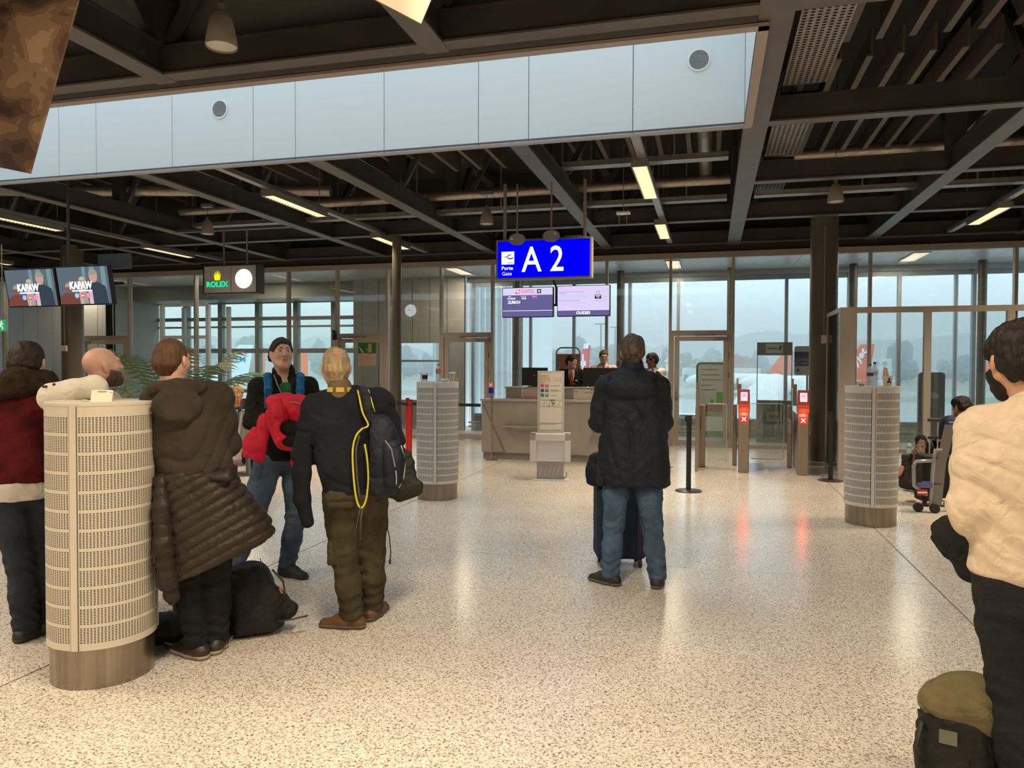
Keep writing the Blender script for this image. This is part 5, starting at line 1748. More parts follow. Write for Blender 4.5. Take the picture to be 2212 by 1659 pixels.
def car(x, y, rz, m, label):
    e = empty('service_car', (x, y, GZ), rz=R(rz), label=label, cat='car')
    MB().prism([(-2.1, .35), (2.1, .35), (2.1, .9), (1.5, 1.0), (.9, 1.5), (-1.2, 1.55), (-1.9, 1.0), (-2.1, .9)], -.85, .85).build('body', m, e, bevel=.08)
    MB().prism([(1.38, 1.02), (.85, 1.45), (-1.15, 1.48), (-1.7, 1.02)], -.87, .87).build('side_glass', mat('car_glass', (.05, .06, .07), .1), e)
    for wx in (-1.3, 1.3):
        for wy in (-.8, .8):
            MB().cyl((wx, wy - .1, .33), (wx, wy + .1, .33), .33, n=14).build('wheel', black, e)
car(-2.6, 95, 8, wfus, 'white car on the apron left of the green board')
car(2.0, 100, -5, mat('silver_car', (.5, .52, .54), .3, metal=.3), 'silver car on the apron behind the green board')
car(20, 120, 10, wfus, 'small white car parked near the orange tailed aircraft')
# white ribbed cladding of the neighbouring wing
e = empty('annex_building', (-8.3, 21.5, GZ), label='white ribbed metal clad wing outside left of the counter', cat='building')
MB().bx(0, 2.5, 0, 6, 0, 12).build('wall', mat('white_cladding', (.66, .68, .68), .5), e)
for k in range(14):
    MB().bx(.05 + k * .18, .11 + k * .18, -.04, 0, 0, 12).build('rib', mat('cladding_rib', (.78, .8, .8), .5), e)
e = empty('vent_shed', (-7.2, 30, GZ), label='grey louvred plant box outside by the ribbed wing', cat='plant box')
MB().bx(-.2, 1.0, 0, 2, 0, 6.4).build('case', mat('plant_grey', (.36, .42, .45), .6), e)
for k in range(12):
    MB().bx(-.18, .98, -.03, 0, .3 + k * .5, .5 + k * .5).build('louvre', mat('plant_louvre', (.42, .48, .5), .6), e)
# white framed cabin seen through the left glazing
e = empty('white_cabin', (-14.9, 17.6, 0), label='white framed glass cabin in the corridor at left', cat='cabin')
wfm = mat('cabin_white', (.72, .74, .73), .5)
for x, y in ((0, 0), (1.5, 0), (1.5, .9), (0, .9)):
    MB().bx(x - .05, x + .05, y - .05, y + .05, 0, 3.3).build('post', wfm, e)
for z in (.1, 2.35, 3.25):
    MB().bx(.05, 1.45, -.05, .05, z, z + .09).build('rail', wfm, e)
MB().bx(.05, 1.45, -.01, .01, .19, 2.35).build('pane', pane_out, e)

# light haze lying over the airfield
hz = MB().bx(-700, 700, 70, 1240, GZ + .02, 75).build('haze', None)
hz['kind'] = 'stuff'
hz['label'] = 'pale grey haze lying over the airfield'
hz['category'] = 'haze'
hmat = bpy.data.materials.new('airfield_haze')
hmat.use_nodes = True
ht = hmat.node_tree
ht.nodes.clear()
ho = ht.nodes.new('ShaderNodeOutputMaterial')
hv = ht.nodes.new('ShaderNodeVolumeScatter')
hv.inputs['Color'].default_value = (.93, .97, 1, 1)
hv.inputs['Density'].default_value = .0022
ht.links.new(hv.outputs[0], ho.inputs['Volume'])
hz.data.materials.append(hmat)
# ================================================================ people: one continuous skin mesh, clothes and hair as children
def cloth(name, col, rough=.85, scale=220, strength=.25, var=(6, .78), sheen=.0):
    if name in MATS:
        return MATS[name]
    m = mat(name, col, rough, var=(var[0], var[1], 5), bump=(scale, strength), spec=.25, sheen=sheen)
    t = m.node_tree
    n = t.nodes.new('ShaderNodeTexNoise')
    n.inputs['Scale'].default_value = 11
    n.inputs['Detail'].default_value = 2.2
    n.inputs['Roughness'].default_value = .5
    n.inputs['Distortion'].default_value = 1.4
    c = t.nodes.new('ShaderNodeTexCoord')
    t.links.new(c.outputs['Object'], n.inputs['Vector'])
    b2_ = t.nodes.new('ShaderNodeBump')
    b2_.inputs['Strength'].default_value = .42
    b2_.inputs['Distance'].default_value = .035
    t.links.new(n.outputs['Fac'], b2_.inputs['Height'])
    b1_ = [q for q in t.nodes if q.type == 'BUMP' and q != b2_][0]
    t.links.new(b2_.outputs[0], b1_.inputs['Normal'])
    return m
def skin(name, col):
    m = mat(name, col, .5, var=(14, .86, 3), spec=.4)
    b = m.node_tree.nodes['Principled BSDF']
    b.inputs['Subsurface Weight'].default_value = .12
    b.inputs['Subsurface Radius'].default_value = (.012, .005, .003)
    return m
def hair_mat(name, col, f=.45):
    return mat(name, col, .62, var=(60, f, 4), bump=(110, .5), spec=.3, stretch=(1, 1, .35))
def joinvf(parts):
    V, F, n = [], [], 0
    for v, f in parts:
        V.append(v)
        F.append(f + n)
        n += len(v)
    return np.concatenate(V), np.concatenate(F)
def vf(me):
    V = np.empty(len(me.vertices) * 3, np.float32)
    me.vertices.foreach_get('co', V)
    F = np.empty(len(me.loops), np.int32)
    me.loops.foreach_get('vertex_index', F)
    return V.reshape(-1, 3), F.reshape(-1, 4)

class Person:
    def __init__(s, loc, az, label, skin_m, J, head, build=1.0, group=None):
        s.root = empty('person', loc, rz=R(az), label=label, cat='person', group=group)
        s.J = J
        s.h = dict(yaw=0, pitch=0, roll=0, s=1.0, wide=1.0)
        s.h.update(head)
        h = s.h
        s.HR = rotm(0, 0, h['yaw']) @ rotm(h['pitch'], 0, 0) @ rotm(0, h['roll'], 0)
        s.HC = np.array(h['c'], float)
        s.skin = skin_m
        s.b = build
    # ---- skin
    def body(s, res=.02, hres=.0058, hands=True, face=True):
        J, b = s.J, s.b
        B = Sdf()
        n, sl, sr = (np.array(J[q]) for q in ('neck', 'shL', 'shR'))
        hl, hr = np.array(J['hipL']), np.array(J['hipR'])
        hc = (hl + hr) / 2
        mid = (n + hc) / 2
        B.cone(hc, mid, .105 * b, .11 * b, .06).cone(mid, n - (n - mid) * .35, .105 * b, .085 * b, .06)
        B.cone(sl, sr, .05, .05, .06)
        B.cone(n - (0, 0, .05), s.HC + s.HR @ np.array((0, -.03, -.05)), .06, .052, .04)
        for q in 'LR':
            B.chain([J['sh' + q], J['el' + q], J['wr' + q]], [.05 * b, .04, .028], .04)
            B.chain([J['hip' + q], J['kn' + q], J['an' + q]], [.08 * b, .055, .038], .05)
            a = np.array(J['an' + q])
            t = R(J.get('ft' + q, 0))
            B.cone(a + (0, 0, -.02), a + np.array((-math.sin(t) * .10, math.cos(t) * .10, -.045)), .028, .02, .03)
        parts = [vf(B.mesh('tmp', res))]
        parts.append(vf(s.head_sdf(face).mesh('tmp', hres)))
        if hands:
            for q in 'LR':
                if J.get('hand' + q, True):
                    parts.append(vf(s.hand_sdf(q).mesh('tmp', .0065)))
        for m in [m for m in bpy.data.meshes if m.name.startswith('tmp')]:
            bpy.data.meshes.remove(m)
        V, F = joinvf(parts)
        o = obj('body', np_mesh('body', V, F), s.skin, s.root)
        return o
    def head_sdf(s, face=True):
        k = s.h['s']
        w = s.h['wide']
        H = Sdf().frame(s.HR * 1.0, s.HC)
        v = lambda *a: (a[0] * k * w, a[1] * k, a[2] * k)
        H.ell(v(0, -.012, .030), v(.073, .094, .084), .02)
        H.ell(v(0, .028, -.028), v(.060, .060, .082), .04 * k)
        H.ell(v(0, .062, -.094), v(.030, .026, .022), .035 * k)
        for q in (-1, 1):
            H.cone(v(.054 * q, .0, -.045), v(.020 * q, .068, -.094), .020 * k, .018 * k, .03 * k)
            H.ell(v(.041 * q, .062, -.018), v(.024, .022, .024), .02 * k)
        if face:
            H.cone(v(-.038, .083, .030), v(.038, .083, .030), .010 * k, None, .018 * k)
            for q in (-1, 1):
                H.ell(v(.031 * q, .097, .011), v(.019, .015, .0115), .012 * k, 's')
            H.cone(v(0, .088, .018), v(0, .108, -.022), .0085 * k, .0125 * k, .012 * k)
            for q in (-1, 1):
                H.ell(v(.0125 * q, .098, -.027), v(.009, .011, .008), .008 * k)
            H.cone(v(-.019, .086, -.055), v(.019, .086, -.055), .0065 * k, None, .006 * k)
            H.cone(v(-.016, .085, -.067), v(.016, .085, -.067), .0075 * k, None, .006 * k)
            H.cone(v(-.022, .097, -.061), v(.022, .097, -.061), .004 * k, None, .004 * k, 's')
        for q in (-1, 1):
            H.ell(v(.079 * q, -.006, -.006), v(.010, .020, .034), .008 * k, rot=(10, 0, 18 * q))
        ne = s.HR.T @ (np.array(s.J['neck'], float) - (0, 0, .04) - s.HC)
        H.cone(v(0, -.022, -.05), tuple(ne), .053 * k, .056, .03)
        return H
    def hand_sdf(s, q):
        """relaxed curled hand continuing the forearm: palm, four unequal fingers, thumb at the side"""
        w = np.array(s.J['wr' + q], float)
        e = np.array(s.J['el' + q], float)
        d = (w - e) / np.linalg.norm(w - e)
        side = np.array(s.J.get('palm' + q, (0, 0, -1)), float)     # where the palm faces
        side = side - d * (side @ d)
        side /= np.linalg.norm(side)
        ac = np.cross(d, side) * (1 if q == 'R' else -1)            # towards the thumb
        H = Sdf()
        H.cone(w - d * .03, w + d * .03, .027, .03, .02)
        H.cone(w + d * .02 + ac * .018, w + d * .085 + ac * .026, .018, .016, .015, flat=None)
        H.cone(w + d * .02 - ac * .018, w + d * .080 - ac * .026, .018, .015, .015)
        for i, (o, L_) in enumerate(((.028, .072), (.010, .080), (-.010, .074), (-.028, .058))):
            p0 = w + d * .085 + ac * o
            p1 = p0 + d * L_ * .42 + side * L_ * .14
            p2 = p1 + d * L_ * .22 + side * L_ * .3
            p3 = p2 + side * L_ * .28 - d * L_ * .06
            H.chain([p0, p1, p2, p3], [.0092, .0085, .0078, .0068], .005)
        t0 = w + d * .03 + ac * .03
        t1 = t0 + d * .03 + ac * .022 + side * .012
        t2 = t1 + d * .028 + ac * .004 + side * .012
        H.chain([t0, t1, t2], [.0135, .0105, .008], .008)
        return H
    # ---- hair
    def hair(s, m, t=.009, front=.040, nape=-.085, bump=.004, f=70, crown=None, ears=True, volume=(0, 0, 0), res=.0058, name='hair', seed=3, top_z=None):
        k, w = s.h['s'], s.h['wide']
        H = Sdf().frame(s.HR, s.HC)
        v = lambda *a: (a[0] * k * w, a[1] * k, a[2] * k)
        H.ell(v(0, -.014 + volume[1], .032 + volume[2]), ((.073 + t + volume[0]) * k * w, (.094 + t) * k, (.084 + t) * k), .02)
        H.cone(v(0, -.070, -.02), v(0, -.060, nape + .02), (.040 + t) * k, (.022 + t * .5) * k, .03)
        H.cone(v(-.03, -.058, -.02), v(-.024, -.052, nape + .02), (.038 + t) * k, (.022 + t * .5) * k, .03)
        H.cone(v(.03, -.058, -.02), v(.024, -.052, nape + .02), (.038 + t) * k, (.022 + t * .5) * k, .03)
        if ears:
            for q in (-1, 1):
                H.ell(v(.088 * q, .016, -.042), v(.036, .046, .058), .01, 's')
        if crown:
            H.ell(v(*crown[0]), tuple(x * k for x in crown[1]), .02, 's')
        H.clip((0, .885, -.466), front * k)
        H.clip((0, 0, -1), -nape * k)
        return H.build(name, m, s.root, res, lambda P: bump * wob(P, f, seed) + bump * .6 * wob(P, f * 2.3, seed + 4))
    def beard(s, m, res=.0055, t=.011):
        k, w = s.h['s'], s.h['wide']
        H = Sdf().frame(s.HR, s.HC)
        v = lambda *a: (a[0] * k * w, a[1] * k, a[2] * k)
        H.ell(v(0, .028, -.040), v(.068 + t, .058 + t, .076 + t), .02)
        H.ell(v(0, .064, -.097), v(.031 + t, .028 + t, .024 + t), .03)
        H.ell(v(0, .105, -.062), v(.023, .03, .010), .005, 's')
        H.clip((0, .45, 1), -.012 * k)
        H.clip((0, -1, 0), .012 * k)
        return H.build('beard', m, s.root, res, lambda P: .0025 * wob(P, 110, 5))
    def eyes(s, iris=(.10, .07, .05), brow=None):
        k, w = s.h['s'], s.h['wide']
        wm = mat('eye_white', (.45, .40, .37), .3)
        im = mat('iris_%d' % int(iris[0] * 1000), iris, .2)
        for q in (-1, 1):
            c = s.HC + s.HR @ np.array((.031 * q * k * w, .0755 * k, .0095 * k))
            e = MB().sphere(tuple(c), .0118 * k, 14, 10).build('eye', wm, s.root, smooth=True)
            c2 = s.HC + s.HR @ np.array((.031 * q * k * w, .0828 * k, .0090 * k))
            MB().sphere(tuple(c2), .0064 * k, 10, 8).build('iris', im, e, smooth=True)
            lid = [s.HC + s.HR @ np.array(((.031 * q + dx) * k * w, (.0885 - abs(dx) * .35) * k, (.0150 - abs(dx) * .22) * k)) for dx in (-.016, -.008, 0, .008, .016)]
            MB().tube(lid, [.003, .0052, .0060, .0052, .003], 8).build('eyelid', s.skin, e, smooth=True)
            if brow:
                br_ = [s.HC + s.HR @ np.array((q * x * k * w, y * k, z * k)) for x, y, z in ((.014, .0935, .028), (.028, .0925, .0325), (.044, .083, .029))]
                MB().tube(br_, [.0028, .0036, .0018], 6).build('eyebrow', brow, s.root, smooth=True)
    def lips(s, m):
        k, w = s.h['s'], s.h['wide']
        for z, r in ((-.0555, .0045), (-.0665, .0052)):
            p = [s.HC + s.HR @ np.array((x * k * w, (.0945 - abs(x) * .22) * k, (z + (.002 if z > -.06 else -.001) * (1 - abs(x) / .02)) * k)) for x in (-.026, -.013, 0, .013, .026)]
            MB().tube(p, [.001, r * .8 * k, r * k, r * .8 * k, .001], 6).build('lip', m, s.root, smooth=True)
    # ---- clothes
    def trousers(s, m, r=(.115, .098, .075, .06), top=None, disp=None, res=.0115, name='trousers', lv=None):
        J = s.J
        T = Sdf()
        hl, hr = np.array(J['hipL']), np.array(J['hipR'])
        hc = (hl + hr) / 2
        if lv:
            T.loft(lv, .05)
        else:
            T.ell(hc + (0, 0, .02), (.175 * s.b, .125 * s.b, .13), .05)
        for q in 'LR':
            h, kn, an = (np.array(J[a + q], float) for a in ('hip', 'kn', 'an'))
            T.chain([h, (h + kn) / 2, kn, (kn + an) / 2, an - (0, 0, .01)], [r[0], r[1], r[2], (r[2] + r[3]) / 2 * 1.02, r[3]], .03)
        if top:
            T.clip((0, 0, 1), top)
        T.clip((0, 0, -1), -J.get('cuff', .045))
        def dd(P):
            d = .0035 * wob(P * (1, 1, 2.4), 26, 2) + .0022 * wob(P * (1, 1, 1.8), 60, 7)
            for q in 'LR':
                for key, sp, am in (('kn', .09, .004), ('an', .10, .005)):
                    z0 = J[key + q][2] + (.06 if key == 'an' else 0)
                    w_ = np.exp(-((P[:, 2] - z0) / sp) ** 2)
                    d = d + am * w_ * np.sin((P[:, 2] * 95) + 9 * P[:, 0] + 5 * np.sin(P[:, 1] * 22 + P[:, 0] * 11)) * .6
            return d
        return T.build(name, m, s.root, res, disp or dd)
    def shoes(s, m, sole, L_=.285, w=.05, h=.07, name='shoe', boot=False, lace=None):
        for q in 'LR':
            a = np.array(s.J['an' + q], float)
            t = s.J.get('ft' + q, 0)
            M = rotm(0, 0, t)
            z0 = -a[2]
            def shape(ex):
                S = Sdf().frame(M, a)
                S.cone((0, -.045, z0 + .035), (0, .02, z0 + .04), .040 + ex, .044 + ex, .03)
                S.cone((0, .05, z0 + .035), (0, L_ - .13, z0 + .024), .045 + ex, .038 + ex, .04, flat=((0, 0, 1), .85))
                if ex == 0:
                    S.cone((0, -.02, z0 + .05), (0, -.005, z0 + (.135 if boot else .09)), .043, .040 if boot else .042, .03)
                    S.cone((0, .0, z0 + .085), (0, .09, z0 + .05), .034, .034, .03)
                return S
            S = shape(0)
            S.clip((0, 0, -1), -(z0 + .014))
            sh = S.build(name, m, s.root, .0085)
            S = shape(.006)
            S.clip((0, 0, 1), z0 + .026)
            S.clip((0, 0, -1), -(z0 + .001))
            S.build('sole', sole, sh, .0085)
            if lace:
                for j in range(3):
                    c0, c1, c2 = (a + M @ np.array(p) for p in ((-.024, .045 + j * .03, z0 + .078 - j * .012), (0, .05 + j * .03, z0 + .094 - j * .012), (.024, .045 + j * .03, z0 + .078 - j * .012)))
                    MB().tube([c0, c1, c2], .0042, 6).build('lace', lace, sh)
    def top(s, m, lv, r=(.075, .062, .048), name='jacket', disp=None, hem=None, collar=None, extra=None, res=.0115, sleeves='LR', cuff=1.0, k=.045, clipn=None, neck_r=.075):
        J = s.J
        T = Sdf()
        T.loft(lv, k)
        n = np.array(J['neck'], float)
        for q in sleeves:
            sh, el, wr = (np.array(J[a + q], float) for a in ('sh', 'el', 'wr'))
            T.cone(n + (sh - n) * .35 - (0, 0, .03), sh, r[0] * .95, r[0], k)
            w2 = el + (wr - el) * cuff
            T.chain([sh, (sh + el) / 2, el, w2], [r[0], (r[0] + r[1]) / 2 * 1.02, r[1], r[2]], .03)
        if collar:
            T.cone(n - (0, 0, .02), n + np.array(collar[0]), collar[1], collar[2], .03)
        if extra:
            extra(T)
        if hem is not None:
            T.clip((0, 0, -1), -hem)
        if clipn:
            for nn, d in clipn:
                T.clip(nn, d)
        return T.build(name, m, s.root, res, disp or folds(.006, 22, 3))
SK1 = skin('skin_fair', (.60, .40, .32))
SK2 = skin('skin_tan', (.46, .27, .18))
SK3 = skin('skin_deep', (.20, .10, .06))
SK4 = skin('skin_rosy', (.62, .38, .30))
dark_sole = mat('dark_sole', (.03, .03, .03), .7)
denim = cloth('blue_denim', (.058, .105, .18), .85, 260, .3, (9, .6))
denim_dk = cloth('dark_denim', (.020, .028, .042), .85, 260, .3, (7, .6))
black_cl = cloth('black_cloth', (.012, .0125, .014), .85, 200, .3)

# ---------------------------------------------------------------- man in the dark parka, centre
J = dict(neck=(0, .0, 1.555), shL=(-.175, 0, 1.455), shR=(.18, 0, 1.455), elL=(-.238, .04, 1.20), elR=(.215, .06, 1.20), wrL=(-.16, .28, 1.13), wrR=(.15, .28, 1.13),
         hipL=(-.095, 0, .9), hipR=(.105, 0, .9), knL=(-.125, .0, .46), knR=(.15, 0, .455), anL=(-.145, 0, .1), anR=(.19, 0, .1), ftL=58, ftR=-8)
p = Person((-.552, 5.44, 0), 5.8, 'man seen from behind in a long dark blue parka and jeans at the centre', SK1, J, dict(c=(.005, .02, 1.715), pitch=-4), 1.05)
p.body(face=False)
p.hair(hair_mat('grey_brown_hair', (.085, .062, .052), .35), .014, .04, -.085, .006, 60)
parka = cloth('navy_parka', (.0085, .0135, .021), .62, 90, .22, (5, .7))
def hood6(T):
    T.chain([(-.15, .03, 1.505), (-.125, -.07, 1.53), (0, -.115, 1.54), (.125, -.07, 1.53), (.15, .03, 1.505)], [.035, .042, .044, .042, .035], .02)
    T.ell((0, -.115, 1.45), (.185, .085, .10), .014)
lv6 = [(.735, .015, .01, .268, .185), (.80, .015, .01, .27, .185), (.95, .016, .0, .255, .175), (1.15, .018, -.005, .238, .165), (1.35, .012, -.01, .225, .15), (1.48, 0, -.005, .195, .125), (1.56, 0, 0, .12, .095), (1.60, 0, .0, .085, .08)]
p.top(parka, lv6, (.088, .080, .055), 'parka', lambda P, g=folds(.013, 17, 14, (1, 1, .45), (.9, .2, .3)): g(P) * np.clip((1.42 - P[:, 2]) / .12, .22, 1), extra=hood6, collar=((0, .0, .06), .09, .082))
jeans6 = p.trousers(denim, (.11, .095, .075, .066))
p.shoes(mat('black_trainer', (.018, .018, .018), .6, var=(30, .5)), mat('grey_sole', (.09, .09, .085), .6))

# ---------------------------------------------------------------- older man in the navy jumper with a backpack on one shoulder
J = dict(neck=(-.075, .0, 1.455), shL=(-.235, .02, 1.35), shR=(.15, .0, 1.375), elL=(-.305, .08, 1.06), elR=(.225, .06, 1.12), wrL=(-.20, .30, 1.02), wrR=(.19, .28, 1.02),
         hipL=(-.09, 0, .80), hipR=(.09, .02, .80), knL=(-.066, .0, .43), knR=(.10, .06, .43), anL=(-.018, -.05, .095), anR=(.106, .10, .095), ftL=72, ftR=-25, cuff=.06)
p5 = p = Person((-2.108, 4.145, 0), 27, 'grey haired man from behind in navy jumper and olive trousers', SK4, J, dict(c=(-.115, .03, 1.592), yaw=6, pitch=-4, s=1.03), 1.0)
p.body(face=False)
p.hair(hair_mat('sandy_grey_hair', (.44, .33, .20), .6), .008, .03, -.085, .004, 80, crown=((.01, -.075, .115), (.040, .045, .045)))
navy = cloth('navy_knit', (.014, .017, .026), .92, 420, .5, (9, .75))
lv5 = [(.80, -.005, .0, .178, .125), (.86, -.008, .0, .185, .13), (.95, -.02, .0, .205, .14), (1.1, -.035, 0, .222, .145), (1.25, -.05, -.01, .222, .14), (1.36, -.06, -.01, .19, .12), (1.44, -.075, 0, .10, .085)]
p.top(navy, lv5, (.088, .078, .05), 'jumper', folds(.011, 20, 11))
MB().lathe([(1, 0), (1.02, .03), (1, .075)], 32, M=Matrix.Translation((-.005, 0, .79)) @ Matrix.Diagonal((.186, .132, 1, 1)), cap=False).build('rib_waistband', cloth('navy_rib', (.010, .012, .02), .92, 500, .4), p.root, smooth=True)
S = Sdf().cone((-.09, -.006, 1.42), (-.092, -.002, 1.468), .082, .074, .02)
S.build('shirt_collar', mat('striped_collar', (.15, .11, .055), .8), p.root, .008)
ycol = mat('yellow_check', (.62, .44, .10), .8)
for a0, a1 in ((-150, -118), (-104, -72), (-58, -34)):
    ar = MB()
    for q in range(6):
        t0, t1 = R(a0 + (a1 - a0) * q / 6), R(a0 + (a1 - a0) * (q + 1) / 6)
        ar.add([(-.092 + rr * math.cos(t), -.003 + rr * math.sin(t), z) for rr, t, z in ((.0875, t0, 1.445), (.0875, t1, 1.445), (.0835, t1, 1.474), (.0835, t0, 1.474))], [(0, 1, 2, 3)])
    ar.build('collar_check', ycol, p.root)
olive = cloth('olive_cargo_cotton', (.060, .050, .027), .9, 240, .35, (7, .62))
tr5 = p.trousers(olive, (.112, .098, .082, .070), lv=[(.70, 0, .01, .17, .125), (.80, 0, .0, .182, .135), (.86, -.003, 0, .178, .128)])
for q, x, y, z, w, h in (('L', -.118, -.05, .47, .05, .075), ('L', -.085, -.145, .775, .075, .02)):
    pk = Sdf().box((x, y, z), (w, .028, h), .015, .01)
    pk.build('cargo_pocket', cloth('olive_pocket', (.052, .043, .023), .9, 240, .35), p.root, .008, folds(.003, 60, 3))
p.shoes(mat('brown_leather_boot', (.115, .055, .028), .55, var=(18, .65)), mat('taupe_sole', (.115, .085, .06), .7), .30, boot=True, h=.08)
# his second garment: empty dark sleeve hanging at the left, and an olive quilted jacket over the right arm
S = Sdf().chain([(-.30, .02, 1.14), (-.318, -.02, .95), (-.315, -.03, .80), (-.285, -.04, .66)], [.06, .055, .05, .038], .03)
S.build('hanging_sleeve', cloth('charcoal_knit', (.012, .013, .018), .92, 420, .5), p.root, .009, folds(.005, 30, 8))
pj = empty('quilted_jacket', (-2.108, 4.145, 0), rz=R(27), label='dark olive quilted jacket hanging over the grey haired man\'s right arm', cat='jacket')
S = Sdf().chain([(.20, .20, 1.08), (.28, .15, .98), (.315, .08, .85)], [.07, .09, .095], .06, flat=((.6, .8, 0), .55))
S.cone((.27, .05, .86), (.395, .0, .85), .085, .03, .05, flat=((.6, .8, 0), .6)).cone((.22, .04, .80), (.37, .0, .82), .07, .03, .05, flat=((.6, .8, 0), .6)).clip((-.35, 0, -1), -.80)
S.build('quilted_shell', cloth('olive_quilt', (.020, .020, .012), .6, 120, .2, (8, .6)), pj, .009, lambda P: .010 * (np.abs(np.sin((P[:, 2] - .38 * P[:, 0]) * 48)) - .6) + .003 * wob(P, 40, 3))
MB().tube([(.18, .03, .80), (.19, .02, .70), (.18, .02, .66), (.205, -.02, .55), (.215, -.02, .45), (.21, -.02, .40)], .0035, 6).build('drawcord', black, pj)
MB().cyl((.21, -.02, .40), (.209, -.02, .375), .007, n=8).build('cord_stopper', black, pj)
# his backpack: navy with yellow piping, hanging from the right shoulder
bk = empty('backpack', (-2.108, 4.145, 0), rz=R(27), label='navy backpack with yellow piping hanging from the grey haired man\'s shoulder', cat='backpack')
bkn = cloth('backpack_navy', (.014, .018, .032), .6, 180, .25, (8, .6))
yel = mat('yellow_piping', (.62, .56, .04), .6)
S = Sdf().loft([(.83, .165, -.19, .08, .065), (.92, .175, -.20, .095, .085), (1.08, .18, -.20, .097, .09), (1.22, .16, -.18, .08, .075), (1.32, .135, -.15, .05, .045)], .03)
S.build('main_bag', bkn, bk, .009, folds(.006, 26, 21))
S = Sdf().loft([(.90, .215, -.275, .06, .05), (1.05, .22, -.285, .065, .055), (1.17, .205, -.265, .05, .045)], .03)
S.build('front_pocket', cloth('backpack_pocket', (.010, .013, .026), .55, 180, .25), bk, .008, folds(.004, 30, 22))
MB().tube([(.17, -.300, 1.17), (.205, -.325, 1.12), (.225, -.345, 1.02)], .004, 6).build('zip', mat('zip_grey', (.2, .2, .22), .4), bk)
MB().tube([(.228, -.342, 1.0), (.232, -.342, .96), (.232, -.335, .92)], .004, 6).build('pale_print', mat('bag_print', (.3, .32, .38), .6), bk)
st = Sdf().chain([(.045, -.03, 1.455), (.055, -.125, 1.42), (.075, -.165, 1.33), (.115, -.175, 1.25)], [.032, .034, .034, .03], .02, flat=((0, 1, .45), .35))
st.build('shoulder_strap', bkn, bk, .007)
def ribbon(pts, r, m, nm, par, fl=None):
    MB().tube(spl(pts), r, 6).build(nm, m, par, smooth=True)
ribbon([(.012, -.04, 1.462), (.022, -.137, 1.425), (.042, -.178, 1.33), (.075, -.19, 1.255), (.05, -.20, 1.235)], .0055, yel, 'piping', bk)
ribbon([(.078, -.04, 1.458), (.09, -.13, 1.415), (.112, -.17, 1.33)], .0045, yel, 'piping', bk)
lp = [(.045, -.175, 1.235), (.005, -.185, 1.19), (-.015, -.185, 1.10), (-.01, -.185, .95), (.005, -.18, .82), (.03, -.18, .76), (.06, -.185, .80), (.075, -.19, .92), (.07, -.19, 1.04), (.055, -.19, 1.14)]
ribbon(lp, .0062, yel, 'piping', bk)
MB().tube(spl([(x + .02, y + .006, z) for x, y, z in lp[1:5]]), .018, 8, flat=.4).build('loose_strap', mat('strap_khaki', (.08, .065, .045), .8), bk, smooth=True)
MB().tube([(.03, -.18, .77), (.015, -.18, .70), (.0, -.175, .62), (-.005, -.17, .50)], .012, 8, flat=.3).build('strap_tail', mat('strap_grey', (.07, .065, .055), .8), bk, smooth=True)
MB().tube([(.038, -.18, .76), (.03, -.185, .68), (.03, -.18, .57)], .010, 8, flat=.3).build('strap_tail', MATS['strap_grey'], bk, smooth=True)
ribbon([(.262, -.30, 1.14), (.282, -.29, 1.05), (.278, -.285, .96), (.25, -.29, .89)], .004, mat('pale_piping', (.42, .42, .30), .6), 'pocket_piping', bk)

# ---------------------------------------------------------------- man facing the camera with a red jacket over his arms
J = dict(neck=(.015, .0, 1.50), shL=(-.165, .0, 1.445), shR=(.195, .0, 1.445), elL=(-.215, -.04, 1.185), elR=(.265, -.03, 1.19), wrL=(.02, -.235, 1.19), wrR=(.10, -.215, 1.275),
         hipL=(-.09, 0, .90), hipR=(.10, 0, .90), knL=(-.205, -.04, .475), knR=(.105, -.03, .47), anL=(-.35, -.02, .095), anR=(.035, .0, .095), ftL=172, ftR=222, palmR=(0, .4, -1), cuff=.06)
p4 = p = Person((-3.14, 4.97, 0), 32.6, 'man facing the camera with arms folded over a red jacket', SK1, J, dict(c=(.0, -.03, 1.69), yaw=193, pitch=10, s=1.03, wide=.93), 1.0)
p.body(hres=.0045)
dhair = hair_mat('dark_brown_hair', (.035, .024, .018), .5)
p.hair(dhair, .012, .036, -.06, .005, 75, res=.005)
p.eyes((.06, .05, .045), dhair)
p.lips(mat('lip', (.36, .13, .11), .45))
blk = cloth('black_fleece', (.013, .0135, .013), .9, 160, .4, (9, .6))
lv4 = [(.885, .005, .0, .175, .125), (.96, .005, 0, .182, .13), (1.15, .01, 0, .19, .14), (1.33, .012, 0, .195, .135), (1.45, .015, 0, .16, .11), (1.515, .015, .01, .085, .08)]
def open4(T):
    T.cone((.015, .012, 1.48), (.015, .02, 1.555), .088, .082, .02)
    T.cone((.03, -.13, 1.36), (.028, -.10, 1.62), .030, .085, .012, 's')
p.top(blk, lv4, (.072, .064, .05), 'jacket', folds(.007, 26, 31), extra=open4, res=.0095)
S = Sdf().loft([(1.30, .015, -.02, .10, .105), (1.42, .018, -.012, .10, .10), (1.485, .018, .0, .082, .078)], .02)
S.build('green_shirt', cloth('green_cotton', (.02, .17, .06), .9, 200, .3), p.root, .008)
MB().tube([(-.055, -.085, 1.535), (-.03, -.115, 1.46), (.0, -.132, 1.39), (.01, -.138, 1.35)], .004, 6).build('zip', mat('steel_zip', (.30, .32, .34), .35, metal=.6), p.root)
p.trousers(cloth('faded_denim', (.075, .115, .175), .85, 260, .3, (5, .42)), (.112, .098, .078, .064))
p.shoes(mat('dark_hiking_shoe', (.025, .022, .02), .7, var=(40, .5)), dark_sole, .30, boot=True, lace=mat('red_lace', (.5, .08, .04), .7))
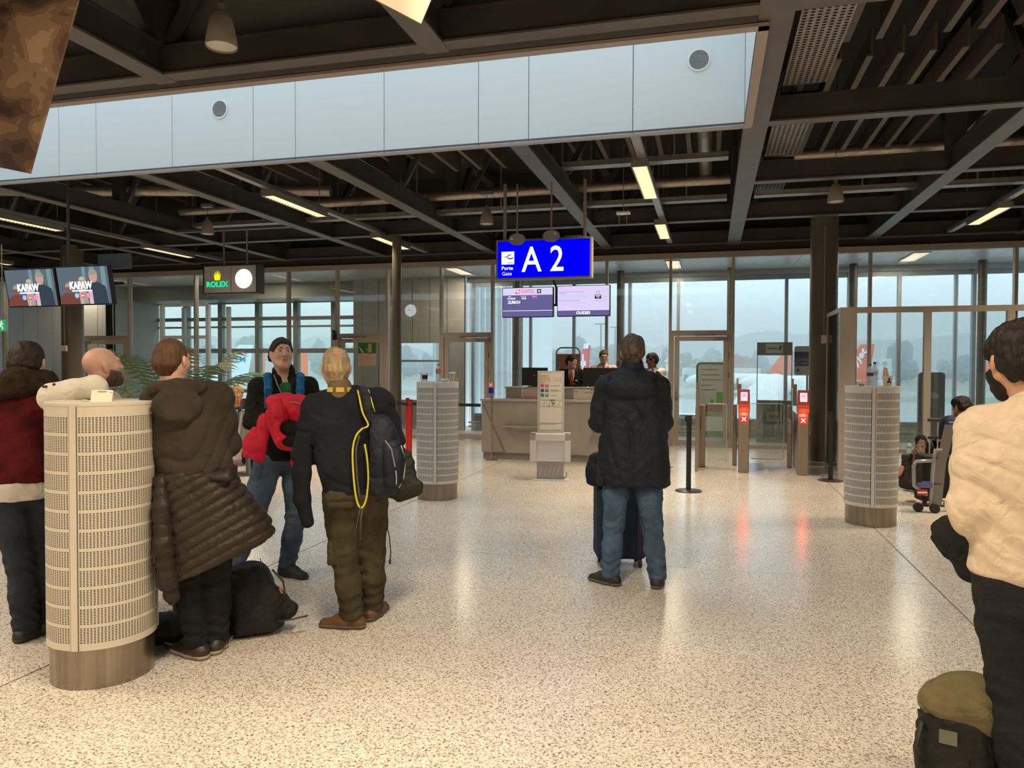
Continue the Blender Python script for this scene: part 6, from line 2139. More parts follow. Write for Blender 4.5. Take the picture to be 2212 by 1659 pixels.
# red jacket draped over his arms
rj = empty('red_jacket', (-3.14, 4.97, 0), rz=R(32.6), label='bright red jacket with black lining held by the man facing the camera', cat='jacket')
red = cloth('red_softshell', (.64, .018, .048), .6, 140, .15, (4, .75))
S = Sdf().ell((.045, -.285, 1.285), (.145, .095, .105), .05).ell((.10, -.30, 1.30), (.12, .085, .085), .05).ell((-.02, -.28, 1.33), (.11, .08, .075), .05)
S.cone((-.04, -.29, 1.24), (.02, -.31, 1.08), .085, .075, .05).cone((.12, -.28, 1.2), (.10, -.29, 1.05), .07, .06, .05)
S.chain([(-.12, -.22, 1.2), (-.175, -.22, 1.05), (-.195, -.22, .93)], [.06, .075, .085], .05, flat=((.3, .95, 0), .6))
S.chain([(.11, -.23, 1.12), (.13, -.21, 1.0), (.115, -.2, .90)], [.07, .07, .06], .05, flat=((.2, .98, 0), .7))
S.ell((.055, -.385, 1.155), (.075, .06, .05), .02, 's').ell((.05, -.39, 1.06), (.055, .05, .035), .02, 's')
S.clip((-.25, 0, -1), -.855)
S.build('shell', red, rj, .0085, folds(.020, 19, 17, (1, 1, .8), (.8, .2, .55)))
S = Sdf().ell((.055, -.335, 1.155), (.085, .055, .06), .02).ell((.05, -.34, 1.06), (.065, .045, .045), .02).ell((.12, -.31, 1.12), (.05, .05, .06), .02)
S.build('lining', cloth('black_lining', (.012, .011, .012), .8, 90, .5), rj, .008, folds(.006, 60, 5))
MB().tube([(.05, -.375, 1.345), (.10, -.385, 1.34), (.16, -.375, 1.315)], .0035, 6).build('zip_tape', mat('orange_zip', (.75, .28, .12), .5), rj)
# his backpack: blue straps over the shoulders
b4 = empty('backpack', (-3.14, 4.97, 0), rz=R(32.6), label='bright blue backpack worn by the man with the red jacket', cat='backpack')
blu = cloth('bright_blue_webbing', (.012, .16, .44), .7, 200, .25, (12, .6))
for x, sg in ((-.098, -1), (.135, 1)):
    S = Sdf().chain([(x - .01 * sg, .09, 1.47), (x, .0, 1.528), (x, -.085, 1.50), (x - .004 * sg, -.137, 1.42), (x - .002 * sg, -.152, 1.30)], [.028, .030, .030, .03, .028], .02, flat=((0, .75, .66), .45))
    S.build('strap', blu, b4, .007)
    MB().tube([(x + .012 * sg, -.10, 1.512), (x + .012 * sg, -.155, 1.42), (x + .014 * sg, -.17, 1.31)], .007, 6).build('strap_edge', mat('deep_blue', (.008, .05, .16), .6), b4, smooth=True)
MB().bx(.09, .15, -.178, -.168, 1.352, 1.36).build('strap_buckle', mat('buckle_grey', (.55, .57, .6), .4), b4)
S = Sdf().loft([(.95, .01, .2, .14, .09), (1.2, .01, .22, .15, .11), (1.42, .01, .19, .12, .08)], .03)
S.build('bag', blu, b4, .014)
MB().bx(-.225, -.18, .02, .05, .82, .95).build('side_tab', mat('navy_tab', (.02, .03, .06), .7), b4)

# ---------------------------------------------------------------- man in the grey hoodie with a quilted jacket tied round his waist
J = dict(neck=(-.092, .0, 1.495), shL=(-.175, .02, 1.41), shR=(.105, .0, 1.42), elL=(-.195, .10, 1.17), elR=(.155, .08, 1.16), wrL=(-.08, .30, 1.20), wrR=(.06, .32, 1.16),
         hipL=(-.07, 0, .88), hipR=(.10, .02, .88), knL=(-.045, .02, .47), knR=(.105, .06, .47), anL=(.0, .0, .095), anR=(.105, .06, .095), ftL=38, ftR=-18, cuff=.055)
p3 = p = Person((-2.71, 3.447, 0), 38.2, 'man from behind in a brown-grey hoodie leaning by the cream column', SK4, J, dict(c=(-.114, .03, 1.628), yaw=-34, pitch=-2, s=1.0), 1.0)
p.body(face=True)
p.hair(hair_mat('short_brown_hair', (.10, .052, .028), .6), .004, .040, -.085, .002, 120)
hood = cloth('brown_grey_fleece', (.043, .034, .026), .95, 260, .3, (5, .8), )
lv3 = [(.99, .0, .0, .195, .15), (1.06, -.005, .0, .205, .155), (1.16, -.022, .0, .203, .158), (1.3, -.034, -.005, .20, .15), (1.42, -.06, 0, .175, .12), (1.50, -.09, 0, .10, .09)]
def hood3(T):
    T.chain([(-.205, .03, 1.46), (-.19, -.07, 1.475), (-.085, -.125, 1.49), (.02, -.085, 1.485), (.05, .02, 1.47)], [.03, .042, .045, .042, .03], .010)
    T.ell((-.085, -.145, 1.395), (.128, .055, .098), .014)
    T.cone((-.12, -.17, 1.34), (-.05, -.17, 1.335), .038, None, .02)
p.top(hood, lv3, (.092, .085, .055), 'hoodie', lambda P: .005 * wob(P * (1, 1, .6), 20, 41) + crease(P, .024 * np.clip(1.35 - P[:, 2] * .75 + P[:, 0] * .8, .1, 1), 30, 41, (-.75, .2, .6)), extra=hood3, res=.0095)
p.trousers(denim_dk if False else cloth('black_denim', (.011, .0115, .013), .85, 240, .3, (7, .6)), (.105, .092, .075, .064))
p.shoes(mat('brown_black_shoe', (.028, .02, .015), .5), mat('cream_edge_sole', (.36, .30, .22), .6), .285)
tj = empty('quilted_jacket', (-2.71, 3.447, 0), rz=R(38.2), label='brown quilted jacket tied round the hoodie man\'s waist', cat='jacket')
S = Sdf().loft([(.38, .06, -.02, .24, .17), (.46, .075, -.02, .26, .18), (.56, .095, -.02, .285, .19), (.66, .112, -.02, .298, .195), (.76, .09, -.015, .285, .19), (.88, .042, -.01, .243, .18), (.97, .01, -.005, .213, .172), (1.035, .0, .0, .205, .165)], .02, rd=.02)
S.clip((.3625, 0, -1), -.508 / 1.0637)
quilt = cloth('brown_quilt', (.030, .023, .017), .5, 90, .18, (7, .7))
def qd(P):
    q = P[:, 2] - .30 * (P[:, 0] + .1) - .05 * np.sin(P[:, 0] * 5)
    return .015 * (.62 - np.sqrt(np.abs(np.sin(q * 55)) + 1e-6)) + .003 * wob(P, 45, 6)
S.build('skirt_of_jacket', quilt, tj, .008, qd)
S = Sdf().chain([(-.165, -.10, 1.0), (-.165, -.15, .86), (-.155, -.17, .66), (-.135, -.16, .48), (-.115, -.14, .38)], [.035, .04, .045, .045, .035], .03)
S.build('tied_sleeve', quilt, tj, .009, lambda P: .010 * (.6 - np.sqrt(np.abs(np.sin(P[:, 2] * 52)) + 1e-6)) + .003 * wob(P, 45, 8))
S = Sdf().cone((.15, -.12, 1.02), (.19, -.02, 1.02), .03, .03, .03).cone((-.19, -.06, .985), (.15, -.165, 1.015), .03, .03, .03).cone((-.2, .0, .97), (-.19, -.06, .985), .03, None, .03)
S.build('knotted_sleeves', quilt, tj, .009, lambda P: .006 * np.sin(P[:, 2] * 90 + P[:, 0] * 20))
MB().tube([(.32, -.16, .555), (.325, -.165, .53), (.322, -.16, .50)], .0022, 6).build('drawcord', black, tj)

# ---------------------------------------------------------------- man at the left edge in a maroon fleece with brown collar
J = dict(neck=(.05, .0, 1.475), shL=(-.20, .02, 1.40), shR=(.18, .02, 1.40), elL=(-.27, .06, 1.12), elR=(.22, .12, 1.12), wrL=(-.16, .28, 1.08), wrR=(.12, .30, 1.10),
         hipL=(-.03, 0, .88), hipR=(.14, .02, .88), knL=(.035, .02, .46), knR=(.16, .05, .46), anL=(.05, .02, .095), anR=(.16, .10, .095), ftL=-42, ftR=-30, cuff=.05)
p = Person((-3.86, 3.36, 0), 48.8, 'man at the left edge from behind in a maroon fleece with brown collar', SK1, J, dict(c=(.07, .03, 1.612), yaw=-20, pitch=-6, s=1.06), 1.05)
p.body(face=True)
p.hair(hair_mat('black_brown_hair', (.026, .017, .013), .5), .010, .03, -.085, .004, 75, crown=((.0, -.03, .142), (.03, .035, .035)))
mar = cloth('maroon_fleece', (.085, .006, .008), .95, 150, .5, (12, .55))
lv1 = [(.93, .04, .0, .21, .16), (1.0, .03, .0, .22, .165), (1.2, .0, 0, .225, .16), (1.34, .0, 0, .215, .145), (1.42, .03, 0, .16, .11), (1.48, .05, 0, .09, .085)]
p.top(mar, lv1, (.095, .085, .06), 'fleece_jacket', folds(.007, 24, 51))
S = Sdf().chain([(-.22, -.02, 1.36), (-.14, -.09, 1.44), (.02, -.115, 1.51), (.15, -.06, 1.50), (.19, .06, 1.47)], [.055, .072, .075, .065, .05], .04)
S.chain([(-.22, -.02, 1.36), (-.26, -.06, 1.26), (-.25, -.10, 1.16)], [.055, .06, .04], .03)
S.build('collar', cloth('brown_pile_collar', (.032, .019, .011), .98, 120, .8, (30, .5)), p.root, .0085, lambda P: .004 * wob(P, 90, 3))
S = Sdf().loft([(.83, .05, .0, .195, .15), (.90, .045, .0, .20, .155), (.95, .04, 0, .195, .15)], .02)
S.build('white_shirt', cloth('white_cotton', (.62, .60, .56), .9, 200, .3), p.root, .011, folds(.006, 26, 4))
p.trousers(denim_dk, (.112, .1, .082, .072))
p.shoes(mat('worn_black_shoe', (.02, .017, .015), .5), dark_sole)
MB().bx(-.17, -.08, -.165, -.150, .885, .93).build('blue_tag', mat('blue_tag', (.02, .06, .28), .6), p.root, bevel=.01)

# ---------------------------------------------------------------- bald bearded man behind the cream column
J = dict(neck=(-.06, .02, 1.415), shL=(-.235, -.06, 1.425), shR=(.03, .20, 1.37), elL=(-.035, -.33, 1.482), elR=(.16, .24, 1.12), wrL=(.05, -.12, 1.41), wrR=(.25, .06, 1.2),
         hipL=(-.16, .04, .90), hipR=(-.03, .16, .90), knL=(-.15, .05, .47), knR=(-.02, .2, .47), anL=(-.17, .06, .095), anR=(-.03, .22, .095), ftL=-80, ftR=-75)
p = Person((-3.37, 3.49, 0), 44.0, 'bald bearded man in a white T-shirt leaning on the cream column', SK4, J, dict(c=(.005, .0, 1.595), yaw=-72, pitch=9, s=.95), 1.0)
p.body(hres=.005)
bd = hair_mat('grey_brown_beard', (.10, .072, .055), .6)
p.beard(bd)
p.eyes((.08, .06, .05), hair_mat('grey_brow', (.12, .09, .07)))
wt = cloth('white_t_shirt', (.66, .63, .57), .9, 200, .3, (5, .88))
lv2 = [(.90, -.11, .10, .15, .13), (1.1, -.13, .10, .155, .13), (1.28, -.13, .085, .155, .13), (1.38, -.10, .06, .13, .12), (1.43, -.08, .035, .10, .10)]
p.top(wt, lv2, (.074, .062, .055), 'white_t_shirt', folds(.006, 26, 61), cuff=.12, collar=((.03, 0, .035), .075, .072))
S = Sdf().cone((-.05, .02, 1.425), (-.035, .015, 1.458), .076, .07, .02)
S.build('neckband', mat('grey_band', (.16, .16, .16), .8), p.root, .008)
pm = mat('black_print', (.02, .02, .02), .8)
for i in range(5):
    MB().bx(-.012, .012, -.006, .0, -.006, .006, Matrix.Translation((-.27 + i * .05, -.115 - i * .045, 1.483 + i * .010)) @ Matrix.Rotation(R(-35), 4, 'X') @ Matrix.Rotation(R(i * 31), 4, 'Y')).build('shirt_print', pm, p.root)
p.trousers(denim_dk)
p.shoes(mat('black_leather', (.015, .015, .015), .4), dark_sole)

# ---------------------------------------------------------------- man in the cream jumper at the right edge
J = dict(neck=(.075, .0, 1.46), shL=(-.085, .02, 1.37), shR=(.275, .0, 1.38), elL=(-.105, -.05, 1.085), elR=(.36, .05, 1.10), wrL=(-.03, .235, 1.035), wrR=(.30, .30, 1.2),
         hipL=(.005, 0, .86), hipR=(.20, .0, .86), knL=(.03, .03, .46), knR=(.22, .03, .46), anL=(.06, .04, .095), anR=(.24, .06, .095), ftL=12, ftR=-10)
p = Person((1.045, 3.03, 0), -19.0, 'dark haired man from behind in a cream knitted jumper at the right edge', SK2, J, dict(c=(.012, .03, 1.625), yaw=30, pitch=-6, s=1.05), 1.03)
p.body(hres=.005)
bh = hair_mat('black_hair', (.013, .009, .007), .4)
p.hair(bh, .020, .038, -.075, .011, 55, volume=(.004, .0, .006))
p.beard(bh)
cr_k = cloth('cream_knit', (.60, .49, .37), .95, 330, .22, (30, .9))
lv11 = [(.845, .09, .0, .215, .15), (.92, .09, .0, .222, .155), (1.1, .092, -.005, .218, .155), (1.28, .09, -.01, .222, .15), (1.38, .09, -.005, .19, .125), (1.455, .078, 0, .10, .09)]
def wr11(P):
    return .006 * np.exp(-((P[:, 2] - 1.0) / .16) ** 2) * np.sin(P[:, 2] * 46 + 12 * P[:, 0] + 2 * np.sin(P[:, 0] * 15)) + .003 * wob(P * (1, 1, 1.6), 16, 71) + crease(P, .0075, 30, 73, (.3, .1, .95))
p.top(cr_k, lv11, (.092, .085, .066), 'jumper', wr11, cuff=.5, k=.022, collar=((0, .0, .035), .085, .076), res=.0095)
S = Sdf().cone((-.098, .075, 1.062), (-.088, .10, 1.058), .073, .068, .01)
S.build('rib_cuff', cloth('cream_rib', (.55, .45, .34), .95, 500, .4), p.root, .0085)
p.trousers(black_cl, (.125, .112, .09, .08), lv=[(.72, .1, 0, .19, .14), (.84, .1, .0, .195, .145), (.90, .1, 0, .19, .14)])
MB().bx(.10, .125, -.160, -.148, .832, .842).build('belt_label', white, p.root)
p.shoes(mat('black_leather', (.015, .015, .015), .4), dark_sole)
hj = empty('black_jacket', (1.045, 3.03, 0), rz=R(-19), label='black jacket hanging over the cream jumper man\'s forearm', cat='jacket')
S = Sdf().cone((-.07, .20, 1.06), (-.225, .25, .935), .05, .03, .05, flat=((.3, 1, 0), .6)).cone((-.08, .20, 1.03), (-.125, .23, .81), .06, .045, .06, flat=((.3, 1, 0), .6))
S.cone((-.22, .25, .93), (-.14, .23, .80), .03, .04, .05, flat=((.3, 1, 0), .6)).ell((-.145, .23, .93), (.085, .035, .11), .06).ell((-.10, .22, .98), (.06, .04, .1), .05)
S.build('jacket_cloth', black_cl, hj, .009, folds(.008, 24, 81, (1, 1, .4), (.9, .2, .35)))
# ================================================================ counter staff
struct(MB().bx(-4.0, -.75, 13.02, 14.4, 0, .10).build('floor_platform', mat('platform_lino', (.22, .21, .2), .7)))
def standing(x=0, lean=0, h=1.80):
    k = h / 1.80
    f = lambda *a: tuple(v * k for v in a)
    return dict(neck=f(0, 0, 1.50), shL=f(-.175, 0, 1.44), shR=f(.175, 0, 1.44), elL=f(-.23, -.02, 1.16), elR=f(.23, -.02, 1.16), wrL=f(-.16, -.22, 1.10), wrR=f(.16, -.22, 1.10),
                hipL=f(-.09, 0, .92), hipR=f(.09, 0, .92), knL=f(-.1, 0, .5), knR=f(.1, 0, .5), anL=f(-.11, 0, .095), anR=f(.11, 0, .095), ftL=175, ftR=185)
def torso(h=1.80, w=1.0, z0=.86):
    k = h / 1.80
    return [(z0, 0, 0, .17 * w, .115), (1.0 * k, 0, 0, .165 * w, .115), (1.2 * k, 0, 0, .18 * w, .125), (1.36 * k, 0, 0, .19 * w, .12), (1.45 * k, 0, 0, .14 * w, .10), (1.515 * k, 0, 0, .075, .075)]
white_sh = cloth('staff_white_shirt', (.66, .63, .58), .85, 200, .2)
suit = cloth('staff_black_suit', (.012, .012, .014), .8, 240, .2)
vest = cloth('staff_dark_waistcoat', (.016, .014, .014), .8, 240, .2)
tie = mat('red_stripe_tie', (.42, .035, .035), .6, var=(50, .45))
def staff(x, y, rz, head, label, sk, h, kind, hairm, **hk):
    J = standing(h=h)
    p = Person((x, y, .10), rz, label, sk, J, head, 1.0)
    p.body(res=.022, hres=.007)
    p.hair(hairm, **hk)
    p.eyes((.05, .04, .035), hairm)
    k = h / 1.80
    if kind == 'suit':
        p.top(white_sh, torso(h, .92), (.05, .045, .034), 'shirt', res=.014, collar=((0, 0, .035), .066, .062))
        def vneck(T):
            T.cone((0, -.16, 1.20 * k), (0, -.10, 1.56 * k), .012, .075, .01, 's')
        p.top(suit, torso(h, 1.02), (.068, .060, .046), 'suit_jacket', extra=vneck, res=.013)
        MB().tube([(0, -.088, 1.50 * k), (0, -.125, 1.45 * k), (0, -.138, 1.3 * k), (0, -.14, 1.14 * k)], [.018, .022, .034, .042], 8, flat=.3).build('tie', tie, p.root, smooth=True)
        MB().prism([(.09 + .028 * math.cos(t), 1.30 * k + .014 * math.sin(t)) for t in [2 * math.pi * q / 14 for q in range(14)]], -.142, -.135).build('name_badge', mat('badge_white', (.75, .75, .75), .4), p.root)
    else:
        p.top(white_sh, torso(h), (.066, .058, .044), 'shirt', res=.013, collar=((0, 0, .035), .07, .066))
        def vneck(T):
            T.cone((0, -.17, 1.20 * k), (0, -.10, 1.56 * k), .012, .07, .01, 's')
        p.top(vest, [(z, a, b, c * 1.06, d * 1.1) for z, a, b, c, d in torso(h) if z < 1.47 * k] + [(1.475 * k, 0, 0, .115, .09)], (.06, .06, .06), 'waistcoat', extra=vneck, res=.013, sleeves='')
        MB().tube([(0, -.085, 1.50 * k), (0, -.125, 1.45 * k), (0, -.14, 1.3 * k)], [.018, .022, .03], 8, flat=.3).build('tie', mat('dark_tie', (.03, .02, .02), .6), p.root, smooth=True)
        if kind == 'scarf':
            for q in (-1, 1):
                MB().tube([(.075 * q, .0, 1.53 * k), (.082 * q, -.10, 1.47 * k), (.075 * q, -.148, 1.35 * k), (.06 * q, -.155, 1.2 * k)], .016, 8, flat=.4).build('lanyard', mat('red_white_lanyard', (.60, .12, .13), .7, var=(40, .7)), p.root, smooth=True)
    p.trousers(suit, res=.016)
    p.shoes(mat('black_leather', (.015, .015, .015), .4), dark_sole)
    return p
dbh = hair_mat('staff_dark_hair', (.022, .014, .010), .5)
ltb = hair_mat('staff_brown_hair', (.11, .065, .035), .6)
staff(-2.48, 13.5, 10, dict(c=(.0, -.03, 1.60), yaw=238, pitch=-6), 'smiling agent in black suit and red striped tie behind the counter', SK4, 1.74, 'suit', dbh, t=.013, front=.045)
staff(-1.92, 13.75, 8, dict(c=(.0, -.04, 1.70), yaw=188, pitch=-16), 'tall agent with waistcoat and red lanyard looking down behind the counter', SK1, 1.84, 'scarf', ltb, t=.008, front=.047)
staff(-1.56, 14.12, 8, dict(c=(.0, -.04, 1.61), yaw=120, pitch=-14), 'dark haired agent mostly hidden behind the man in the parka', SK2, 1.75, 'plain', dbh, t=.012)
staff(-1.02, 13.7, 6, dict(c=(-.02, -.05, 1.63), yaw=105, pitch=-14), 'curly haired agent in white shirt and waistcoat right of the man in the parka', SK3, 1.77, 'plain', hair_mat('curly_black_hair', (.014, .011, .010), .4), t=.016, bump=.008, f=95, volume=(.0, .0, .008))

# ================================================================ seating
seat_m = mat('bench_grey_shell', (.30, .31, .29), .55)
bl_seat = mat('bench_blue_pad', (.035, .07, .20), .7)
fr_m = mat('bench_alu', (.46, .46, .45), .35, metal=.6)
def bench(x, y, rz, n, label, bh=.98):
    e = empty('airport_bench', (x, y, 0), rz=R(rz), label=label, cat='bench', group='airport seat rows')
    w = .56
    MB().bx(0, n * w, -.03, .03, .36, .42).build('beam', fr_m, e)
    for k in range(n):
        MB().prism([(-.02, .43), (.42, .46), (.42, .49), (-.02, .47)], k * w + .03, (k + 1) * w - .03, 'x').build('seat', bl_seat if k % 2 else seat_m, e, bevel=.01)
        MB().prism([(-.10, bh), (-.06, bh), (.02, .48), (-.02, .46)], k * w + .03, (k + 1) * w - .03, 'x').build('backrest', seat_m, e, bevel=.01)
    for k in range(n + 1):
        xx = k * w
        MB().prism([(-.13, bh - .03), (-.09, bh - .03), (.02, .55), (.40, .66), (.41, .69), (-.02, .69), (.05, .5), (.06, .38), (0, .34), (-.06, .38), (-.03, .52)], xx - .018, xx + .018, 'x').build('side_arm', fr_m, e)
        MB().cyl((xx - .02, 0, .40), (xx + .02, 0, .40), .03, n=14).build('end_cap', mat('cap_blue', (.03, .03, .25), .5), e)
    for xx in (.35, n * w - .35):
        MB().bx(xx - .035, xx + .035, -.035, .035, 0, .36).bx(xx - .03, xx + .03, -.25, .3, 0, .03).build('leg', mat('bench_leg', (.18, .19, .18), .5), e)
    return e
bench(-7.12, 7.62, 70, 4, 'grey seat row behind the hoodie man')
bench(-8.25, 9.75, 42, 3, 'grey seat row where the blond woman sits')
bench(2.84, 10.45, 0, 3, 'seat row at the right where the man with the backpack sits', .70)

def seated(x, y, rz, label, sk, headyaw, hairm, topm, legm, hc=1.16, legs=True, **hk):
    J = dict(neck=(0, -.02, .98), shL=(-.17, 0, .92), shR=(.17, 0, .92), elL=(-.22, .06, .68), elR=(.22, .06, .68), wrL=(-.10, .26, .64), wrR=(.10, .26, .64),
             hipL=(-.09, .05, .55), hipR=(.09, .05, .55), knL=(-.11, .46, .53), knR=(.11, .46, .53), anL=(-.11, .50, .10), anR=(.11, .50, .10), ftL=5, ftR=-5)
    p = Person((x, y, 0), rz, label, sk, J, dict(c=(0, .02, hc), yaw=headyaw, pitch=-12), 1.0)
    p.body(res=.022, hres=.007)
    p.hair(hairm, **hk)
    p.top(topm, [(.48, 0, .04, .18, .14), (.6, 0, .03, .18, .135), (.8, 0, 0, .19, .13), (.92, 0, 0, .16, .11), (.99, 0, -.01, .085, .08)], (.075, .066, .05), 'jacket', res=.014, collar=((0, 0, .03), .075, .07))
    p.trousers(legm, res=.016, disp=folds(.003, 30, 2))
    p.shoes(mat('black_leather', (.015, .015, .015), .4), dark_sole)
    return p
blond = hair_mat('blond_hair', (.40, .22, .085), .55)
w_ = seated(-7.25, 10.2, 8, 'blond woman seated with her back turned in a navy jacket', SK1, -20, blond, cloth('navy_nylon', (.014, .020, .042), .6, 90, .2), denim_dk, t=.018, nape=-.10, bump=.006)
S = Sdf().loft([(.93, 0, -.085, .085, .035), (1.05, 0, -.075, .098, .05), (1.16, 0, -.05, .10, .07)], .03)
S.build('long_hair', blond, w_.root, .009, lambda P: .004 * np.sin(P[:, 0] * 180 + P[:, 2] * 8) + .003 * wob(P, 60, 2))
s2 = seated(-7.45, 11.1, -25, 'person in dark clothes seated beyond the blond woman', SK2, -60, dbh, black_cl, black_cl, t=.014)
rg = seated(3.10, 10.62, 18, 'dark haired man seated from behind at the right with mustard collar', SK2, 20, hair_mat('seated_black_hair', (.012, .010, .009), .4), cloth('navy_nylon', (.014, .020, .042), .6, 90, .2), denim, hc=1.115, t=.022, bump=.008, f=70, nape=-.08)
Sdf().cone((0, -.02, .955), (0, -.015, 1.005), .088, .08, .02).build('mustard_collar', cloth('mustard_brown', (.30, .17, .05), .9), rg.root, .01)
# low maroon partition and small table behind the seats at left
e = empty('partition_screen', (-9.2, 12.2, 0), rz=R(14), label='low maroon partition behind the seats at left', cat='partition')
MB().bx(0, 2.6, -.03, .03, .06, .98).build('panel', mat('maroon_panel', (.20, .02, .02), .6), e)
MB().bx(.1, .16, -.15, .15, 0, .06).build('foot', alud, e)
MB().bx(2.4, 2.46, -.15, .15, 0, .06).build('foot', alud, e)
e = empty('side_table', (-7.75, 11.9, 0), label='small pale table beside the maroon partition', cat='table')
MB().bx(-.4, .4, -.25, .25, .84, .87).build('table_top', mat('pale_wood', (.55, .40, .27), .5), e, bevel=.005)
MB().cyl((0, 0, 0), (0, 0, .84), .03, n=12).build('stem', alud, e)
MB().cyl((0, 0, 0), (0, 0, .02), .22, n=24).build('foot', alud, e)

# ================================================================ bags
def soft_bag(name, loc, rz, label, cat, prims, m, res=.011, amp=.008, seed=1):
    e = empty(name, loc, rz=R(rz), label=label, cat=cat)
    S = Sdf()
    prims(S)
    S.build('main_bag', m, e, res, folds(amp, 26, seed))
    return e
khaki = cloth('khaki_canvas', (.145, .122, .062), .9, 160, .3, (6, .75))
blknyl = cloth('black_nylon', (.014, .013, .012), .6, 140, .3, (9, .6))
olv = cloth('olive_brown_nylon', (.050, .033, .018), .7, 140, .3, (7, .6))
e = soft_bag('travel_backpack', (.93, 3.16, 0), -17, 'olive topped travel backpack on the floor by the cream jumper man', 'backpack', lambda S: S.loft([(.02, 0, 0, .15, .12), (.1, 0, 0, .17, .14), (.25, 0, 0, .165, .14), (.36, .01, 0, .15, .13)], .03), blknyl, seed=11)
S = Sdf().ell((.055, .0, .42), (.15, .13, .11), .05).ell((-.02, -.02, .38), (.14, .12, .10), .05).ell((.09, .01, .34), (.11, .12, .12), .05)
S.build('rain_cover', khaki, e, .010, folds(.010, 20, 12))
MB().tube([(-.14, -.10, .30), (-.165, -.12, .18), (-.15, -.12, .05)], .014, 8, flat=.4).build('strap', mat('strap_black', (.02, .018, .017), .7), e, smooth=True)
MB().tube([(-.155, -.09, .345), (-.15, -.11, .335), (-.135, -.125, .33)], .006, 6).build('buckle', mat('buckle_black', (.02, .02, .02), .4), e)
MB().bx(-.07, .0, -.148, -.14, .24, .30).build('patch', mat('grey_patch', (.12, .12, .10), .6), e)
e.scale = (.84, .84, .84)
e = soft_bag('travel_backpack', (-3.06, 3.95, 0), 30, 'brown olive backpack on the floor behind the cream column', 'backpack', lambda S: S.loft([(.02, 0, 0, .15, .12), (.15, 0, 0, .18, .14), (.4, 0, 0, .17, .14), (.56, 0, 0, .12, .10)], .03), olv, seed=13)
S = Sdf().box((.0, -.14, .25), (.10, .04, .11), .03)
S.build('front_pocket', cloth('olive_brown_pocket', (.060, .042, .022), .7, 140, .3), e, .011, folds(.006, 30, 3))
MB().tube([(-.07, -.13, .5), (-.09, -.18, .4), (-.08, -.18, .15)], .013, 8, flat=.4).build('strap', MATS['strap_black'], e, smooth=True)
e = soft_bag('black_backpack', (-2.62, 3.86, 0), 36, 'black backpack slumped on the floor beside the hoodie man\'s feet', 'backpack', lambda S: S.loft([(.02, 0, 0, .17, .12), (.12, 0, 0, .18, .13), (.3, -.02, 0, .14, .11), (.42, -.04, 0, .10, .08)], .03).cone((.10, -.04, .22), (.19, -.06, .14), .055, .05, .04), blknyl, seed=14)
MB().tube([(.09, -.10, .40), (.15, -.12, .33), (.16, -.14, .26), (.13, -.14, .22)], .012, 8, flat=.4).build('strap', MATS['strap_black'], e, smooth=True)
MB().tube([(.12, -.11, .09), (.2, -.13, .10), (.29, -.14, .115)], .010, 8, flat=.5).build('strap_end', mat('strap_end', (.05, .042, .038), .6), e, smooth=True)
MB().tube([(.13, -.12, .29), (.145, -.135, .26)], .006, 6).build('zip_pull', mat('zip_pull_red', (.35, .12, .07), .6), e)
e = soft_bag('duffel_bag', (-2.93, 3.60, 0), 34, 'low dark bag lying under the hoodie man\'s jacket', 'bag', lambda S: S.cone((-.12, 0, .10), (.16, .03, .10), .09, .095, .03), blknyl, seed=15)
MB().tube([(-.08, -.10, .05), (-.02, -.12, .03), (.05, -.11, .09)], .007, 6).build('strap', mat('strap_tan', (.12, .09, .06), .7), e)
# blue suitcase in front of the man in the parka, with a dark bag on top
e = empty('suitcase', (-.70, 5.99, 0), rz=R(16), label='dark blue upright suitcase in front of the man in the parka', cat='suitcase')
S = Sdf().box((0, 0, .36), (.20, .13, .29), .04)
S.build('shell', cloth('blue_suitcase_fabric', (.012, .026, .06), .7, 200, .3), e, .010, folds(.003, 30, 5))
MB().bx(-.155, -.12, -.140, -.125, .12, .62).build('side_piping', mat('suitcase_trim', (.02, .02, .025), .5), e)
MB().bx(.12, .155, -.140, -.125, .12, .62).build('side_piping', MATS['suitcase_trim'], e)
MB().bx(-.02, .025, -.138, -.13, .575, .595).build('name_plate', mat('plate_silver', (.5, .5, .48), .3, metal=.6), e)
for wx in (-.15, .15):
    for wy in (-.09, .09):
        MB().cyl((wx - .012, wy, .04), (wx + .012, wy, .04), .038, n=14).build('wheel', black, e)
MB().bx(-.09, -.075, .08, .095, .64, 1.0).bx(.075, .09, .08, .095, .64, 1.0).bx(-.09, .09, .08, .095, .985, 1.01).build('pull_handle', black, e)
b2 = soft_bag('shoulder_bag', (-.76, 5.91, .66), 16, 'dark bag standing on top of the blue suitcase', 'bag', lambda S: S.loft([(0, -.03, -.02, .17, .09), (.12, -.03, -.02, .18, .10), (.27, -.03, -.02, .14, .07)], .03), cloth('ink_nylon', (.008, .012, .022), .6, 140, .3), seed=16)
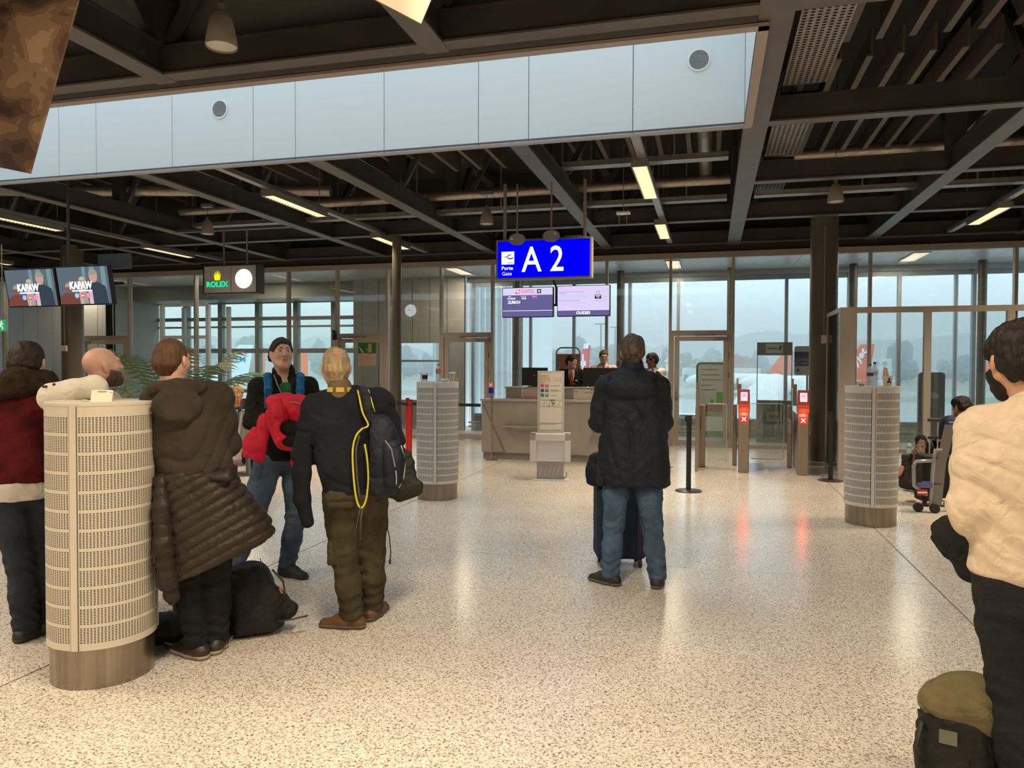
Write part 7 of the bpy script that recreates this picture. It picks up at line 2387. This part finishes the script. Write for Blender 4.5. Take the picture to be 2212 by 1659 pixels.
# right side: trolley, cabin case with raised handle, brown bag with fur, bottle
e = empty('baggage_trolley', (2.42, 9.12, 0), rz=R(12), label='grey baggage trolley with blue handle bar at the right', cat='trolley')
tg = mat('trolley_grey', (.33, .34, .35), .4, metal=.4)
MB().prism([(-.06, .08), (.06, .08), (.10, .55), (.20, .98), (.10, .98), (.02, .60), (-.04, .56)], -.02, .02).build('side_plate', mat('trolley_plate', (.17, .165, .155), .5), e)
MB().tube([(-.06, -.02, .10), (-.03, -.02, .62), (-.02, -.02, .70), (.05, -.02, .70)], .018, 8).build('front_upright', tg, e, smooth=True)
MB().tube([(-.05, -.02, .58), (-.22, -.02, .57), (-.25, -.02, .52), (-.24, -.02, .30), (-.10, -.02, .20)], .020, 8).build('basket_hoop', tg, e, smooth=True)
MB().tube([(-.05, .0, .14), (.25, .1, .12), (.55, .2, .12)], .022, 8).build('deck_rail', tg, e, smooth=True)
MB().tube([(.18, -.02, .95), (.32, .05, .93), (.40, .1, .7), (.45, .15, .3)], .022, 8).build('rear_upright', tg, e, smooth=True)
MB().cyl((.12, .0, .99), (.42, .12, .99), .024, n=12).build('handle_bar', mat('trolley_blue', (.02, .05, .25), .5), e)
MB().bx(-.20, -.05, -.04, .0, .28, .33).bx(-.10, .05, -.02, .1, .31, .335).build('shelf', mat('trolley_blue_shelf', (.10, .12, .30), .5), e)
MB().bx(-.215, -.11, -.048, -.042, .20, .265).build('flag_band', mat('flag_red', (.5, .03, .03), .6), e)
MB().bx(-.215, -.11, -.049, -.043, .222, .24).build('flag_stripe', white, e)
for wx, wy in ((-.02, -.03), (.5, .18), (-.16, .05)):
    MB().cyl((wx, wy - .02, .05), (wx, wy + .02, .05), .05, n=16).build('wheel', black, e)
e = empty('cabin_case', (2.52, 9.60, 0), rz=R(12), label='dark cabin case with a raised telescopic handle behind the trolley', cat='suitcase')
S = Sdf().box((0, 0, .33), (.17, .11, .27), .03)
S.build('shell', blknyl, e, .012)
for xx in (-.06, .03):
    MB().cyl((xx, -.03, .58), (xx, -.03, 1.0), .009, n=8).build('handle_rod', mat('rod_silver', (.55, .52, .48), .3, metal=.7), e)
MB().bx(-.085, .055, -.05, -.01, .98, 1.02).build('handle_grip', mat('grip_black', (.03, .02, .025), .4), e, bevel=.012)
MB().bx(-.08, .05, -.04, -.02, .78, .81).build('handle_brace', MATS['grip_black'], e)
for xx in (-.12, .12):
    MB().cyl((xx - .012, -.06, .035), (xx + .012, -.06, .035), .035, n=12).build('wheel', black, e)
e = soft_bag('brown_backpack', (2.58, 10.72, 0), 10, 'brown backpack with a fur trimmed coat on the floor at the right', 'backpack', lambda S: S.loft([(.02, 0, 0, .16, .12), (.12, 0, 0, .19, .14), (.3, .02, 0, .17, .13), (.44, .06, 0, .10, .09)], .03).box((-.07, -.02, .38), (.08, .05, .10), .03), cloth('dark_brown_nylon', (.035, .024, .016), .7, 140, .3), seed=17)
S = Sdf().chain([(.06, -.08, .62), (.01, -.12, .50), (-.01, -.13, .38)], [.05, .06, .05], .03)
S.build('fur_trim', hair_mat('fur_brown', (.20, .13, .08), .4), e, .010, lambda P: .012 * wob(P, 120, 3))
S = Sdf().chain([(.10, .02, .66), (.14, .0, .45), (.12, -.02, .25)], [.07, .09, .08], .04)
S.build('dark_coat', black_cl, e, .012, folds(.008, 24, 3))
S = Sdf().cone((-.2, -.05, .22), (-.16, -.04, .3), .035, .03, .02)
S.build('pink_pouch', cloth('rose_pouch', (.36, .18, .15), .8), e, .010)
bottle(2.52, 10.70, .478, .17, mat('dark_cap', (.02, .04, .03), .5), mat('green_label', (.12, .30, .22), .5), 'green labelled bottle standing on the brown bag at the right', r=.03)
e = soft_bag('blue_backpack', (2.98, 10.28, .50), 18, 'dark blue ribbed backpack on the seated man\'s back at the right', 'backpack', lambda S: S.loft([(0, 0, 0, .14, .07), (.15, 0, -.01, .16, .085), (.34, 0, 0, .15, .08), (.44, 0, .01, .10, .05)], .03), cloth('ribbed_blue', (.016, .028, .06), .7, 100, .3, (20, .5)), seed=18)
for q in range(4):
    MB().bx(-.10, .12, -.095, -.08, .10 + q * .075, .125 + q * .075).build('webbing', mat('blue_webbing', (.04, .065, .12), .7), e, bevel=.005)
MB().tube([(-.12, -.05, .40), (-.16, -.08, .25), (-.13, -.07, .06)], .012, 8).build('strap', MATS['strap_black'], e, smooth=True)
e = soft_bag('day_pack', (-6.3, 7.45, 0), 20, 'small dark rucksack on the floor below the seats at left', 'backpack', lambda S: S.loft([(.03, 0, 0, .09, .08), (.12, 0, 0, .11, .09), (.26, 0, 0, .07, .06)], .03), cloth('slate_nylon', (.022, .028, .035), .7, 140, .3), seed=19)
MB().bx(-.08, .08, -.09, -.07, .0, .03).build('pale_base', mat('pale_base', (.45, .38, .32), .7), e)
MB().tube([(-.07, -.07, .25), (-.11, -.09, .16), (-.07, -.08, .06)], .007, 6).build('strap', MATS['strap_black'], e)
e = soft_bag('folded_clothes', (-6.83, 8.22, .49), 70, 'blue and white folded clothes lying on the seats at left', 'clothes', lambda S: S.ell((0, 0, .07), (.2, .17, .07), .02).ell((.05, 0, .13), (.15, .13, .06), .03), cloth('light_blue_cloth', (.22, .33, .48), .9, 160, .3, (6, .6)), seed=20)
# litter
tag(MB().bx(-.05, .05, -.02, .02, 0, .002, Matrix.Translation((-3.42, 4.90, .001)) @ Matrix.Rotation(R(40), 4, 'Z')).build('paper_slip', mat('pink_white_slip', (.75, .55, .55), .7)), 'small white and pink paper slip on the floor near the red jacket man', 'paper')
blob('crumpled_paper', (2.33, 9.78, 0), (.06, .05, .03), mat('tan_paper', (.55, .42, .33), .8), 'crumpled tan paper on the floor right of the grey column', 'paper', 6)

# ================================================================ potted palm
pm_ = empty('potted_palm', (-5.9, 7.18, 0), rz=R(20), label='green potted palm between the cream column and the hoodie man', cat='palm')
MB().lathe([(.17, 0), (.22, .42), (.24, .44), (.21, .44), (.19, .38)], 24).build('pot', mat('palm_pot', (.08, .08, .08), .5), pm_, smooth='auto')
MB().lathe([(.0, .39), (.2, .385)], 20, cap=False).build('soil', mat('soil', (.03, .022, .015), .9), pm_)
fm = mat('palm_leaf', (.085, .14, .045), .5, var=(7, .6))
fm2 = mat('palm_leaf_yellow', (.26, .22, .06), .5, var=(7, .6))
rp = random.Random(12)
for k in range(13):
    a = k * 2.4 + .3
    tilt = rp.uniform(.45, .95)
    Lf = rp.uniform(.85, 1.1)
    pts = []
    for q in range(11):
        t = q / 10
        r_ = Lf * t * tilt * (.55 + .45 * t)
        z = .42 + 1.32 * t * (1.0 - .10 * tilt) - .72 * tilt * t ** 2.6
        pts.append(Vector((r_ * math.cos(a), r_ * math.sin(a), z)))
    f = MB().tube(pts, [.008 * (1 - .75 * q / 10) for q in range(11)], 5)
    for q in range(5, 11):
        for hf in (0, .5):
            if q + hf > 10: continue
            p0 = pts[q] if hf == 0 else (pts[q] + pts[min(q + 1, 10)]) / 2
            d = (pts[min(q + 1, 10)] - pts[q - 1]).normalized()
            sd = d.cross(Vector((0, 0, 1))).normalized()
            for sg in (-1, 1):
                ll = .30 * (1 - abs(q - 7.5) / 6)
                tip = p0 + d * ll * .62 + sd * sg * ll * .65 - Vector((0, 0, ll * .42))
                mid = (p0 + tip) / 2 + Vector((0, 0, .02))
                w2 = d * .011
                f.add([p0 - w2, p0 + w2, mid + w2 * 1.2, tip, mid - w2 * 1.2], [(0, 1, 2, 4), (4, 2, 3)])
    f.build('frond', fm2 if k % 6 == 2 else fm, pm_)
pm_.scale = (1.32, 1.32, 1.32)
